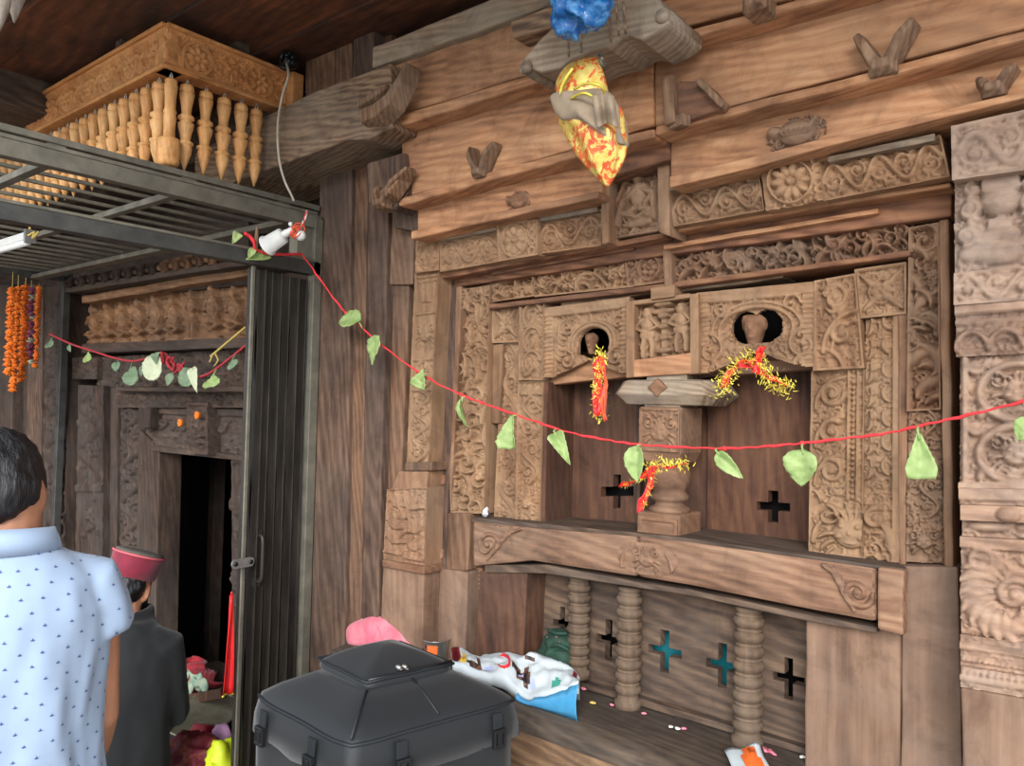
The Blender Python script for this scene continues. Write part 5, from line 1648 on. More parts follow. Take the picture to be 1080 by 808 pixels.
post = MB(); pw = .05
post.box((XG + .005, -.153, zU / 2), (.035, .038, zU)); post.build('post', IR, cg, .003)
post = MB(); post.box((XG - .02, -.19, (zU + zL) / 2), (.05, .10, zU - zL)); post.build('corner_plate', IR, cg, .003)
ybar(-.14, Yfar, XG, zU - .012, .04, .05, 'top_beam')
ybar(-.16, Yfar, XG + .016, zU + .02, .008, .012, 'top_beam_lip')
zA = WX(160, 176, XG).z
ybar(-.14, Yfar, XG - .01, zA + .005, .03, .02, 'top_rail')
for yy in (WX(60, 158, XG).y, WX(200, 190, XG).y, WX(300, 215, XG).y):
    b = MB(); b.box((XG - .01, yy, (zU + zA) / 2), (.02, .05, abs(zA - zU))); b.build('rail_spacer', IR, cg)
ybar(-.14, Yfar, XG, zL - .012, .045, .05, 'gate_header', M['iron_dark'])
ybar(-.16, Yfar, XG + .02, zL + .016, .012, .01, 'gate_header_lip', IR)
# barred roof
nb = 19
for i in range(nb):
    x = XG - .10 - .125 * i
    ybar(-.12, Yfar, x, zU - .0, .014, .012, 'roof_bar', M['iron'])
for px, py in ((127, 222), (75, 283), (14, 187), (285, 240)):
    p = WZ(px, py, zU - .02)
    b = MB(); b.bar((XG, p.y, zU - .022), (XG - .10 - .125 * nb, p.y, zU - .022), .03, .022); b.build('roof_crosspiece', IR, cg, .002)
# far frame of the cage
b = MB(); b.box((XG - .10 - .125 * nb, -1.0, zU), (.04, 1.9, .05)); b.box((XG - .10 - .125 * nb, -.08, zU / 2), (.04, .04, zU)); b.box((XG - .10 - .125 * nb, Yfar + .02, zU / 2), (.04, .04, zU)); b.build('far_frame', M['iron_dark'], cg, .003)
b = MB(); b.box((XG, Yfar - .02, zU / 2), (.05, .05, zU)); b.build('post', IR, cg, .003)

gt = thing('folding_gate', 'dark iron folding gate pushed closed against the wall boards', 'gate', (XG, -.3, 0.05))
tops = [(265.5, 7), (275, 6.5), (283, 7), (291.5, 7.5), (301, 7.5), (310, 7.5), (319, 7.5)]
ys_ = []
for i, (px, w_) in enumerate(tops):
    y = WX(px, 286, XG - .012).y; w = abs(WX(px - w_ / 2, 286, XG).y - WX(px + w_ / 2, 286, XG).y) * .86
    ys_.append(y); b = MB()
    zt_ = zL - .045 - .002 * i
    b.box((XG - .012, y, (zt_ + .05) / 2), (.016, w, zt_ - .05))
    b.box((XG - .004 + (.004 if i % 2 else 0), y + w * .38, (zt_ + .05) / 2), (.022, .005, zt_ - .05))
    b.build('slat', M['gate_slat'], gt, .002)
for zc in (1.9, 1.35, .7):
    for i in range(len(ys_) - 1):
        for s in (-1, 1):
            b = MB(); b.bar((XG - .026, ys_[i], zc - s * .12), (XG - .026, ys_[i + 1], zc + s * .12), .006, .018, (1, 0, 0)); b.build('lattice_link', M['gate_slat'], gt)
b = MB(); y = WX(260, 500, XG).y; b.bar((XG + .004, y - .004, .05), (XG + .004, y - .004, zL - .04), .010, .014, (0, 1, 0)); b.build('lead_bar', M['iron'], gt, .002)
# lock plate with two holes, and the pull handle
yl, zl_ = WX(253, 593, XG).y, WX(253, 593, XG).z
pl = MB(); w2 = .045; ring = []
for k in range(20):
    a = 2 * PI * k / 20
    ring.append((w2 * (1 if math.cos(a) > 0 else -1) * .62 + .017 * math.cos(a), .017 * math.sin(a)))
pl.prism([Vector((XG + .016, yl + u, zl_ + v_)) for u, v_ in ring], (.006, 0, 0)); pl.build('lock_plate', M['zinc'], gt, .001)
for s in (-1, 1):
    h = MB(); h.lathe([(.008, -.001), (.008, .001)], (XG + .0235, yl + s * .03, zl_), 14, (1, 0, 0)); h.build('lock_hole', M['buckle'], gt)
hy = WX(271, 590, XG).y; ha, hb = WX(271, 565, XG).z, WX(271, 612, XG).z
h = MB(); h.tube(spline([(XG, hy, ha), (XG + .03, hy, ha - .005), (XG + .034, hy, (ha + hb) / 2), (XG + .03, hy, hb + .005), (XG, hy, hb)], 5), .007, 8)
h.box((XG + .0, hy, ha + .005), (.012, .03, .03)); h.box((XG + .0, hy, hb - .005), (.012, .03, .03)); h.build('handle', M['gate_slat'], gt)

# red ribbon hanging beside the gate edge
p0, p1 = WX(247, 628, XG - .01), WX(242, 733, XG - .01)
rb = MB(); G = []
for j in range(14):
    t = j / 13; row = []
    for i in range(5):
        u = (i / 4 - .5) * (.012 + .030 * t)
        row.append(Vector((XG - .02 + .012 * math.sin(i * 1.6 + t * 2), p0.y + (p1.y - p0.y) * t + u - .005, p0.z + (p1.z - p0.z) * t)))
    G.append(row)
rr = thing('hanging_ribbon', 'bright red ribbon with gold edge hanging by the gate edge', 'ribbon', (XG - .02, p1.y, p1.z))
rb.grid(G).build('ribbon_strip', M['ribbon_bright'], rr, solid=.002)
rb = MB(); rb.tube([G[-1][0], G[-1][2], G[-1][4]], .004, 6); rb.build('gold_edge', M['tinsel_gold'], rr)
rb = MB(); rb.tube([G[0][2], G[0][2] + Vector((.004, 0, .012))], .003, 6); rb.build('ribbon_tie', M['ribbon_bright'], rr)

# tube light under the cage roof
ta, tb_ = WZ(-30, 268, zU - .12), WZ(34, 250, zU - .12)
tb_.y = ta.y
tl = thing('tube_light', 'slim white tube light fixed under the cage roof', 'lamp', ((ta.x + tb_.x) / 2, ta.y, zU - .14))
b = MB(); b.bar(ta, tb_, .034, .03); b.build('lamp_housing', M['white_plastic'], tl, .004)
b = MB(); b.tube([ta + Vector((0, -.004, -.022)), tb_ + Vector((0, -.004, -.022))], .012, 10); b.build('tube', M['white_plastic'], tl)
b = MB(); b.bar(tb_, tb_ + (tb_ - ta).normalized() * .012, .04, .05); b.build('end_cap', M['zinc'], tl, .002)
b = MB(); c = tb_ + Vector((0, 0, .02)); b.tube(spline([c + Vector((0, 0, .075)), c, c + Vector((.02, -.01, -.02)), c + Vector((.045, 0, -.01)), c + Vector((.06, -.01, -.035)), c + Vector((.085, 0, -.012))], 6), .004, 6); b.build('cord_tie', M['twine'], tl)
# =====================================================================  LEAF GARLANDS
def leaf_mesh(mb, tip_from, tip_to, wd, face, fold=.5, curl=.3, ser=.06, seed=0, shape='ovate'):
    """one leaf from its stalk end to its tip; face = direction its upper side looks to"""
    a, b = Vector(tip_from), Vector(tip_to); L = (b - a).length; d = (b - a).normalized(); f = Vector(face)
    f = (f - d * f.dot(d)).normalized(); s = d.cross(f)
    rows = []; n, m = 14, 9; r = random.Random(seed)
    ph = r.uniform(0, 6)
    for i in range(n + 1):
        t = i / n
        if shape == 'ovate': w = wd * (math.sin(PI * t ** .72)) ** .75 * (1 - .12 * t)
        elif shape == 'tri': w = wd * (1 - t) ** .8 * min(1, t * 6 + .3)
        elif shape == 'fan': w = wd * min(1, t * 1.2 + .12) * (1 if t < .9 else .9)
        else: w = wd * (math.sin(PI * min(t * .9 + .05, 1))) ** .5
        w = max(w, .0006)
        if ser: w *= 1 + ser * math.sin(t * 40 + ph)
        row = []
        for j in range(m):
            u = -1 + 2 * j / (m - 1)
            z = abs(u) * fold * w - curl * L * t * t + .06 * wd * math.sin(7 * t + 4 * u + ph) + .05 * wd * math.cos(t * 24 + abs(u) * 5)
            row.append(a + d * (t * L - .15 * L * curl * t * t) + s * (u * w * math.cos(fold * .6)) + f * z)
        rows.append(row)
    mb.grid(rows)
    return mb


YS = -0.20
gar = thing('leaf_garland', 'long red string of green leaves drooping across the carved window', 'garland', W(673, 470, YS))
sp_ = [(318, 268, -.25), (328, 281, -.24), (345, 305, -.22), (365, 330, YS), (405, 366, YS), (450, 398, YS), (486, 416, YS), (520, 429, YS), (560, 443, YS), (600, 456, YS), (640, 464, YS), (670, 468.5, YS), (715, 471.5, YS), (764, 473, YS), (805, 471, YS), (846, 467.5, YS), (895, 462, YS), (935, 457, YS), (975, 448, -.21), (1020, 438, -.22), (1080, 423, -.23), (1150, 402, -.23), (1260, 362, -.24)]
path = spline([W(a, b, y) for a, b, y in sp_], 6)
r_ = random.Random(3)
MB().tube([p + Vector((0, .002 * math.sin(i * 1.3), .0012 * math.sin(i * 2.1))) for i, p in enumerate(path)], [.0030 + .0008 * math.sin(i * .9) for i in range(len(path))], 7).build('string', M['string_red'], gar)
lv = [  # stalk px, tip px, half-width px, face, fold, curl, shape, material
    ((381, 338), (354, 336), 12, (-.1, -1, .6), .35, .15, 'ovate'),
    ((400, 354), (388, 385), 14, (-.2, -1, .2), .25, .15, 'ovate'),
    ((447, 390), (441, 411), 13, (0, -1, .3), .5, .3, 'fan'),
    ((487, 420), (488, 453), 8, (-.7, -1, .1), .7, .2, 'ovate'),
    ((541, 438), (540, 474), 15, (0, -1, .1), .9, .05, 'fan'),
    ((585, 457), (601, 490), 12, (.5, -1, .3), .8, .1, 'tri'),
    ((672, 470), (672, 509), 13, (.1, -1, .2), .8, .05, 'ovate'),
    ((756, 477), (782, 505), 9, (-.4, -1, .4), .5, .1, 'ovate'),
    ((848, 474), (842, 514), 18, (0, -1, .1), .4, .2, 'ovate'),
    ((969, 457), (972, 506), 14, (.3, -1, 0), .5, .1, 'fan'),
    ((1086, 441), (1074, 465), 10, (.1, -1, .1), .4, .2, 'ovate'),
]
for k, (a, b, w, fc, fo, cu, shp) in enumerate(lv):
    A = W(a[0], a[1], YS - .012); B = W(b[0], b[1], YS - .02)
    wd = w / F * (A - CAM).length
    o = leaf_mesh(MB(), A, B, wd, fc, fo, cu, .05, k, shp)
    near = min(path, key=lambda p: (p - A).length)
    o.tube([near, (near + A) / 2 + Vector((0, -.008, 0)), A + (B - A) * .15], .0022, 6)
    o.build('leaf', M['leaf'], gar, solid=.0012)
for k in range(4):     # little knots where leaves are tied in
    p = path[(18, 40, 78, 90)[k]]
    MB().ell(p, (.007, .006, .006), None, 8, 6).build('knot', M['string_red'], gar)
# leaves tucked at the iron header end
for k, (a, b, w, shp, m) in enumerate((((252, 246), (245, 257), 6, 'tri', 'leaf'), ((268, 262), (262, 272), 4, 'ovate', 'leaf'), ((286, 270), (260, 272), 5, 'ovate', 'leaf'), ((274, 264), (286, 273), 5, 'ovate', 'leaf'))):
    x = XG + .045; A, B = WX(*a, x), WX(*b, x)
    leaf_mesh(MB(), A, B, w / F * (A - CAM).length, (.9, -.5, .3), .4, .1, .05, 30 + k, shp).build('leaf', M[m], gar, solid=.0012)
MB().tube(spline([WX(258, 246, XG + .05), WX(264, 250, XG + .05), WX(268, 256, XG + .055), WX(270, 263, XG + .05), WX(285, 268, XG + .05), W(318, 268, -.25)], 5), [.007] * 10 + [.005] * 16, 7).build('string', M['string_red'], gar)
MB().tube([WX(271, 239, XG + .05), WX(270.5, 252, XG + .05), WX(270, 263, XG + .05)], [.004, .008, .006], 7).build('twig', M['peg'], gar)

# white fitting tied at the corner of the cage
fx = XG + .05
ft = thing('lamp_holder', 'white lamp holder tied with red and white thread at the cage corner', 'lamp', WX(290, 256, XG + .05))
dl = (WX(290, 254, fx) - CAM).dot(FWD) - .09
a, b = WD(281.5, 259.5, dl + .025), WD(299, 248, dl)
d_ = (b - a).normalized(); r = .034
MB().lathe([(r * 1.12, 0), (r * 1.12, .004), (r * .95, .004), (r * .82, (b - a).length * .96), (r * .3, (b - a).length)], a, 18, d_).build('holder_cup', M['white_plastic'], ft)
MB().lathe([(.013, 0), (.014, .02), (.011, .028), (.0105, .045)], b - d_ * .004, 14, d_).build('neck', M['white_plastic'], ft)
MB().lathe([(.022, -.0015), (.022, .0)], a, 14, d_).build('socket_mouth', M['buckle'], ft)
MB().ell(WD(317, 248.5, dl), .0185, None, 14, 10).build('bulb', M['white_plastic'], ft)
MB().ell(WD(306.5, 236.5, dl), .008, None, 10, 7).build('plug_knob', M['white_plastic'], ft)
cd = MB(); q = random.Random(5)
for k in range(9):
    c = WD(313 + q.uniform(-3, 3), 243 + q.uniform(-4, 4), dl - .01); R_ = q.uniform(.010, .020)
    n_ = Vector((q.gauss(0, 1), q.gauss(0, 1), q.gauss(0, 1))).normalized(); u_ = n_.orthogonal().normalized(); v_ = n_.cross(u_)
    cd.tube([c + u_ * R_ * math.cos(t) + v_ * R_ * math.sin(t) for t in [2 * PI * i / 12 for i in range(13)]], .0022, 5)
cd.build('wound_thread', M['ribbon_orange'], ft)
MB().tube(spline([WD(324, 222, dl), WD(322, 230, dl), WD(319, 236, dl), WD(317, 242, dl)], 5), .0035, 6).build('tie_thread', M['crumb'], ft)
MB().tube(spline([WD(324.4, 222, dl - .003), WD(321, 229, dl - .003), WD(320, 236, dl - .003), WD(316, 241, dl - .003)], 5), .0024, 6).build('red_thread', M['string_red'], ft)

# second garland in front of the shrine
YG = -0.24
g2 = thing('leaf_garland', 'dull red string with pale and drying leaves across the shrine frieze', 'garland', W(163, 385, YG))
p2 = [(52, 352), (62, 357), (78, 364), (100, 371), (122, 378), (140, 381), (155, 378), (166, 373), (175, 379), (186, 386), (195, 395), (208, 398), (222, 393), (240, 380), (262, 362), (275, 350)]
path2 = spline([W(a, b, YG) for a, b in p2], 5)
MB().tube(path2, .0055, 6).build('string', M['string_dim'], g2)
tg = MB()
for k in range(8):
    c = [W(172 + k * 3.2, 377 + k * 2.3, YG - .01) + Vector((q.uniform(-.03, .03), q.uniform(-.02, .02), q.uniform(-.03, .03))) for _ in range(4)]
    tg.tube(spline(c, 4), .005, 5)
tg.build('tangled_string', M['string_dim'], g2)
for k, (a, b, w, shp, m) in enumerate((((163, 375), (162, 401), 11, 'round', 'leaf_pale'), ((165, 372), (164, 384), 6, 'tri', 'leaf_dull'), ((153, 385), (148, 397), 4, 'ovate', 'leaf_dull'),
                                        ((200, 388), (196, 408), 9, 'round', 'leaf_dull'), ((203, 388), (207, 414), 7, 'tri', 'leaf_pale'), ((182, 394), (176, 407), 5, 'ovate', 'leaf_dull'),
                                        ((225, 396), (225, 408), 10, 'fan', 'leaf'), ((93, 372), (93, 381), 5, 'fan', 'leaf'), ((124, 382), (122, 392), 5, 'ovate', 'leaf_dull'), ((245, 380), (247, 387), 7, 'fan', 'leaf_dull'),
                                        ((137, 390), (142, 404), 9, 'round', 'leaf_dull'), ((73, 364), (74, 371), 2.5, 'ovate', 'leaf_dull'), ((54, 358), (53, 366), 5, 'fan', 'leaf_dull'))):
    A, B = W(*a, YG - .015), W(*b, YG - .03)
    o = leaf_mesh(MB(), A, B, w / F * (A - CAM).length, (.5, -1, .2), .35, .05, .04, 50 + k, shp)
    near = min(path2, key=lambda p: (p - A).length); o.tube([near, A, A + (B - A) * .1], .003, 5)
    o.build('leaf', M[m], g2, solid=.0015)
tw = MB(); tw.tube(spline([W(259, 345, -.1), W(240, 361, -.12), W(222, 376, -.13)], 6), .0055, 6)
tw.tube(spline([W(227, 373, -.13), W(230, 380, -.14), W(226, 386, -.14)], 5), .004, 5); tw.tube(spline([W(224, 375, -.13), W(221, 382, -.14)], 5), .004, 5)
tag(tw.build('straw_twine', M['twine']), 'short straw-yellow twine slanting beside the shrine frieze', 'twine')

# marigold strings at the far left
def flower_mesh(r, seed):
    mb = MB(); q = random.Random(seed)
    mb.ell((0, 0, 0), (r * .8, r * .8, r * .55), None, 10, 6)
    for ring, (n, rr, z) in enumerate(((9, .8, -.1), (8, .62, .25), (6, .35, .42))):
        for k in range(n):
            a = 2 * PI * k / n + q.uniform(0, .5)
            mb.ell((r * rr * math.cos(a), r * rr * math.sin(a), r * z), (r * .33, r * .33, r * .2), None, 6, 4)
    return mb.mesh('marigold_head')


fm = {}
for key, mat in (('o', 'marigold'), ('m', 'magenta'), ('w', 'leaf_pale')):
    fm[key] = flower_mesh(1.0, 2); fm[key].materials.append(M[mat])
ordn = ['leftmost long one', 'second from the left', 'third from the left', 'fourth from the left', 'thin rightmost one']
q = random.Random(9)
for i, (px, y0, y1, px2, r, ky) in enumerate(((13, 303, 396, 8, 4.4, 'o'), (19, 302, 414, 13, 4.2, 'o'), (27, 301, 403, 23, 5.2, 'o'), (33, 303, 384, 31, 4.4, 'm'), (41, 302, 388, 37, 3.4, 'o'))):
    yy = -.46 + .06 * i
    A, B = W(px, y0, yy), W(px2, y1, yy)
    t = thing('marigold_string', ('marigold' if ky == 'o' else 'magenta and white') + ' flower string hanging under the cage roof, ' + ordn[i], 'garland', B, 'flower strings')
    rr = r / F * (A - CAM).length * .80
    MB().tube([Vector((A.x, A.y, zU - .05)), A, B], .002, 5).build('thread', M['twine'], t)
    n = max(5, int((A - B).length / (rr * 1.05)))
    for k in range(n):
        f = bpy.data.objects.new('flower', fm[('m' if (k % 5) else 'w') if ky == 'm' else 'o']); COL.objects.link(f); f.parent = t
        s = (k + .5) / n; p = B + (A - B) * s
        f.location = p - B + Vector((q.uniform(-.25, .25) * rr, q.uniform(-.25, .25) * rr, 0)); f.scale = (rr, rr, rr * .9)
        f.rotation_euler = (q.uniform(-.5, .5), q.uniform(-.5, .5), q.uniform(0, 6))


# =====================================================================  TINSEL PIECES
def tinsel(name, label, px_path, y, w, ribbons, seed, length=.035, n=260):
    t = thing(name, label, 'tinsel', W(*px_path[-1], y))
    q = random.Random(seed)
    pts = spline([W(a, b, y - .034 - .008 * math.sin(i)) for i, (a, b) in enumerate(px_path)], 6)
    mb = MB()
    for k in range(n):
        i = q.randrange(len(pts) - 1); p = pts[i] + (pts[i + 1] - pts[i]) * q.random()
        d = Vector((q.gauss(0, 1), q.gauss(-.5, .6), q.gauss(0, 1))).normalized()
        L = length * q.uniform(.4, 1.1); s = d.orthogonal().normalized() * .0013
        p = p + Vector((q.gauss(0, 1) * w * .4, q.uniform(-.03, .012), q.gauss(0, 1) * w * .4))
        e = p + d * L; m_ = (p + e) / 2 + Vector((0, 0, -.1 * L))
        mb.add([p - s, p + s, m_ + s, e, m_ - s], [(0, 1, 2, 4), (4, 2, 3)])
    mb.build('tinsel_fringe', M['tinsel_gold'], t, fix=False)
    for (a, m, ww) in ribbons:
        rp = spline([W(x, yy, y - .044) for x, yy in a], 5); r = MB(); G = []
        for i, p in enumerate(rp):
            s_ = math.sin(i * .9) * .5
            G.append([p + Vector((math.cos(s_) * u * ww, -abs(u) * .012 + .008 * math.sin(i * .7 + u * 3), math.sin(s_) * u * ww)) for u in (-1, -.5, 0, .5, 1)])
        r.grid(G).build('ribbon', M[m], t, solid=.0015)
    return t


tinsel('tinsel_garland', 'red and gold tinsel tassel hanging straight from the left arch', [(634, 371), (636, 380), (635, 395), (634, 410), (634, 425), (634, 440)], -.06, .02,
       [([(632, 378), (630, 395), (631, 415), (630, 440)], 'ribbon_red', .007), ([(637, 378), (640, 398), (639, 420), (640, 444)], 'ribbon_orange', .007), ([(634, 376), (634, 400), (635, 438)], 'ribbon_bright', .008)], 1, .015, 420)
tinsel('tinsel_garland', 'red and gold tinsel spread like an arch below the right arch', [(763, 415), (766, 404), (771, 392), (780, 384), (793, 378), (800, 382), (808, 390), (814, 400), (824, 407), (834, 407)], -.06, .03,
       [([(766, 409), (772, 392), (784, 383), (797, 380), (806, 374)], 'ribbon_orange', .009), ([(806, 366), (802, 378), (800, 392), (812, 398), (830, 406)], 'ribbon_bright', .009), ([(786, 384), (796, 390), (806, 394)], 'ribbon_red', .012)], 2, .017, 520)
rt = tinsel('tinsel_garland', 'red and gold tinsel ribbon tied around the neck of the middle pillar', [(684, 492), (695, 490), (706, 490), (718, 490), (724, 488)], -.10, .02,
       [([(690, 491), (705, 493), (724, 489)], 'ribbon_red', .007), ([(690, 492), (680, 502), (668, 508), (656, 513)], 'ribbon_bright', .009), ([(692, 492), (688, 508), (682, 524), (676, 540)], 'ribbon_red', .010)], 3, .015, 200)
tinsel2 = MB(); q = random.Random(12)
for pth in ([(690, 492), (676, 505), (658, 512)], [(692, 494), (686, 515), (678, 538)]):
    pp = spline([W(x, y, -.150) for x, y in pth], 6)
    for k in range(90):
        p = pp[q.randrange(len(pp))]; d = Vector((q.gauss(0, 1), q.gauss(-.4, .6), q.gauss(0, 1))).normalized(); e = p + d * .014; s = d.orthogonal().normalized() * .0012
        tinsel2.add([p - s, p + s, e], [(0, 1, 2)])
tinsel2.build('tinsel_fringe', M['tinsel_gold'], rt, fix=False)

# =====================================================================  HANGING BUNDLE, BLUE PLASTIC BAG
yh = -0.46
bun = thing('cloth_bundle', 'red and gold brocade bundle tied with grey cloth, hanging from the grey bracket', 'bundle', W(640, 196, yh))


def bundle_rings(rows, depth, ns=40, amp=.006, seed=0, f=7):
    out = []
    for k, (py, xl, xr, py2) in enumerate(rows):
        L, R_ = W(xl, py, yh), W(xr, py2, yh); c = (L + R_) / 2; h = (R_ - L) / 2; n = Vector((0, -1, 0)); ring = []
        for i in range(ns):
            a = 2 * PI * i / ns
            rr = 1 + .06 * math.sin(a * f + k * .35 + seed) + .05 * math.sin(a * 3 - k * .5)
            p = c + h * math.cos(a) * rr + n * (h.length * depth * math.sin(a) * rr)
            ring.append(p + noise.noise_vector(p * 16) * amp)
        out.append(ring)
    return out


up = [(64, 612, 632, 58), (68, 604, 634, 62), (74, 598, 637, 72), (84, 592, 639, 84), (94, 588, 640, 94), (104, 590, 640, 100), (110, 594, 642, 104)]
MB().loft(bundle_rings(up, .55, 40, .006, 0, 5)).build('top_flap', M['brocade'], bun, sub=1)
low = [(116, 590, 652, 108), (126, 591, 657, 118), (136, 596, 659, 128), (146, 601, 660, 140), (156, 606, 659, 152), (166, 611, 657, 164), (176, 618, 653, 176), (186, 627, 648, 186), (193, 635, 645, 193), (197, 639, 642, 197)]
MB().loft(bundle_rings(low, .6, 40, .006, 2, 6)).build('body', M['brocade'], bun, sub=1)
mid = [(99, 590, 640, 97), (104, 588, 646, 99), (110, 588, 651, 104), (117, 588, 655, 112), (124, 590, 657, 122), (130, 594, 659, 134), (133, 606, 660, 146), (136, 628, 660, 160)]
MB().loft(bundle_rings(mid, .66, 44, .016, 4, 6)).build('grey_lining', M['grey_cloth'], bun, sub=1)
fl_ = MB(); G = []
for j in range(9):
    row = []
    for i in range(9):
        px = 624 + 24 * i / 8 + j * .6; py = 100 + 30 * j / 8 + 6 * abs(i - 4) / 4 * (j / 8)
        p = W(px, py, yh - .075 - .014 * math.sin(i * 1.3) - .012 * math.sin(j * .6)); row.append(p)
    G.append(row)
fl_.grid(G).build('hanging_fold', M['grey_cloth'], bun, solid=.003, sub=1)
hm = MB(); hm.tube(spline([W(604, 72, yh - .045), W(597, 82, yh - .05), W(592, 94, yh - .045), W(592, 104, yh - .04)], 5), .004, 7)
hm.tube(spline([W(606, 94, yh - .07), W(618, 88, yh - .08), W(632, 90, yh - .075), W(638, 98, yh - .05)], 5), .0035, 7)
hm.tube(spline([W(602, 104, yh - .06), W(616, 98, yh - .085), W(628, 104, yh - .07)], 5), .0035, 7)
hm.build('gold_hem', M['tinsel_gold'], bun)
MB().tube(spline([W(622, 64, yh - .01), W(628, 60, yh), W(635, 62, -.472)], 5), .004, 6).build('hanging_loop', M['grey_cloth'], bun)


def crumple(c, rad, voxel, amp, freq, seed, extra=()):
    mb = MB(); mb.ell(c, rad, None, 24, 16)
    for e in extra: mb.ell(*e)
    vs, ns, fs = remesh(mb, voxel, 3)
    out = []
    for v, n in zip(vs, ns):
        a = noise.noise(v * freq + Vector((seed, 0, 0))); b = noise.noise(v * freq * 2.6 + Vector((0, seed, 0)))
        out.append(v + n * amp * (abs(a) * -2.2 + .6 + .6 * abs(b)))
    return MB().add(out, fs, True)


c = W(613, -2, -.58)
bb = thing('plastic_bag', 'crumpled shiny blue plastic bag stuffed above the grey bracket', 'bag', (c.x, c.y, c.z - .07))
crumple(c, (.062, .055, .070), .006, .018, 22, 3, (((c.x + .03, c.y, c.z - .035), (.03, .03, .035)), ((c.x - .03, c.y, c.z - .03), (.035, .03, .045)))).build('blue_film', M['blue_film'], bb, fix=False)
kn = MB()
for k in range(7):
    a = k * .9; kn.tube(spline([c + Vector((0, 0, .06)), c + Vector((.03 * math.cos(a), .03 * math.sin(a), .09)), c + Vector((.05 * math.cos(a), .04 * math.sin(a), .12))], 4), [.012] * 4 + [.006] * 5, 6)
kn.build('knot', M['blue_film'], bb)

# =====================================================================  BLACK BAG
zE = 1.0
Fc, Rc, Lc = WZ(370, 782, zE), WZ(542, 734, zE), WZ(272, 729, zE)
ux = (Fc - Lc); uy = (Rc - Fc)
uy = Vector((uy.x, uy.y, 0)); ux = Vector((ux.x, ux.y, 0))
Bc = Lc + uy
zb0 = 0.545
bag = thing('delivery_bag', 'large black nylon bag with a hipped lid and buckles beside the bench', 'bag', ((Fc.x + Bc.x) / 2, (Fc.y + Bc.y) / 2, zb0))
cen = (Fc + Bc) / 2


def bp(s, t, z, puff=0.0):        # s along x (0 left..1 right), t along y (0 front..1 back)
    p = Lc + ux * s + uy * t
    p = cen + (p - cen) * (1 + puff)
    return Vector((p.x, p.y, z))


def brink(z, k=0.0, n=12, rc_=.06, seed=0, amp=0.004):
    """rounded-rectangle ring at height z, scaled by 1+k"""
    pts = []
    cor = ((1, 0), (1, 1), (0, 1), (0, 0))
    for ci in range(4):
        a, b_, c_ = cor[ci - 1], cor[ci], cor[(ci + 1) % 4]
        for i in range(n):
            t_ = i / n
            th = t_ * 2 - 1
            if th < 0: s = b_[0] + (a[0] - b_[0]) * (-th) * .5 * 1; t2 = b_[1] + (a[1] - b_[1]) * (-th) * .5
            else: s = b_[0] + (c_[0] - b_[0]) * th * .5; t2 = b_[1] + (c_[1] - b_[1]) * th * .5
            e = math.exp(-(abs(th) / .18) ** 2) * rc_
            s += (.5 - s) * e; t2 += (.5 - t2) * e
            p = bp(s, t2, z, k)
            pts.append(p + noise.noise_vector(p * 9 + Vector((seed, 0, 0))) * amp)
    return pts


body = MB()
body.loft([brink(zb0, -.02, seed=1, amp=.002), brink(zb0 + .01, .0, seed=1, amp=.002), brink(.66, .04, amp=.008), brink(.78, .06, amp=.010), brink(.88, .06, amp=.009), brink(.97, .03, amp=.006), brink(.985, .0, amp=.003)])
body.build('body', M['bag'], bag)


# lid: skirt hanging over the body, sloping top, raised pyramid pocket
def lev(z, k, n=14, amp=.003, seed=5, rc_=.05): return brink(z, k, n, rc_, seed, amp)


lid = MB()
zr = zE
lid.loft([lev(zr - .095, .094, amp=.010), lev(zr - .05, .080, amp=.006), lev(zr - .012, .045), lev(zr, .02), lev(zr + .022, -.14), lev(zr + .042, -.33), lev(zr + .052, -.42)])
lid.build('lid', M['bag'], bag)


def inner(s, t, z): return bp(s, t, z)


fI, rI, lI, bI = WZ(388, 727, zE + .056), WZ(476, 706, zE + .056), WZ(336, 701, zE + .056), None
bI = lI + (rI - fI)
top_f, top_r, top_l = WZ(420, 679, zE + .105), WZ(470, 694, zE + .09), WZ(368, 682, zE + .095)
pk = MB()


def quadring(a, b_, c_, d_, n=6, amp=.003, seed=0):
    out = []
    for p, q_ in ((a, b_), (b_, c_), (c_, d_), (d_, a)):
        for i in range(n):
            x = p + (q_ - p) * (i / n); out.append(x + noise.noise_vector(x * 14 + Vector((seed, 0, 0))) * amp)
    return out


cI = (fI + bI) / 2
def shrink(p, k, dz): return Vector((cI.x + (p.x - cI.x) * k, cI.y + (p.y - cI.y) * k, p.z + dz))
rings = []
for k, dz in ((1.05, -.015), (1.05, .0), (1.02, .012), (.97, .018), (.66, .038), (.36, .052), (.1, .060)):
    rings.append(quadring(shrink(lI, k, dz), shrink(fI, k, dz), shrink(rI, k, dz), shrink(bI, k, dz), 6, .003))
pk.loft(rings); pk.build('raised_pocket', M['bag'], bag, sub=1)
# piping along the seams
def seam(ring, r, nm='piping'):
    MB().tube(ring + [ring[0]], r, 6, False).build(nm, M['bag_trim'], bag)


seam(lev(zr - .010, .047), .0045)
seam([p + Vector((0, 0, .002)) for p in quadring(shrink(lI, 1.03, .013), shrink(fI, 1.03, .013), shrink(rI, 1.03, .013), shrink(bI, 1.03, .013), 6, .003)], .0035)
for a, b_ in ((fI, Fc),):
    MB().tube([shrink(a, 1.06, -.008) + Vector((0, 0, .008)), (shrink(a, 1.06, 0) + Vector((b_.x, b_.y, zE))) / 2 + Vector((0, 0, .006)), Vector((b_.x, b_.y, zE + .004))], .003, 6).build('top_seam', M['bag_trim'], bag)
m1 = (Fc + Rc) / 2; m2 = (fI + rI) / 2
MB().tube([m2 + Vector((0, 0, .004)), (m1 + m2) / 2 + Vector((0, 0, .008)), Vector((m1.x, m1.y, zE + .006))], .0028, 6).build('top_seam', M['bag_trim'], bag)
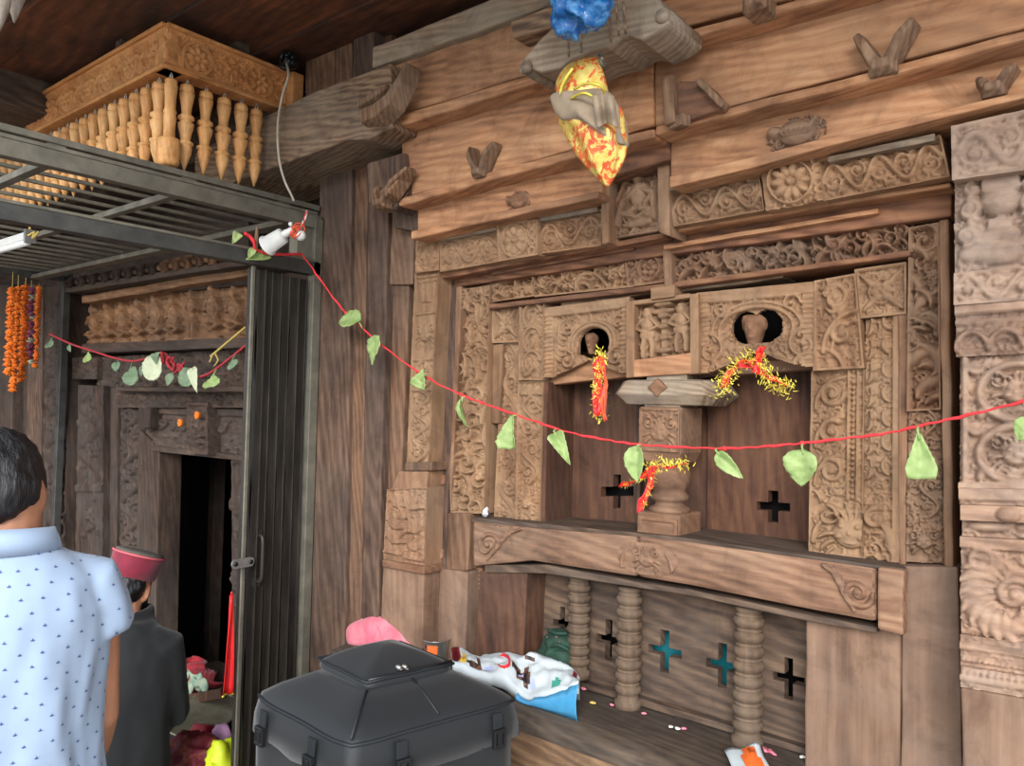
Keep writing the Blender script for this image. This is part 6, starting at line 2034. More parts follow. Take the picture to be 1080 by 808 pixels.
# webbing straps with buckles, two on each visible side
nF = Vector((ux.y, -ux.x, 0)).normalized(); nR = Vector((uy.y, -uy.x, 0)).normalized()
if nF.y > 0: nF = -nF
if nR.x < 0: nR = -nR
for (s, t, nn, al) in ((.22, 0, nF, ux), (.72, 0, nF, ux), (1, .26, nR, uy), (1, .82, nR, uy)):
    e = al.normalized(); base = bp(s, t, zr - .03, .062) + nn * .012
    w = MB(); w.bar(base + Vector((0, 0, .012)), base + nn * .004 + Vector((0, 0, -.055)), .026, .005, nn); st_ = w.build('strap', M['bag_trim'], bag, .001)
    k = MB(); c0 = base + nn * .008 + Vector((0, 0, -.028))
    rot = Matrix((e, nn, Vector((0, 0, 1)))).transposed()
    k.box(c0, (.034, .012, .010), rot); k.box(c0 + Vector((0, 0, -.034)), (.034, .012, .008), rot)
    for sg in (-1, 1): k.box(c0 + e * sg * .014 + Vector((0, 0, -.017)), (.007, .011, .03), rot)
    k.box(c0 + Vector((0, 0, -.018)) + nn * .003, (.014, .006, .028), rot); k.build('buckle', M['buckle'], st_, .0015)
# zipper with two sliders along the pocket's right edge
zp = MB(); za, zb_ = shrink(fI, 1.0, .018), shrink(rI, 1.0, .018)
zp.tube([za + (zb_ - za) * t + Vector((0, 0, .002)) for t in (0, .25, .5, .75, 1)], .0035, 6); zp.build('zipper', M['buckle'], bag)
for t, dz in ((.36, .004), (.44, .002)):
    c0 = shrink(fI, .9, .026) + (shrink(rI, .9, .026) - shrink(fI, .9, .026)) * t + Vector((0, 0, dz))
    zl2 = MB(); zl2.ell(c0, (.009, .006, .006), None, 10, 7); zl2.box(c0 + Vector((.010, -.004, -.001)), (.014, .006, .004)); zl2.build('zipper_pull', M['steel'], bag, .001)

# =====================================================================  THINGS ON THE BENCH
zt = ZP
c = WZ(402, 690, zt)
c = W(402, 672, -.12); c = Vector((c.x, -.10, zt))
pt = W(402, 657, -.10)
hgt = max(.1, pt.z - zt)
wdt = (W(437, 672, -.1).x - W(367, 672, -.1).x) / 2 * .93
pk_ = MB(); rings = []
for k, (f_, z_) in enumerate(((1.1, 0), (1.12, .12), (1.08, .4), (.98, .62), (.8, .8), (.55, .93), (.3, .99), (.08, 1.0))):
    ring = []
    for i in range(36):
        a = 2 * PI * i / 36; rr = f_ * (1 + .10 * math.sin(5 * a + 2 * z_) + .05 * math.sin(11 * a - z_ * 3))
        p = Vector((pt.x + wdt * rr * math.cos(a) + .02 * z_, -.10 + .06 * rr * math.sin(a), zt + hgt * z_)); ring.append(p + noise.noise_vector(p * 14) * .016 + noise.noise_vector(p * 34) * .008)
    rings.append(ring)
pkt = thing('cloth_heap', 'crumpled pink cloth heaped behind the black bag', 'cloth', (pt.x, -.10, zt))
pk_.loft(rings).build('pink_cloth', M['pink_cloth'], pkt, sub=1)
fd = MB(); pp = [pt + Vector((.0, -.02, .002)), pt + Vector((.035, -.045, -.01)), pt + Vector((.06, -.06, -.05)), pt + Vector((.07, -.065, -.11))]
fd.tube(spline(pp, 5), [.008] * 8 + [.012] * 8, 8); fd.build('fold', M['pink_cloth'], pkt)

# steel cup
yc_ = -.07
a, b_ = W(447.5, 673, yc_), W(469, 673, yc_); r = (b_ - a).length / 2 * .98; hb_ = (a.z + b_.z) / 2
cu = thing('steel_cup', 'small steel cup with a coloured sticker standing behind the black bag', 'cup', ((a.x + b_.x) / 2 + .008, yc_, zt))
hc = hb_ - zt
MB().lathe([(r * .82, 0), (r * .84, .004), (r * .9, hc * .5), (r, hc), (r * 1.04, hc + .002), (r * .98, hc + .002), (r * .86, hc * .5), (r * .78, .006), (.0, .005)], cu.location, 26).build('cup_body', M['steel'], cu)
sk = MB(); G = []
for j in range(5):
    G.append([Vector(cu.location) + Vector((r * .965 * math.cos(a_), r * .965 * math.sin(a_), hc * (.45 + .11 * j))) * 1.0 for a_ in [-PI / 2 + .1 + .16 * i for i in range(6)]])
sk.grid(G).build('sticker', M['print_orange'], cu)
G = [[Vector(cu.location) + Vector((r * .96 * math.cos(a_), r * .96 * math.sin(a_), hc * (.35 + .5 * j / 3))) for a_ in [-PI / 2 - .9 + .16 * i for i in range(7)]] for j in range(4)]
MB().grid(G).build('print', M['print_dark'], cu)

# white carrier bag with printed pictures, blue base
wb = thing('carrier_bag', 'crumpled white plastic bag with printed pictures and a blue base, lying on the bench', 'bag', W(545, 720, -.16))
wb.location.z = zt
PB = lambda px, py, y: W(px, py, y)
n, m = 30, 16; top_ = [(476, 689), (484, 685), (492, 688), (504, 694), (516, 692), (530, 689), (540, 690), (550, 694), (560, 690), (570, 691), (585, 697), (600, 704), (609, 712), (611, 718)]
bot_ = [(477, 700), (486, 704), (496, 708), (508, 710), (520, 713), (532, 717), (541, 723), (548, 731), (556, 737), (566, 736), (578, 733), (590, 728), (602, 724), (610, 721)]
TP = spline([W(a, b, -.055) for a, b in top_], 4); BP = spline([W(a, b, -.175) for a, b in bot_], 4)
G = []
for j in range(m):
    t = j / (m - 1); row = []
    for i in range(len(TP)):
        p = TP[i] * (1 - t) + BP[i] * t
        cr = -abs(noise.noise(p * 22)) * .030 + abs(noise.noise(p * 11 + Vector((5, 0, 0)))) * .034 + noise.noise(p * 60) * .004 - .002
        edge = math.sin(PI * min(max(t, .02), .98)) ** .5
        p = p + Vector((0, -.3, .8)).normalized() * cr * edge + Vector((0, 0, .018 * edge))
        row.append(p)
    G.append(row)
back_row = [Vector((p.x, p.y + .004, zt + .004)) for p in TP]
frb = [Vector((p.x + .0, p.y + .004, max(zt + .004, p.z - .035))) for p in G[-1]]
sheet = MB(); sheet.grid([back_row] + G + [frb])
sheet.build('white_film', M['white_film'], wb, solid=.002)
bl_ = MB(); rows_ = []
nn0 = int(len(TP) * .52)
for k in range(5):
    t = k / 4
    rows_.append([Vector((G[-1][i].x + .003 * math.sin(i), G[-1][i].y - .010 * math.sin(PI * t) - .004, G[-1][i].z - .006 + (zt + .002 - G[-1][i].z + .006) * t)) for i in range(nn0, len(TP))])
bl_.grid(rows_).build('blue_base', M['blue_bag'], wb, solid=.002)


def patch(pxs, mat, nm, lift=.004):
    """printed patch following the film: polygon of (i,t) cells"""
    mb = MB()
    for (i0, i1, j0, j1) in pxs:
        rows = [[G[j][i] + Vector((0, -.45, .9)) * lift for i in range(i0, i1 + 1)] for j in range(j0, j1 + 1)]
        mb.grid(rows)
    mb.build(nm, M[mat], wb)


NI = len(TP) - 1
patch([(0, 4, 1, 13), (1, 3, 0, 14)], 'print_maroon', 'printed_picture')
patch([(5, 7, 5, 13), (4, 6, 8, 14)], 'print_yellow', 'printed_picture')
patch([(8, 12, 8, 14), (7, 9, 10, 13)], 'print_dark', 'printed_picture')
for k in range(4): patch([(7 + k, 8 + k, 6 + k % 2, 12)], 'white_film', 'printed_stripe', .006)
patch([(13, 16, 11, 13)], 'print_lilac', 'printed_picture')
patch([(26, 33, 9, 12), (24, 28, 8, 10), (30, 32, 7, 13)], 'print_dark', 'printed_picture')
patch([(27, 30, 10, 11)], 'print_lilac', 'printed_picture', .006)
patch([(30, 34, 3, 4)], 'print_dark', 'printed_picture')
patch([(33, 35, 11, 13)], 'print_lilac', 'printed_picture')
patch([(41, 44, 12, 14), (42, 43, 11, 12)], 'print_teal', 'printed_picture')
patch([(47, 49, 4, 8)], 'print_maroon', 'printed_picture')
# red curl printed on the film
rc0 = W(531, 698, -.10); sw_ = []
for k in range(14):
    a = 2.2 - k * .36; p = W(531.5 + 6.2 * math.cos(a), 698 - 6.6 * math.sin(a), -.10); sw_.append(p)
def onfilm(p):
    d = (p - CAM).normalized(); best = None
    tree = onfilm.tree
    h = tree.ray_cast(CAM, d)
    return (h[0] + h[1] * (-.0035 if h[1].dot(d) > 0 else .0035)) if h[0] else p
sv = [v for r in G for v in r]; nx_ = len(TP)
onfilm.tree = BVHTree.FromPolygons(sv, [(j * nx_ + i, j * nx_ + i + 1, (j + 1) * nx_ + i + 1, (j + 1) * nx_ + i) for j in range(m - 1) for i in range(nx_ - 1)])
MB().tube([onfilm(p) for p in sw_], [.0035 + .0045 * math.sin(PI * k / 13) for k in range(14)], 8, True, .4).build('red_curl', M['print_red'], wb)

# dark green cloth bag by the first baluster
c = W(588, 676, .0)
gbag = thing('cloth_bag', 'dark green cloth bag squeezed beside the leftmost baluster', 'bag', (c.x, .0, zt))
crumple(Vector((c.x, .0, zt + .085)), (.055, .042, .088), .007, .014, 16, 8, (((c.x + .012, -.005, zt + .14), (.04, .035, .035)),)).build('bag_body', M['green_cloth'], gbag, fix=False)
for k, (px, py) in enumerate(((577, 672), (587, 672), (590, 677))):
    p = W(px, py, -.052); MB().ell(p, (.0035, .003, .003), None, 8, 6).build('button', M['peg'], gbag)
b = MB(); b.tube(spline([W(578, 664, -.035), W(588, 668, -.05), W(598, 668, -.04)], 5), .005, 6); b.tube(spline([W(577, 684, -.035), W(588, 680, -.055), W(600, 686, -.04)], 5), .005, 6); b.build('fold', M['green_cloth'], gbag)

# paper packet with an orange print at the lower edge
pw_ = thing('paper_packet', 'white paper packet with an orange print lying at the bench front', 'packet', WZ(790, 806, zt + .002))
qd = [WZ(764, 792, zt + .02), WZ(800, 784, zt + .045), WZ(812, 812, zt + .012), WZ(780, 830, zt + .006)]
G2 = [[(qd[0] * (1 - s) + qd[1] * s) * (1 - t) + (qd[3] * (1 - s) + qd[2] * s) * t + Vector((0, 0, .010 * math.sin(PI * s) * math.sin(PI * t) + .004 * math.sin(9 * s + 5 * t))) for s in [i / 9 for i in range(10)]] for t in [j / 9 for j in range(10)]]
MB().grid(G2).build('paper', M['white_film'], pw_, solid=.003)
b = MB()
for (i0, i1, j0, j1) in ((4, 6, 1, 3), (3, 7, 3, 5), (3, 8, 5, 9), (5, 7, 2, 4)):
    b.grid([[G2[j][i] + Vector((0, 0, .004)) for i in range(i0, i1 + 1)] for j in range(j0, j1 + 1)])
b.build('orange_print', M['print_orange'], pw_)
b = MB(); rows = [[WZ(803 + 12 * i / 5 + 2 * j, 787 + 4 * i / 5 + 3 * j, zt + .006 + .008 * math.sin(i * 2 + j)) for i in range(6)] for j in range(3)]
tag(b.grid(rows).build('pink_wrapper', M['petal'], None, solid=.003), 'small crumpled pink wrapper beside the paper packet', 'wrapper')

# litter: petals and crumbs on the bench, each a thing
lit = [(615, 727, 'petal', .010, 'pink petal lying by the foot of the leftmost baluster'), (625, 742, 'twine', .008, 'yellowish scrap lying on the bench right of the white plastic bag'),
       (645, 744, 'petal', .006, 'red petal lying left of the foot of the middle baluster'), (673, 742, 'crumb', .008, 'white crumb lying just right of the middle baluster foot'), (679, 753, 'petal', .006, 'pink petal on the bench right of the middle baluster'),
       (707, 767, 'crumb', .006, 'white crumb, left one of the three before the second teal cross'), (714, 769, 'crumb', .007, 'white crumb, middle one of the three before the second teal cross'), (721, 769, 'petal', .006, 'pink petal, right one of the three before the second teal cross'),
       (802, 779, 'crumb', .008, 'white crumb lying at the foot of the rightmost baluster'), (846, 799, 'crumb', .007, 'white crumb lying by the plain board below the sill'), (670, 745, 'crumb', .006, 'smaller white crumb right of the middle baluster foot')]
for k, (px, py, m, s, lb) in enumerate(lit):
    p = WZ(px, py, zt + .004); b = MB()
    q = random.Random(k)
    b.ell(p + Vector((0, 0, s * .3)), (s * 1.3, s * .8, s * .5), Matrix.Rotation(q.uniform(0, 3), 3, 'Z'), 9, 6)
    b.ell(p + Vector((s * .7, s * .2, s * .3)), (s * .7, s * .6, s * .4), Matrix.Rotation(q.uniform(0, 3), 3, 'Z'), 8, 5)
    tag(b.build('petal' if m == 'petal' else 'crumb', M[m]), lb, 'petal' if m == 'petal' else 'crumb')
# folded silver foil on the left end of the sill
c = W(512, 541, -.045)
tag(crumple(c + Vector((0, 0, .0)), (.010, .009, .012), .002, .005, 80, 2, (((c.x + .004, c.y, c.z + .010), (.005, .005, .009)),)).build('foil_scrap', M['clear_film'], None, fix=False), 'crumpled silver foil scrap on the left end of the sill rail', 'foil')

# =====================================================================  OFFERINGS IN THE SHRINE DOORWAY
ya = .12
al = thing('offering_step', 'low dark wooden step with a plank edge inside the shrine doorway', 'step', W(215, 735, ya))
al['kind'] = ST
zs = W(215, 735, ya).z
b = MB(); b.box(((W(165, 735, ya).x + W(243, 735, ya).x) / 2, ya + .15, (zs - .02) / 2), (.8, .46, zs - .02)); b.build('step_block', M['shrine'], al, .006)
b = MB(); b.bar(W(176, 742, ya - .11), W(236, 731, ya - .11), .03, .045); b.build('plank_edge', M['panel_dark'], al, .004)
rcn = W(212, 722, ya + .06)
rcl = thing('red_cloth', 'red cloth with gold edge heaped over paper notes on the shrine step', 'cloth', (rcn.x, rcn.y, zs))
zr0 = zs
pth = [W(196, 702, .24), W(207, 694, .24), W(217, 700, .23), W(226, 712, .22), W(233, 722, .21)]
mb = MB(); pp = spline(pth, 6); G = []
for i, p in enumerate(pp):
    row = []
    for j in range(9):
        t = j / 8
        row.append(Vector((p.x + .02 * math.sin(j + i * .6), p.y - .13 * t + .03 * math.sin(i * .8 + j), max(zs + .005, p.z - (p.z - zs) * (.45 * t) + .012 * math.sin(i * 1.1 + j * 1.7)))))
    G.append(row)
mb.grid(G).build('red_cloth', M['red_cloth'], rcl, solid=.004)
MB().tube([g[-1] for g in G], .006, 6).build('gold_edge', M['tinsel_gold'], rcl)
for k, (px, py, m, r) in enumerate(((196, 713, 'notes', .05), (209, 716, 'notes', .055), (201, 724, 'notes', .05), (216, 722, 'notes', .05))):
    p = W(px, py, .05); b = MB()
    G = [[p + Vector((-r + 2 * r * i / 5, -.02 + .01 * math.sin(i + j), -.6 * r + 1.2 * r * j / 4 + .01 * math.sin(i * 1.5 + k))) for i in range(6)] for j in range(5)]
    q = random.Random(k)
    tag(b.grid(G).build('paper_note', M[m], None, solid=.003), 'crumpled greenish paper note under the red cloth, ' + ['far left one', 'upper right one', 'lower left one', 'lower right one'][k], 'note', 'notes on the shrine step')
# tin tray
tp = W(214, 757, -.05)
tr = thing('tin_tray', 'dull round tin tray leaning below the shrine step', 'tray', (tp.x, tp.y, tp.z - .08))
ra = (W(240, 757, 0).x - W(188, 757, 0).x) / 2 * .74
axt = Vector((.12, -.22, .97)).normalized()
MB().lathe([(0, 0), (ra * .82, 0), (ra * .95, .014), (ra, .018), (ra * .98, .022), (ra * .84, .008), (0, .008)], tp, 28, axt).build('tray_plate', M['tray'], tr)
rim = MB(); u_ = axt.orthogonal().normalized(); v_ = axt.cross(u_)
rim.tube([tp + axt * .02 + u_ * ra * math.cos(t) + v_ * ra * math.sin(t) for t in [2 * PI * k / 30 for k in range(31)]], .006, 6); rim.build('tray_rim', M['tray'], tr)
sp2 = MB(); sp2.box((tp.x, tp.y + .03, (tp.z - .03) / 2), (.5, .16, tp.z - .05)); struct(sp2.build('trim_8', M['soot_shade'], None, .01), 'black stone threshold under the tin tray in the doorway', 'threshold')
# heap of cloths in front
for k, (px, py, y, m, rad, lb) in enumerate(((205, 794, -.30, 'maroon_cloth', (.15, .09, .09), 'maroon and gold patterned cloth heaped at the foot of the shrine doorway'),
                                             (213, 774, -.17, 'red_cloth', (.06, .045, .04), 'small crimson cloth on top of the maroon heap by the doorway'),
                                             (236, 772, -.15, 'lilac_cloth', (.035, .035, .035), 'small lilac cloth between the tin tray and yellow packet'),
                                             (237, 798, -.40, 'lime_cloth', (.05, .05, .10), 'bright lime-yellow cloth folded against the gate foot'))):
    p = W(px, py, y); z_ = max(p.z, rad[2] + .01)
    t = thing('cloth_heap', lb, 'cloth', (p.x, y, 0.0))
    crumple(Vector((p.x, y, p.z - rad[2] * .3)), rad, .012, .03, 14, k + 1).build('folded_cloth', M[m], t, fix=False)
hs = MB(); p = W(214, 800, -.28); hs.box((p.x, -.27, (p.z - .09) / 2), (.62, .22, p.z - .09)); struct(hs.build('trim_9', M['shrine'], None, .01), 'low timber plinth under the heaped cloths at the doorway', 'plinth')
# =====================================================================  PEOPLE
def place(vs, base, yaw):
    """local coords (x right of the person, y forward, z up) -> world offset from base"""
    c, s = math.cos(yaw), math.sin(yaw)
    return [Vector((v[0] * c - v[1] * s, v[0] * s + v[1] * c, v[2])) for v in vs]


def build_local(mb, voxel, name, mat, parent, yaw, smooth=3, disp=None, mats=None, fac=.5):
    vs, ns, fs = remesh(mb, voxel, smooth, fac)
    if disp: vs = [disp(v, n) for v, n in zip(vs, ns)]
    b = wloc(parent)
    vs = [p + b for p in place(vs, b, yaw)]
    return MB().add(vs, fs, True).build(name, mat, parent, fix=False), vs


def hand(mb, wrist, d, side, palm_n, curl=.5, s=1.0):
    """palm, five unequal bent fingers and a thumb; d = pointing direction, side = thumb side, palm_n = way the palm faces"""
    d, side, palm_n = Vector(d).normalized(), Vector(side).normalized(), Vector(palm_n).normalized()
    w = Vector(wrist)
    c = w + d * .05 * s
    mb.tube([w - d * .02, w + d * .02 * s, c, w + d * .088 * s], [.027 * s, .030 * s, .038 * s, .037 * s], 12, True, .5)
    for k, L in enumerate((.068, .078, .072, .056)):
        o = side * (.029 - .0195 * k) * s
        p = w + d * .082 * s + o; path = [p - d * .02]; a = 0; dd = d
        for j, f in enumerate((.45, .32, .23)):
            a += curl * (.5 if j == 0 else .8)
            dd = d * math.cos(a) + palm_n * math.sin(a); p = p + dd * L * f * s; path.append(p)
        mb.tube(path, [.0100 * s, .0095 * s, .0088 * s, .0070 * s], 8)
    p = w + d * .030 * s + side * .028 * s
    mb.tube([p - side * .012, p + (side * .8 + d * .6) * .026 * s + palm_n * .008, p + (side * .7 + d * 1.0) * .045 * s + palm_n * .02, p + (side * .4 + d * 1.2) * .062 * s + palm_n * .03], [.014 * s, .0125 * s, .011 * s, .008 * s], 8)


def head(mb, c, s=1.0, tilt=0.0, roll=0.0):
    """skull, face, nose, mouth, ears, neck stub; c = centre of the head, facing +y"""
    R = Matrix.Rotation(tilt, 3, 'X') @ Matrix.Rotation(roll, 3, 'Y')
    def P(x, y, z): return Vector(c) + R @ (Vector((x, y, z)) * s)
    def E(x, y, z, a, b, d_, rot=None): mb.ell(P(x, y, z), (a * s, b * s, d_ * s), R if rot is None else R @ rot, 16, 11)
    E(0, -.012, .03, .076, .095, .088); E(0, .03, -.035, .060, .062, .078); E(0, .045, -.085, .034, .036, .030)
    E(0, .088, -.018, .012, .018, .026); E(0, .096, -.034, .016, .014, .010)
    for sg in (-1, 1):
        E(sg * .030, .078, .012, .024, .014, .009); E(sg * .036, .062, -.03, .024, .022, .022)
        E(sg * .031, .079, -.002, .013, .009, .008)
        E(sg * .078, -.004, -.012, .010, .020, .032, Matrix.Rotation(sg * .35, 3, 'Z')); E(sg * .074, .004, -.034, .008, .012, .012)
    E(0, .083, -.060, .024, .010, .006); E(0, .080, -.070, .020, .010, .006)
    return P, R


# ---------------------------------------------------------------- man in the pale blue shirt
dep = 1.5
ctr = WD(6, 600, dep)
MANZ = 0.0
man = thing('person', 'person seen from behind in a pale blue shirt with small navy prints, standing', 'person', (ctr.x, ctr.y, MANZ))
YAWM = math.radians(66)                       # faces the shrine
HT = WD(0, 459, dep).z
shz = HT - .238                               # shoulder top level
nz = HT - .195
hc = Vector((-.022, .018, HT - .114))
mb = MB()
head(mb, hc, .95, -.32)
mb.tube([(0, -.012, nz - .09), (0, -.005, nz - .02), (0, .006, nz + .06), (0, .014, nz + .11)], [.070, .058, .056, .056], 14)
mb.loft([[Vector((a * math.cos(t), b * math.sin(t) + o, z)) for t in [2 * PI * k / 20 for k in range(20)]] for a, b, o, z in ((.14, .10, 0, .86), (.165, .115, 0, .95), (.15, .105, 0, 1.06), (.165, .11, 0, 1.18), (.17, .11, -.005, 1.27), (.12, .08, -.01, shz), (.06, .05, -.01, shz + .04))])
arms = {}
for sg in (1, -1):
    sh = Vector((sg * .148, -.005, shz - .055)); el = Vector((sg * .170, .03, shz - .33)); wr = Vector((sg * .150, .20, shz - .50))
    mb.tube([sh, sh * .5 + el * .5, el, el * .55 + wr * .45, wr], [.050, .043, .036, .036, .025], 12)
    hand(mb, wr, Vector((-sg * .1, .75, -.65)), (-sg * .3, .3, .6), (-sg, 0, -.2), .5)
    arms[sg] = (sh, el, wr)
    hp, kn, an = Vector((sg * .085, 0, .88)), Vector((sg * .095, .015, .47)), Vector((sg * .10, -.01, .09))
    mb.tube([hp, hp * .5 + kn * .5, kn, kn * .6 + an * .4, an], [.085, .072, .054, .052, .038], 12)
    mb.tube([an + Vector((0, -.045, -.05)), an + Vector((0, .04, -.048)), an + Vector((0, .14, -.062)), an + Vector((0, .19, -.068))], [.034, .038, .034, .020], 10)
build_local(mb, .0065, 'body', M['skin'], man, YAWM, 3)

# shirt
sb = MB()
sb.loft([[Vector((a * math.copysign(abs(math.cos(t)) ** .86, math.cos(t)), b * math.copysign(abs(math.sin(t)) ** .86, math.sin(t)) + o, z)) for t in [2 * PI * k / 32 for k in range(32)]]
         for a, b, o, z in ((.180, .145, 0, .80), (.180, .145, 0, .84), (.178, .140, -.002, .95), (.172, .134, -.004, 1.06), (.175, .134, -.006, shz - .17), (.176, .130, -.010, shz - .09), (.160, .112, -.014, shz - .035), (.118, .090, -.014, shz + .005), (.076, .074, -.010, shz + .030))])
for sg in (1, -1):
    sh, el, wr = arms[sg]
    d = (el - sh)
    sb.tube([sh + Vector((-sg * .045, 0, .006)), sh + Vector((-sg * .002, 0, -.002)), sh + d * .14 + Vector((sg * .004, 0, 0)), sh + d * .29 + Vector((sg * .008, 0, 0)), sh + d * .31 + Vector((sg * .008, 0, 0))], [.060, .064, .064, .068, .066], 18)


def folds(v, n):
    f = noise.noise(Vector((v.x * 13 + v.z * 3.5, v.y * 13, v.z * 3.6 - v.x * 2))) * .015 + noise.noise(Vector((v.x * 30, v.y * 30, v.z * 9))) * .006
    k = min(1.0, max(0.15, (shz + .03 - v.z) / .12))
    return v + n * f * k


so, svs = build_local(sb, .008, 'shirt', M['shirt'], man, YAWM, 5, folds)
# collar stand and folded collar
cb_ = MB()
for nm, prof in (('a', ((.082, .022), (.078, .040), (.072, .060), (.076, .064), (.084, .046), (.090, .016))),):
    rings = []
    for r, z in prof:
        rings.append([Vector((r * 1.06 * math.cos(t), r * math.sin(t) - .006, shz + z - .014 * (1 + math.sin(t)) * .5 + (.006 if math.sin(t) < 0 else 0))) for t in [2 * PI * k / 36 for k in range(36)]])
    cb_.loft(rings + [rings[0]], False)
b0 = wloc(man)
cb_.v = [tuple(p + b0) for p in place([Vector(v) for v in cb_.v], b0, YAWM)]
cb_.build('collar', M['shirt'], man)
# printed marks laid on the shirt surface
tree = BVHTree.FromPolygons(svs, [tuple(p.vertices) for p in so.data.polygons])
mk = MB(); q = random.Random(4)
c, s = math.cos(YAWM), math.sin(YAWM)
def loc2w(v): return b0 + Vector((v[0] * c - v[1] * s, v[0] * s + v[1] * c, v[2]))
for row in range(26):
    z = .82 + row * .0235
    for col in range(-19, 20):
        a = col * .255 + (.1275 if row % 2 else 0) + q.uniform(-.02, .02)
        if abs(a) > PI * 1.02: continue
        o = Vector((.5 * math.sin(a), -.5 * math.cos(a), z)); d = Vector((-math.sin(a), math.cos(a), 0))
        O = loc2w(o); Dd = loc2w(o + d) - O
        h = tree.ray_cast(O, Dd)
        if h[0] is None: continue
        p, n_ = h[0], h[1].normalized()
        if n_.dot(Dd) > 0: n_ = -n_
        t1 = n_.cross(Vector((0, 0, 1)))
        if t1.length < .2: continue
        t1.normalize(); t2 = t1.cross(n_); r = .0036
        p = p + n_ * .0012
        sg = q.choice((-1, 1)); pl = [(-1.1, .0), (-.5, -.55), (.6, -.55), (1.1, .05), (.35, .1), (.15 * sg, 1.1), (-.35, .15)]
        mk.add([p + t1 * x * r + t2 * y * r for x, y in pl], [tuple(range(7))])
mo = MB().add(svs, [tuple(p.vertices) for p in so.data.polygons], True)
mo.add(mk.v, mk.f, False, 1)
nm_ = mo.mesh('shirt', wloc(so)); nm_.materials.append(M['shirt']); nm_.materials.append(M['shirt_mark']); so.data = nm_
# hair
hb_m = MB()
P, R = head(MB(), hc, .95, -.32)
hb_m.ell(P(0, -.014, .036), (.079, .098, .090), R, 20, 14); hb_m.ell(P(0, -.042, .004), (.0775, .072, .068), R, 16, 10); hb_m.ell(P(0, .035, .085), (.066, .062, .042), R, 14, 9)
for sg in (-1, 1): hb_m.ell(P(sg * .062, .012, .022), (.022, .032, .045), R, 12, 8)
hb_m.ell(P(0, -.066, -.03), (.054, .036, .042), R, 14, 9)


def strands(v, n):
    return v + n * (noise.noise(Vector((v.x * 90, v.y * 90, v.z * 26))) * .004 + noise.noise(v * 30) * .005)


ho, hv = build_local(hb_m, .006, 'hair', M['hair'], man, YAWM, 2, strands)
# trousers
tb = MB()
for sg in (1, -1):
    tb.tube([(sg * .085, 0, .90), (sg * .09, .005, .66), (sg * .097, .01, .45), (sg * .10, -.005, .12), (sg * .10, -.005, .10)], [.10, .092, .078, .070, .072], 16)
tb.loft([[Vector((a * math.cos(t), b * math.sin(t), z)) for t in [2 * PI * k / 24 for k in range(24)]] for a, b, z in ((.10, .09, .80), (.175, .125, .86), (.180, .13, .93), (.17, .122, 1.0))])
build_local(tb, .009, 'trousers', M['trousers'], man, YAWM, 4)

# ---------------------------------------------------------------- priest kneeling before the doorway
pd = 2.95
pc_ = WD(140, 640, pd)
kz = 0.0
pr = thing('person', 'person in a long black coat and maroon-banded cap, kneeling before the doorway', 'person', (pc_.x - .02, pc_.y + .02, kz))
YAWP = math.radians(40)
capc = WD(137, 588, pd - .0)
lc = capc - Vector(pr.location)
cc_, ss_ = math.cos(-YAWP), math.sin(-YAWP)
hl = Vector((lc.x * cc_ - lc.y * ss_, lc.x * ss_ + lc.y * cc_, lc.z))       # head top in local space
HC = Vector((hl.x, hl.y + .01, hl.z - .105))
TILT, HROLL = -.21, .23
mb = MB()
head(mb, HC, .98, TILT, HROLL)
shl = HC.z - .155
mb.tube([HC + Vector((0, -.02, -.05)), HC + Vector((0, -.04, -.11)), HC + Vector((0, -.07, -.19))], [.054, .056, .066], 12)
base_y = HC.y - .055
mb.loft([[Vector((HC.x + a * math.cos(t), yo + b * math.sin(t), z)) for t in [2 * PI * k2 / 20 for k2 in range(20)]]
         for k, a, b, yo, z in ((.6, .16, .13, base_y - .04, shl * .42), (.7, .15, .11, base_y - .04, shl * .6), (.85, .165, .110, base_y - .02, shl * .8), (1, .16, .10, base_y + .0, shl - .06), (1, .10, .075, base_y + .02, shl + .01))])
for sg in (1, -1):
    sh = Vector((HC.x + sg * .155, base_y + .01, shl - .05)); el = Vector((HC.x + sg * .18, base_y + .06, shl - .32)); wr = Vector((HC.x + sg * .05, base_y + .27, shl - .30))
    mb.tube([sh, (sh + el) / 2, el, (el + wr) / 2, wr], [.048, .042, .036, .032, .024], 10)
    hand(mb, wr, (-sg * .5, .6, .45), (0, -.3, .8), (-sg, .1, 0), .3)
    hp, kn, an = Vector((HC.x + sg * .09, base_y - .03, shl * .44)), Vector((HC.x + sg * .10, base_y + .08, .075)), Vector((HC.x + sg * .09, base_y - .10, .06))
    mb.tube([hp, (hp + kn) / 2, kn], [.09, .08, .06], 12); mb.tube([kn, (kn + an) / 2, an], [.058, .056, .038], 12)
    mb.tube([an + Vector((0, .02, -.01)), an + Vector((0, -.05, -.02)), an + Vector((0, -.09, -.03))], [.036, .034, .022], 10)
build_local(mb, .008, 'body', M['skin'], pr, YAWP, 3)
ct = MB()
ct.loft([[Vector((HC.x + a * math.cos(t), yo + b * math.sin(t), z)) for t in [2 * PI * k2 / 28 for k2 in range(28)]]
         for k, a, b, yo, z in ((.6, .22, .22, base_y - .02, .012), (.6, .215, .20, base_y - .02, .15), (.6, .20, .16, base_y - .02, shl * .42), (.7, .195, .145, base_y - .02, shl * .62), (.85, .205, .14, base_y - .01, shl * .80), (1, .205, .13, base_y + .0, shl - .085), (1, .165, .105, base_y + .01, shl - .02), (1, .10, .085, base_y + .025, shl + .035))])
for sg in (1, -1):
    sh = Vector((HC.x + sg * .155, base_y + .01, shl - .05)); el = Vector((HC.x + sg * .185, base_y + .06, shl - .32)); wr = Vector((HC.x + sg * .07, base_y + .245, shl - .30))
    ct.tube([sh + Vector((-sg * .04, 0, .01)), sh, (sh + el) / 2, el, (el + wr) / 2, wr], [.062, .070, .064, .060, .054, .048], 14)
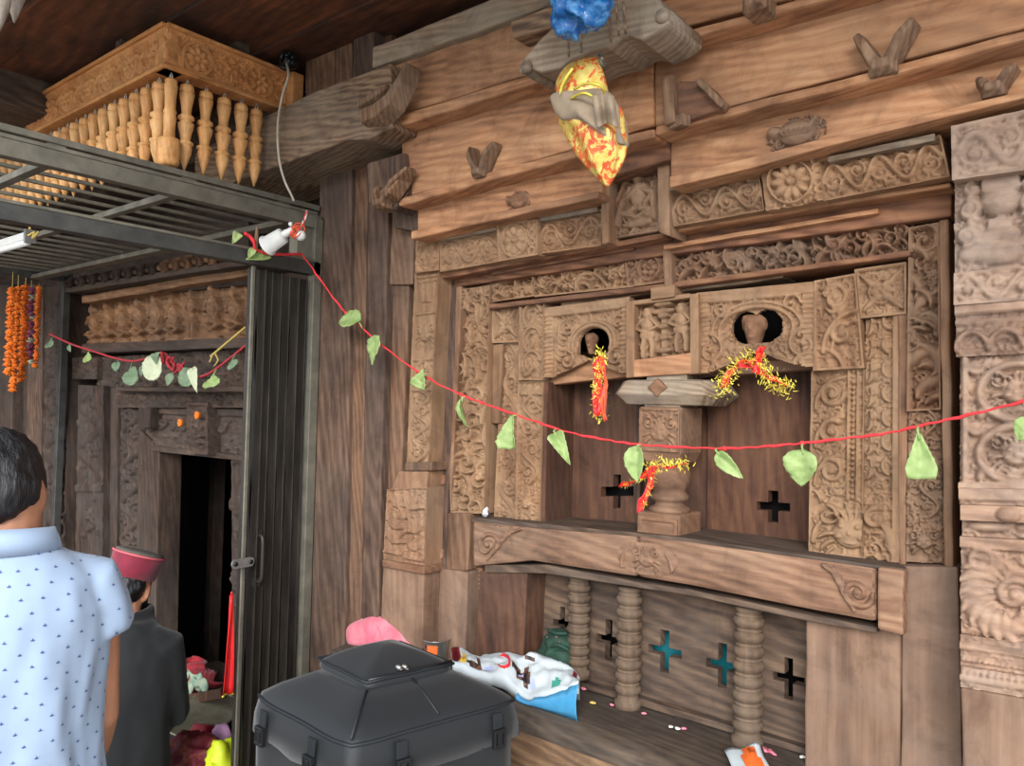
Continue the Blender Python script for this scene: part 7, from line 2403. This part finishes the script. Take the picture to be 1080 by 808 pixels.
# raised coat collar
cr = []
for r, z in ((.084, .0), (.084, .04), (.076, .075), (.066, .075), (.066, .01)):
    cr.append([Vector((HC.x + r * math.cos(t), base_y + .045 + r * 1.05 * math.sin(t) + (z - .02) * .35, shl + z)) for t in [2 * PI * k / 24 for k in range(24)]])
ct.loft(cr + [cr[0]], False)


def cfold(v, n):
    return v + n * (noise.noise(Vector((v.x * 10, v.y * 10, v.z * 3))) * .012 + noise.noise(Vector((v.x * 24, v.y * 24, v.z * 10))) * .004)


build_local(ct, .010, 'coat', M['coat'], pr, YAWP, 4, cfold)
P, R = head(MB(), HC, .98, TILT, HROLL)
hm_ = MB()
hm_.ell(P(0, -.040, .002), (.074, .072, .074), R, 16, 11); hm_.ell(P(0, -.06, -.04), (.054, .04, .036), R, 12, 8)
for sg in (-1, 1): hm_.ell(P(sg * .056, .040, -.055), (.014, .026, .034), R, 10, 7)
build_local(hm_, .006, 'hair', M['hair'], pr, YAWP, 2, strands)
# pillbox cap: grey wool crown, maroon velvet band edged in rose
bz = wloc(pr)


def lathe_local(prof, n=36, ry=1.12):
    rings = []
    for r, z in prof:
        rings.append([P(r * math.cos(2 * PI * k / n), -.014 + r * ry * math.sin(2 * PI * k / n), z) for k in range(n)])
    return rings


def put(m, nm, mat, par):
    m.v = [tuple(p + bz) for p in place([Vector(v) for v in m.v], bz, YAWP)]
    return m.build(nm, mat, par)


w_ = MB(); w_.loft(lathe_local([(.080, .045), (.081, .05), (.088, .125), (.086, .130), (.06, .134), (.01, .135)])); wo = put(w_, 'cap', M['cap_wool'], pr)
v_ = MB(); v_.loft(lathe_local([(.083, .035), (.085, .036), (.0935, .118), (.0915, .119), (.082, .05)]) , False); put(v_, 'velvet_band', M['cap_velvet'], wo)
e_ = MB()
for z, r in ((.119, .0935),):
    rg = lathe_local([(r, z)])[0]; e_.tube(rg + [rg[0]], .0045, 6, False)
put(e_, 'piping', M['cap_piping'], wo)
# =====================================================================  LIGHT AND CAMERA
wd = bpy.data.worlds.new('overcast_sky'); SC.world = wd; wd.use_nodes = True
nt = wd.node_tree; bg = nt.nodes['Background']
tcw = nt.nodes.new('ShaderNodeTexCoord'); sp3 = nt.nodes.new('ShaderNodeSeparateXYZ'); nt.links.new(tcw.outputs['Generated'], sp3.inputs[0])
rp = nt.nodes.new('ShaderNodeValToRGB'); nt.links.new(sp3.outputs[2], rp.inputs[0])
rp.color_ramp.elements[0].position = 0.0; rp.color_ramp.elements[0].color = (0.86, 0.90, 0.95, 1)
rp.color_ramp.elements[1].position = 1.0; rp.color_ramp.elements[1].color = (0.80, 0.90, 1.0, 1)
nt.links.new(rp.outputs[0], bg.inputs[0]); bg.inputs[1].default_value = 1.55
sd = bpy.data.lights.new('sun', 'SUN'); sd.energy = 2.6; sd.angle = math.radians(32); sd.color = (1, .985, .97)
so_ = bpy.data.objects.new('sun', sd); COL.objects.link(so_)
so_.rotation_euler = Vector((-.62, 1.0, -.50)).to_track_quat('-Z', 'Y').to_euler()
add_camera()
vs_ = SC.view_settings
vs_.view_transform = 'Standard'; vs_.look = 'None'; vs_.exposure = 0.66; vs_.gamma = 1.0; vs_.use_curve_mapping = False
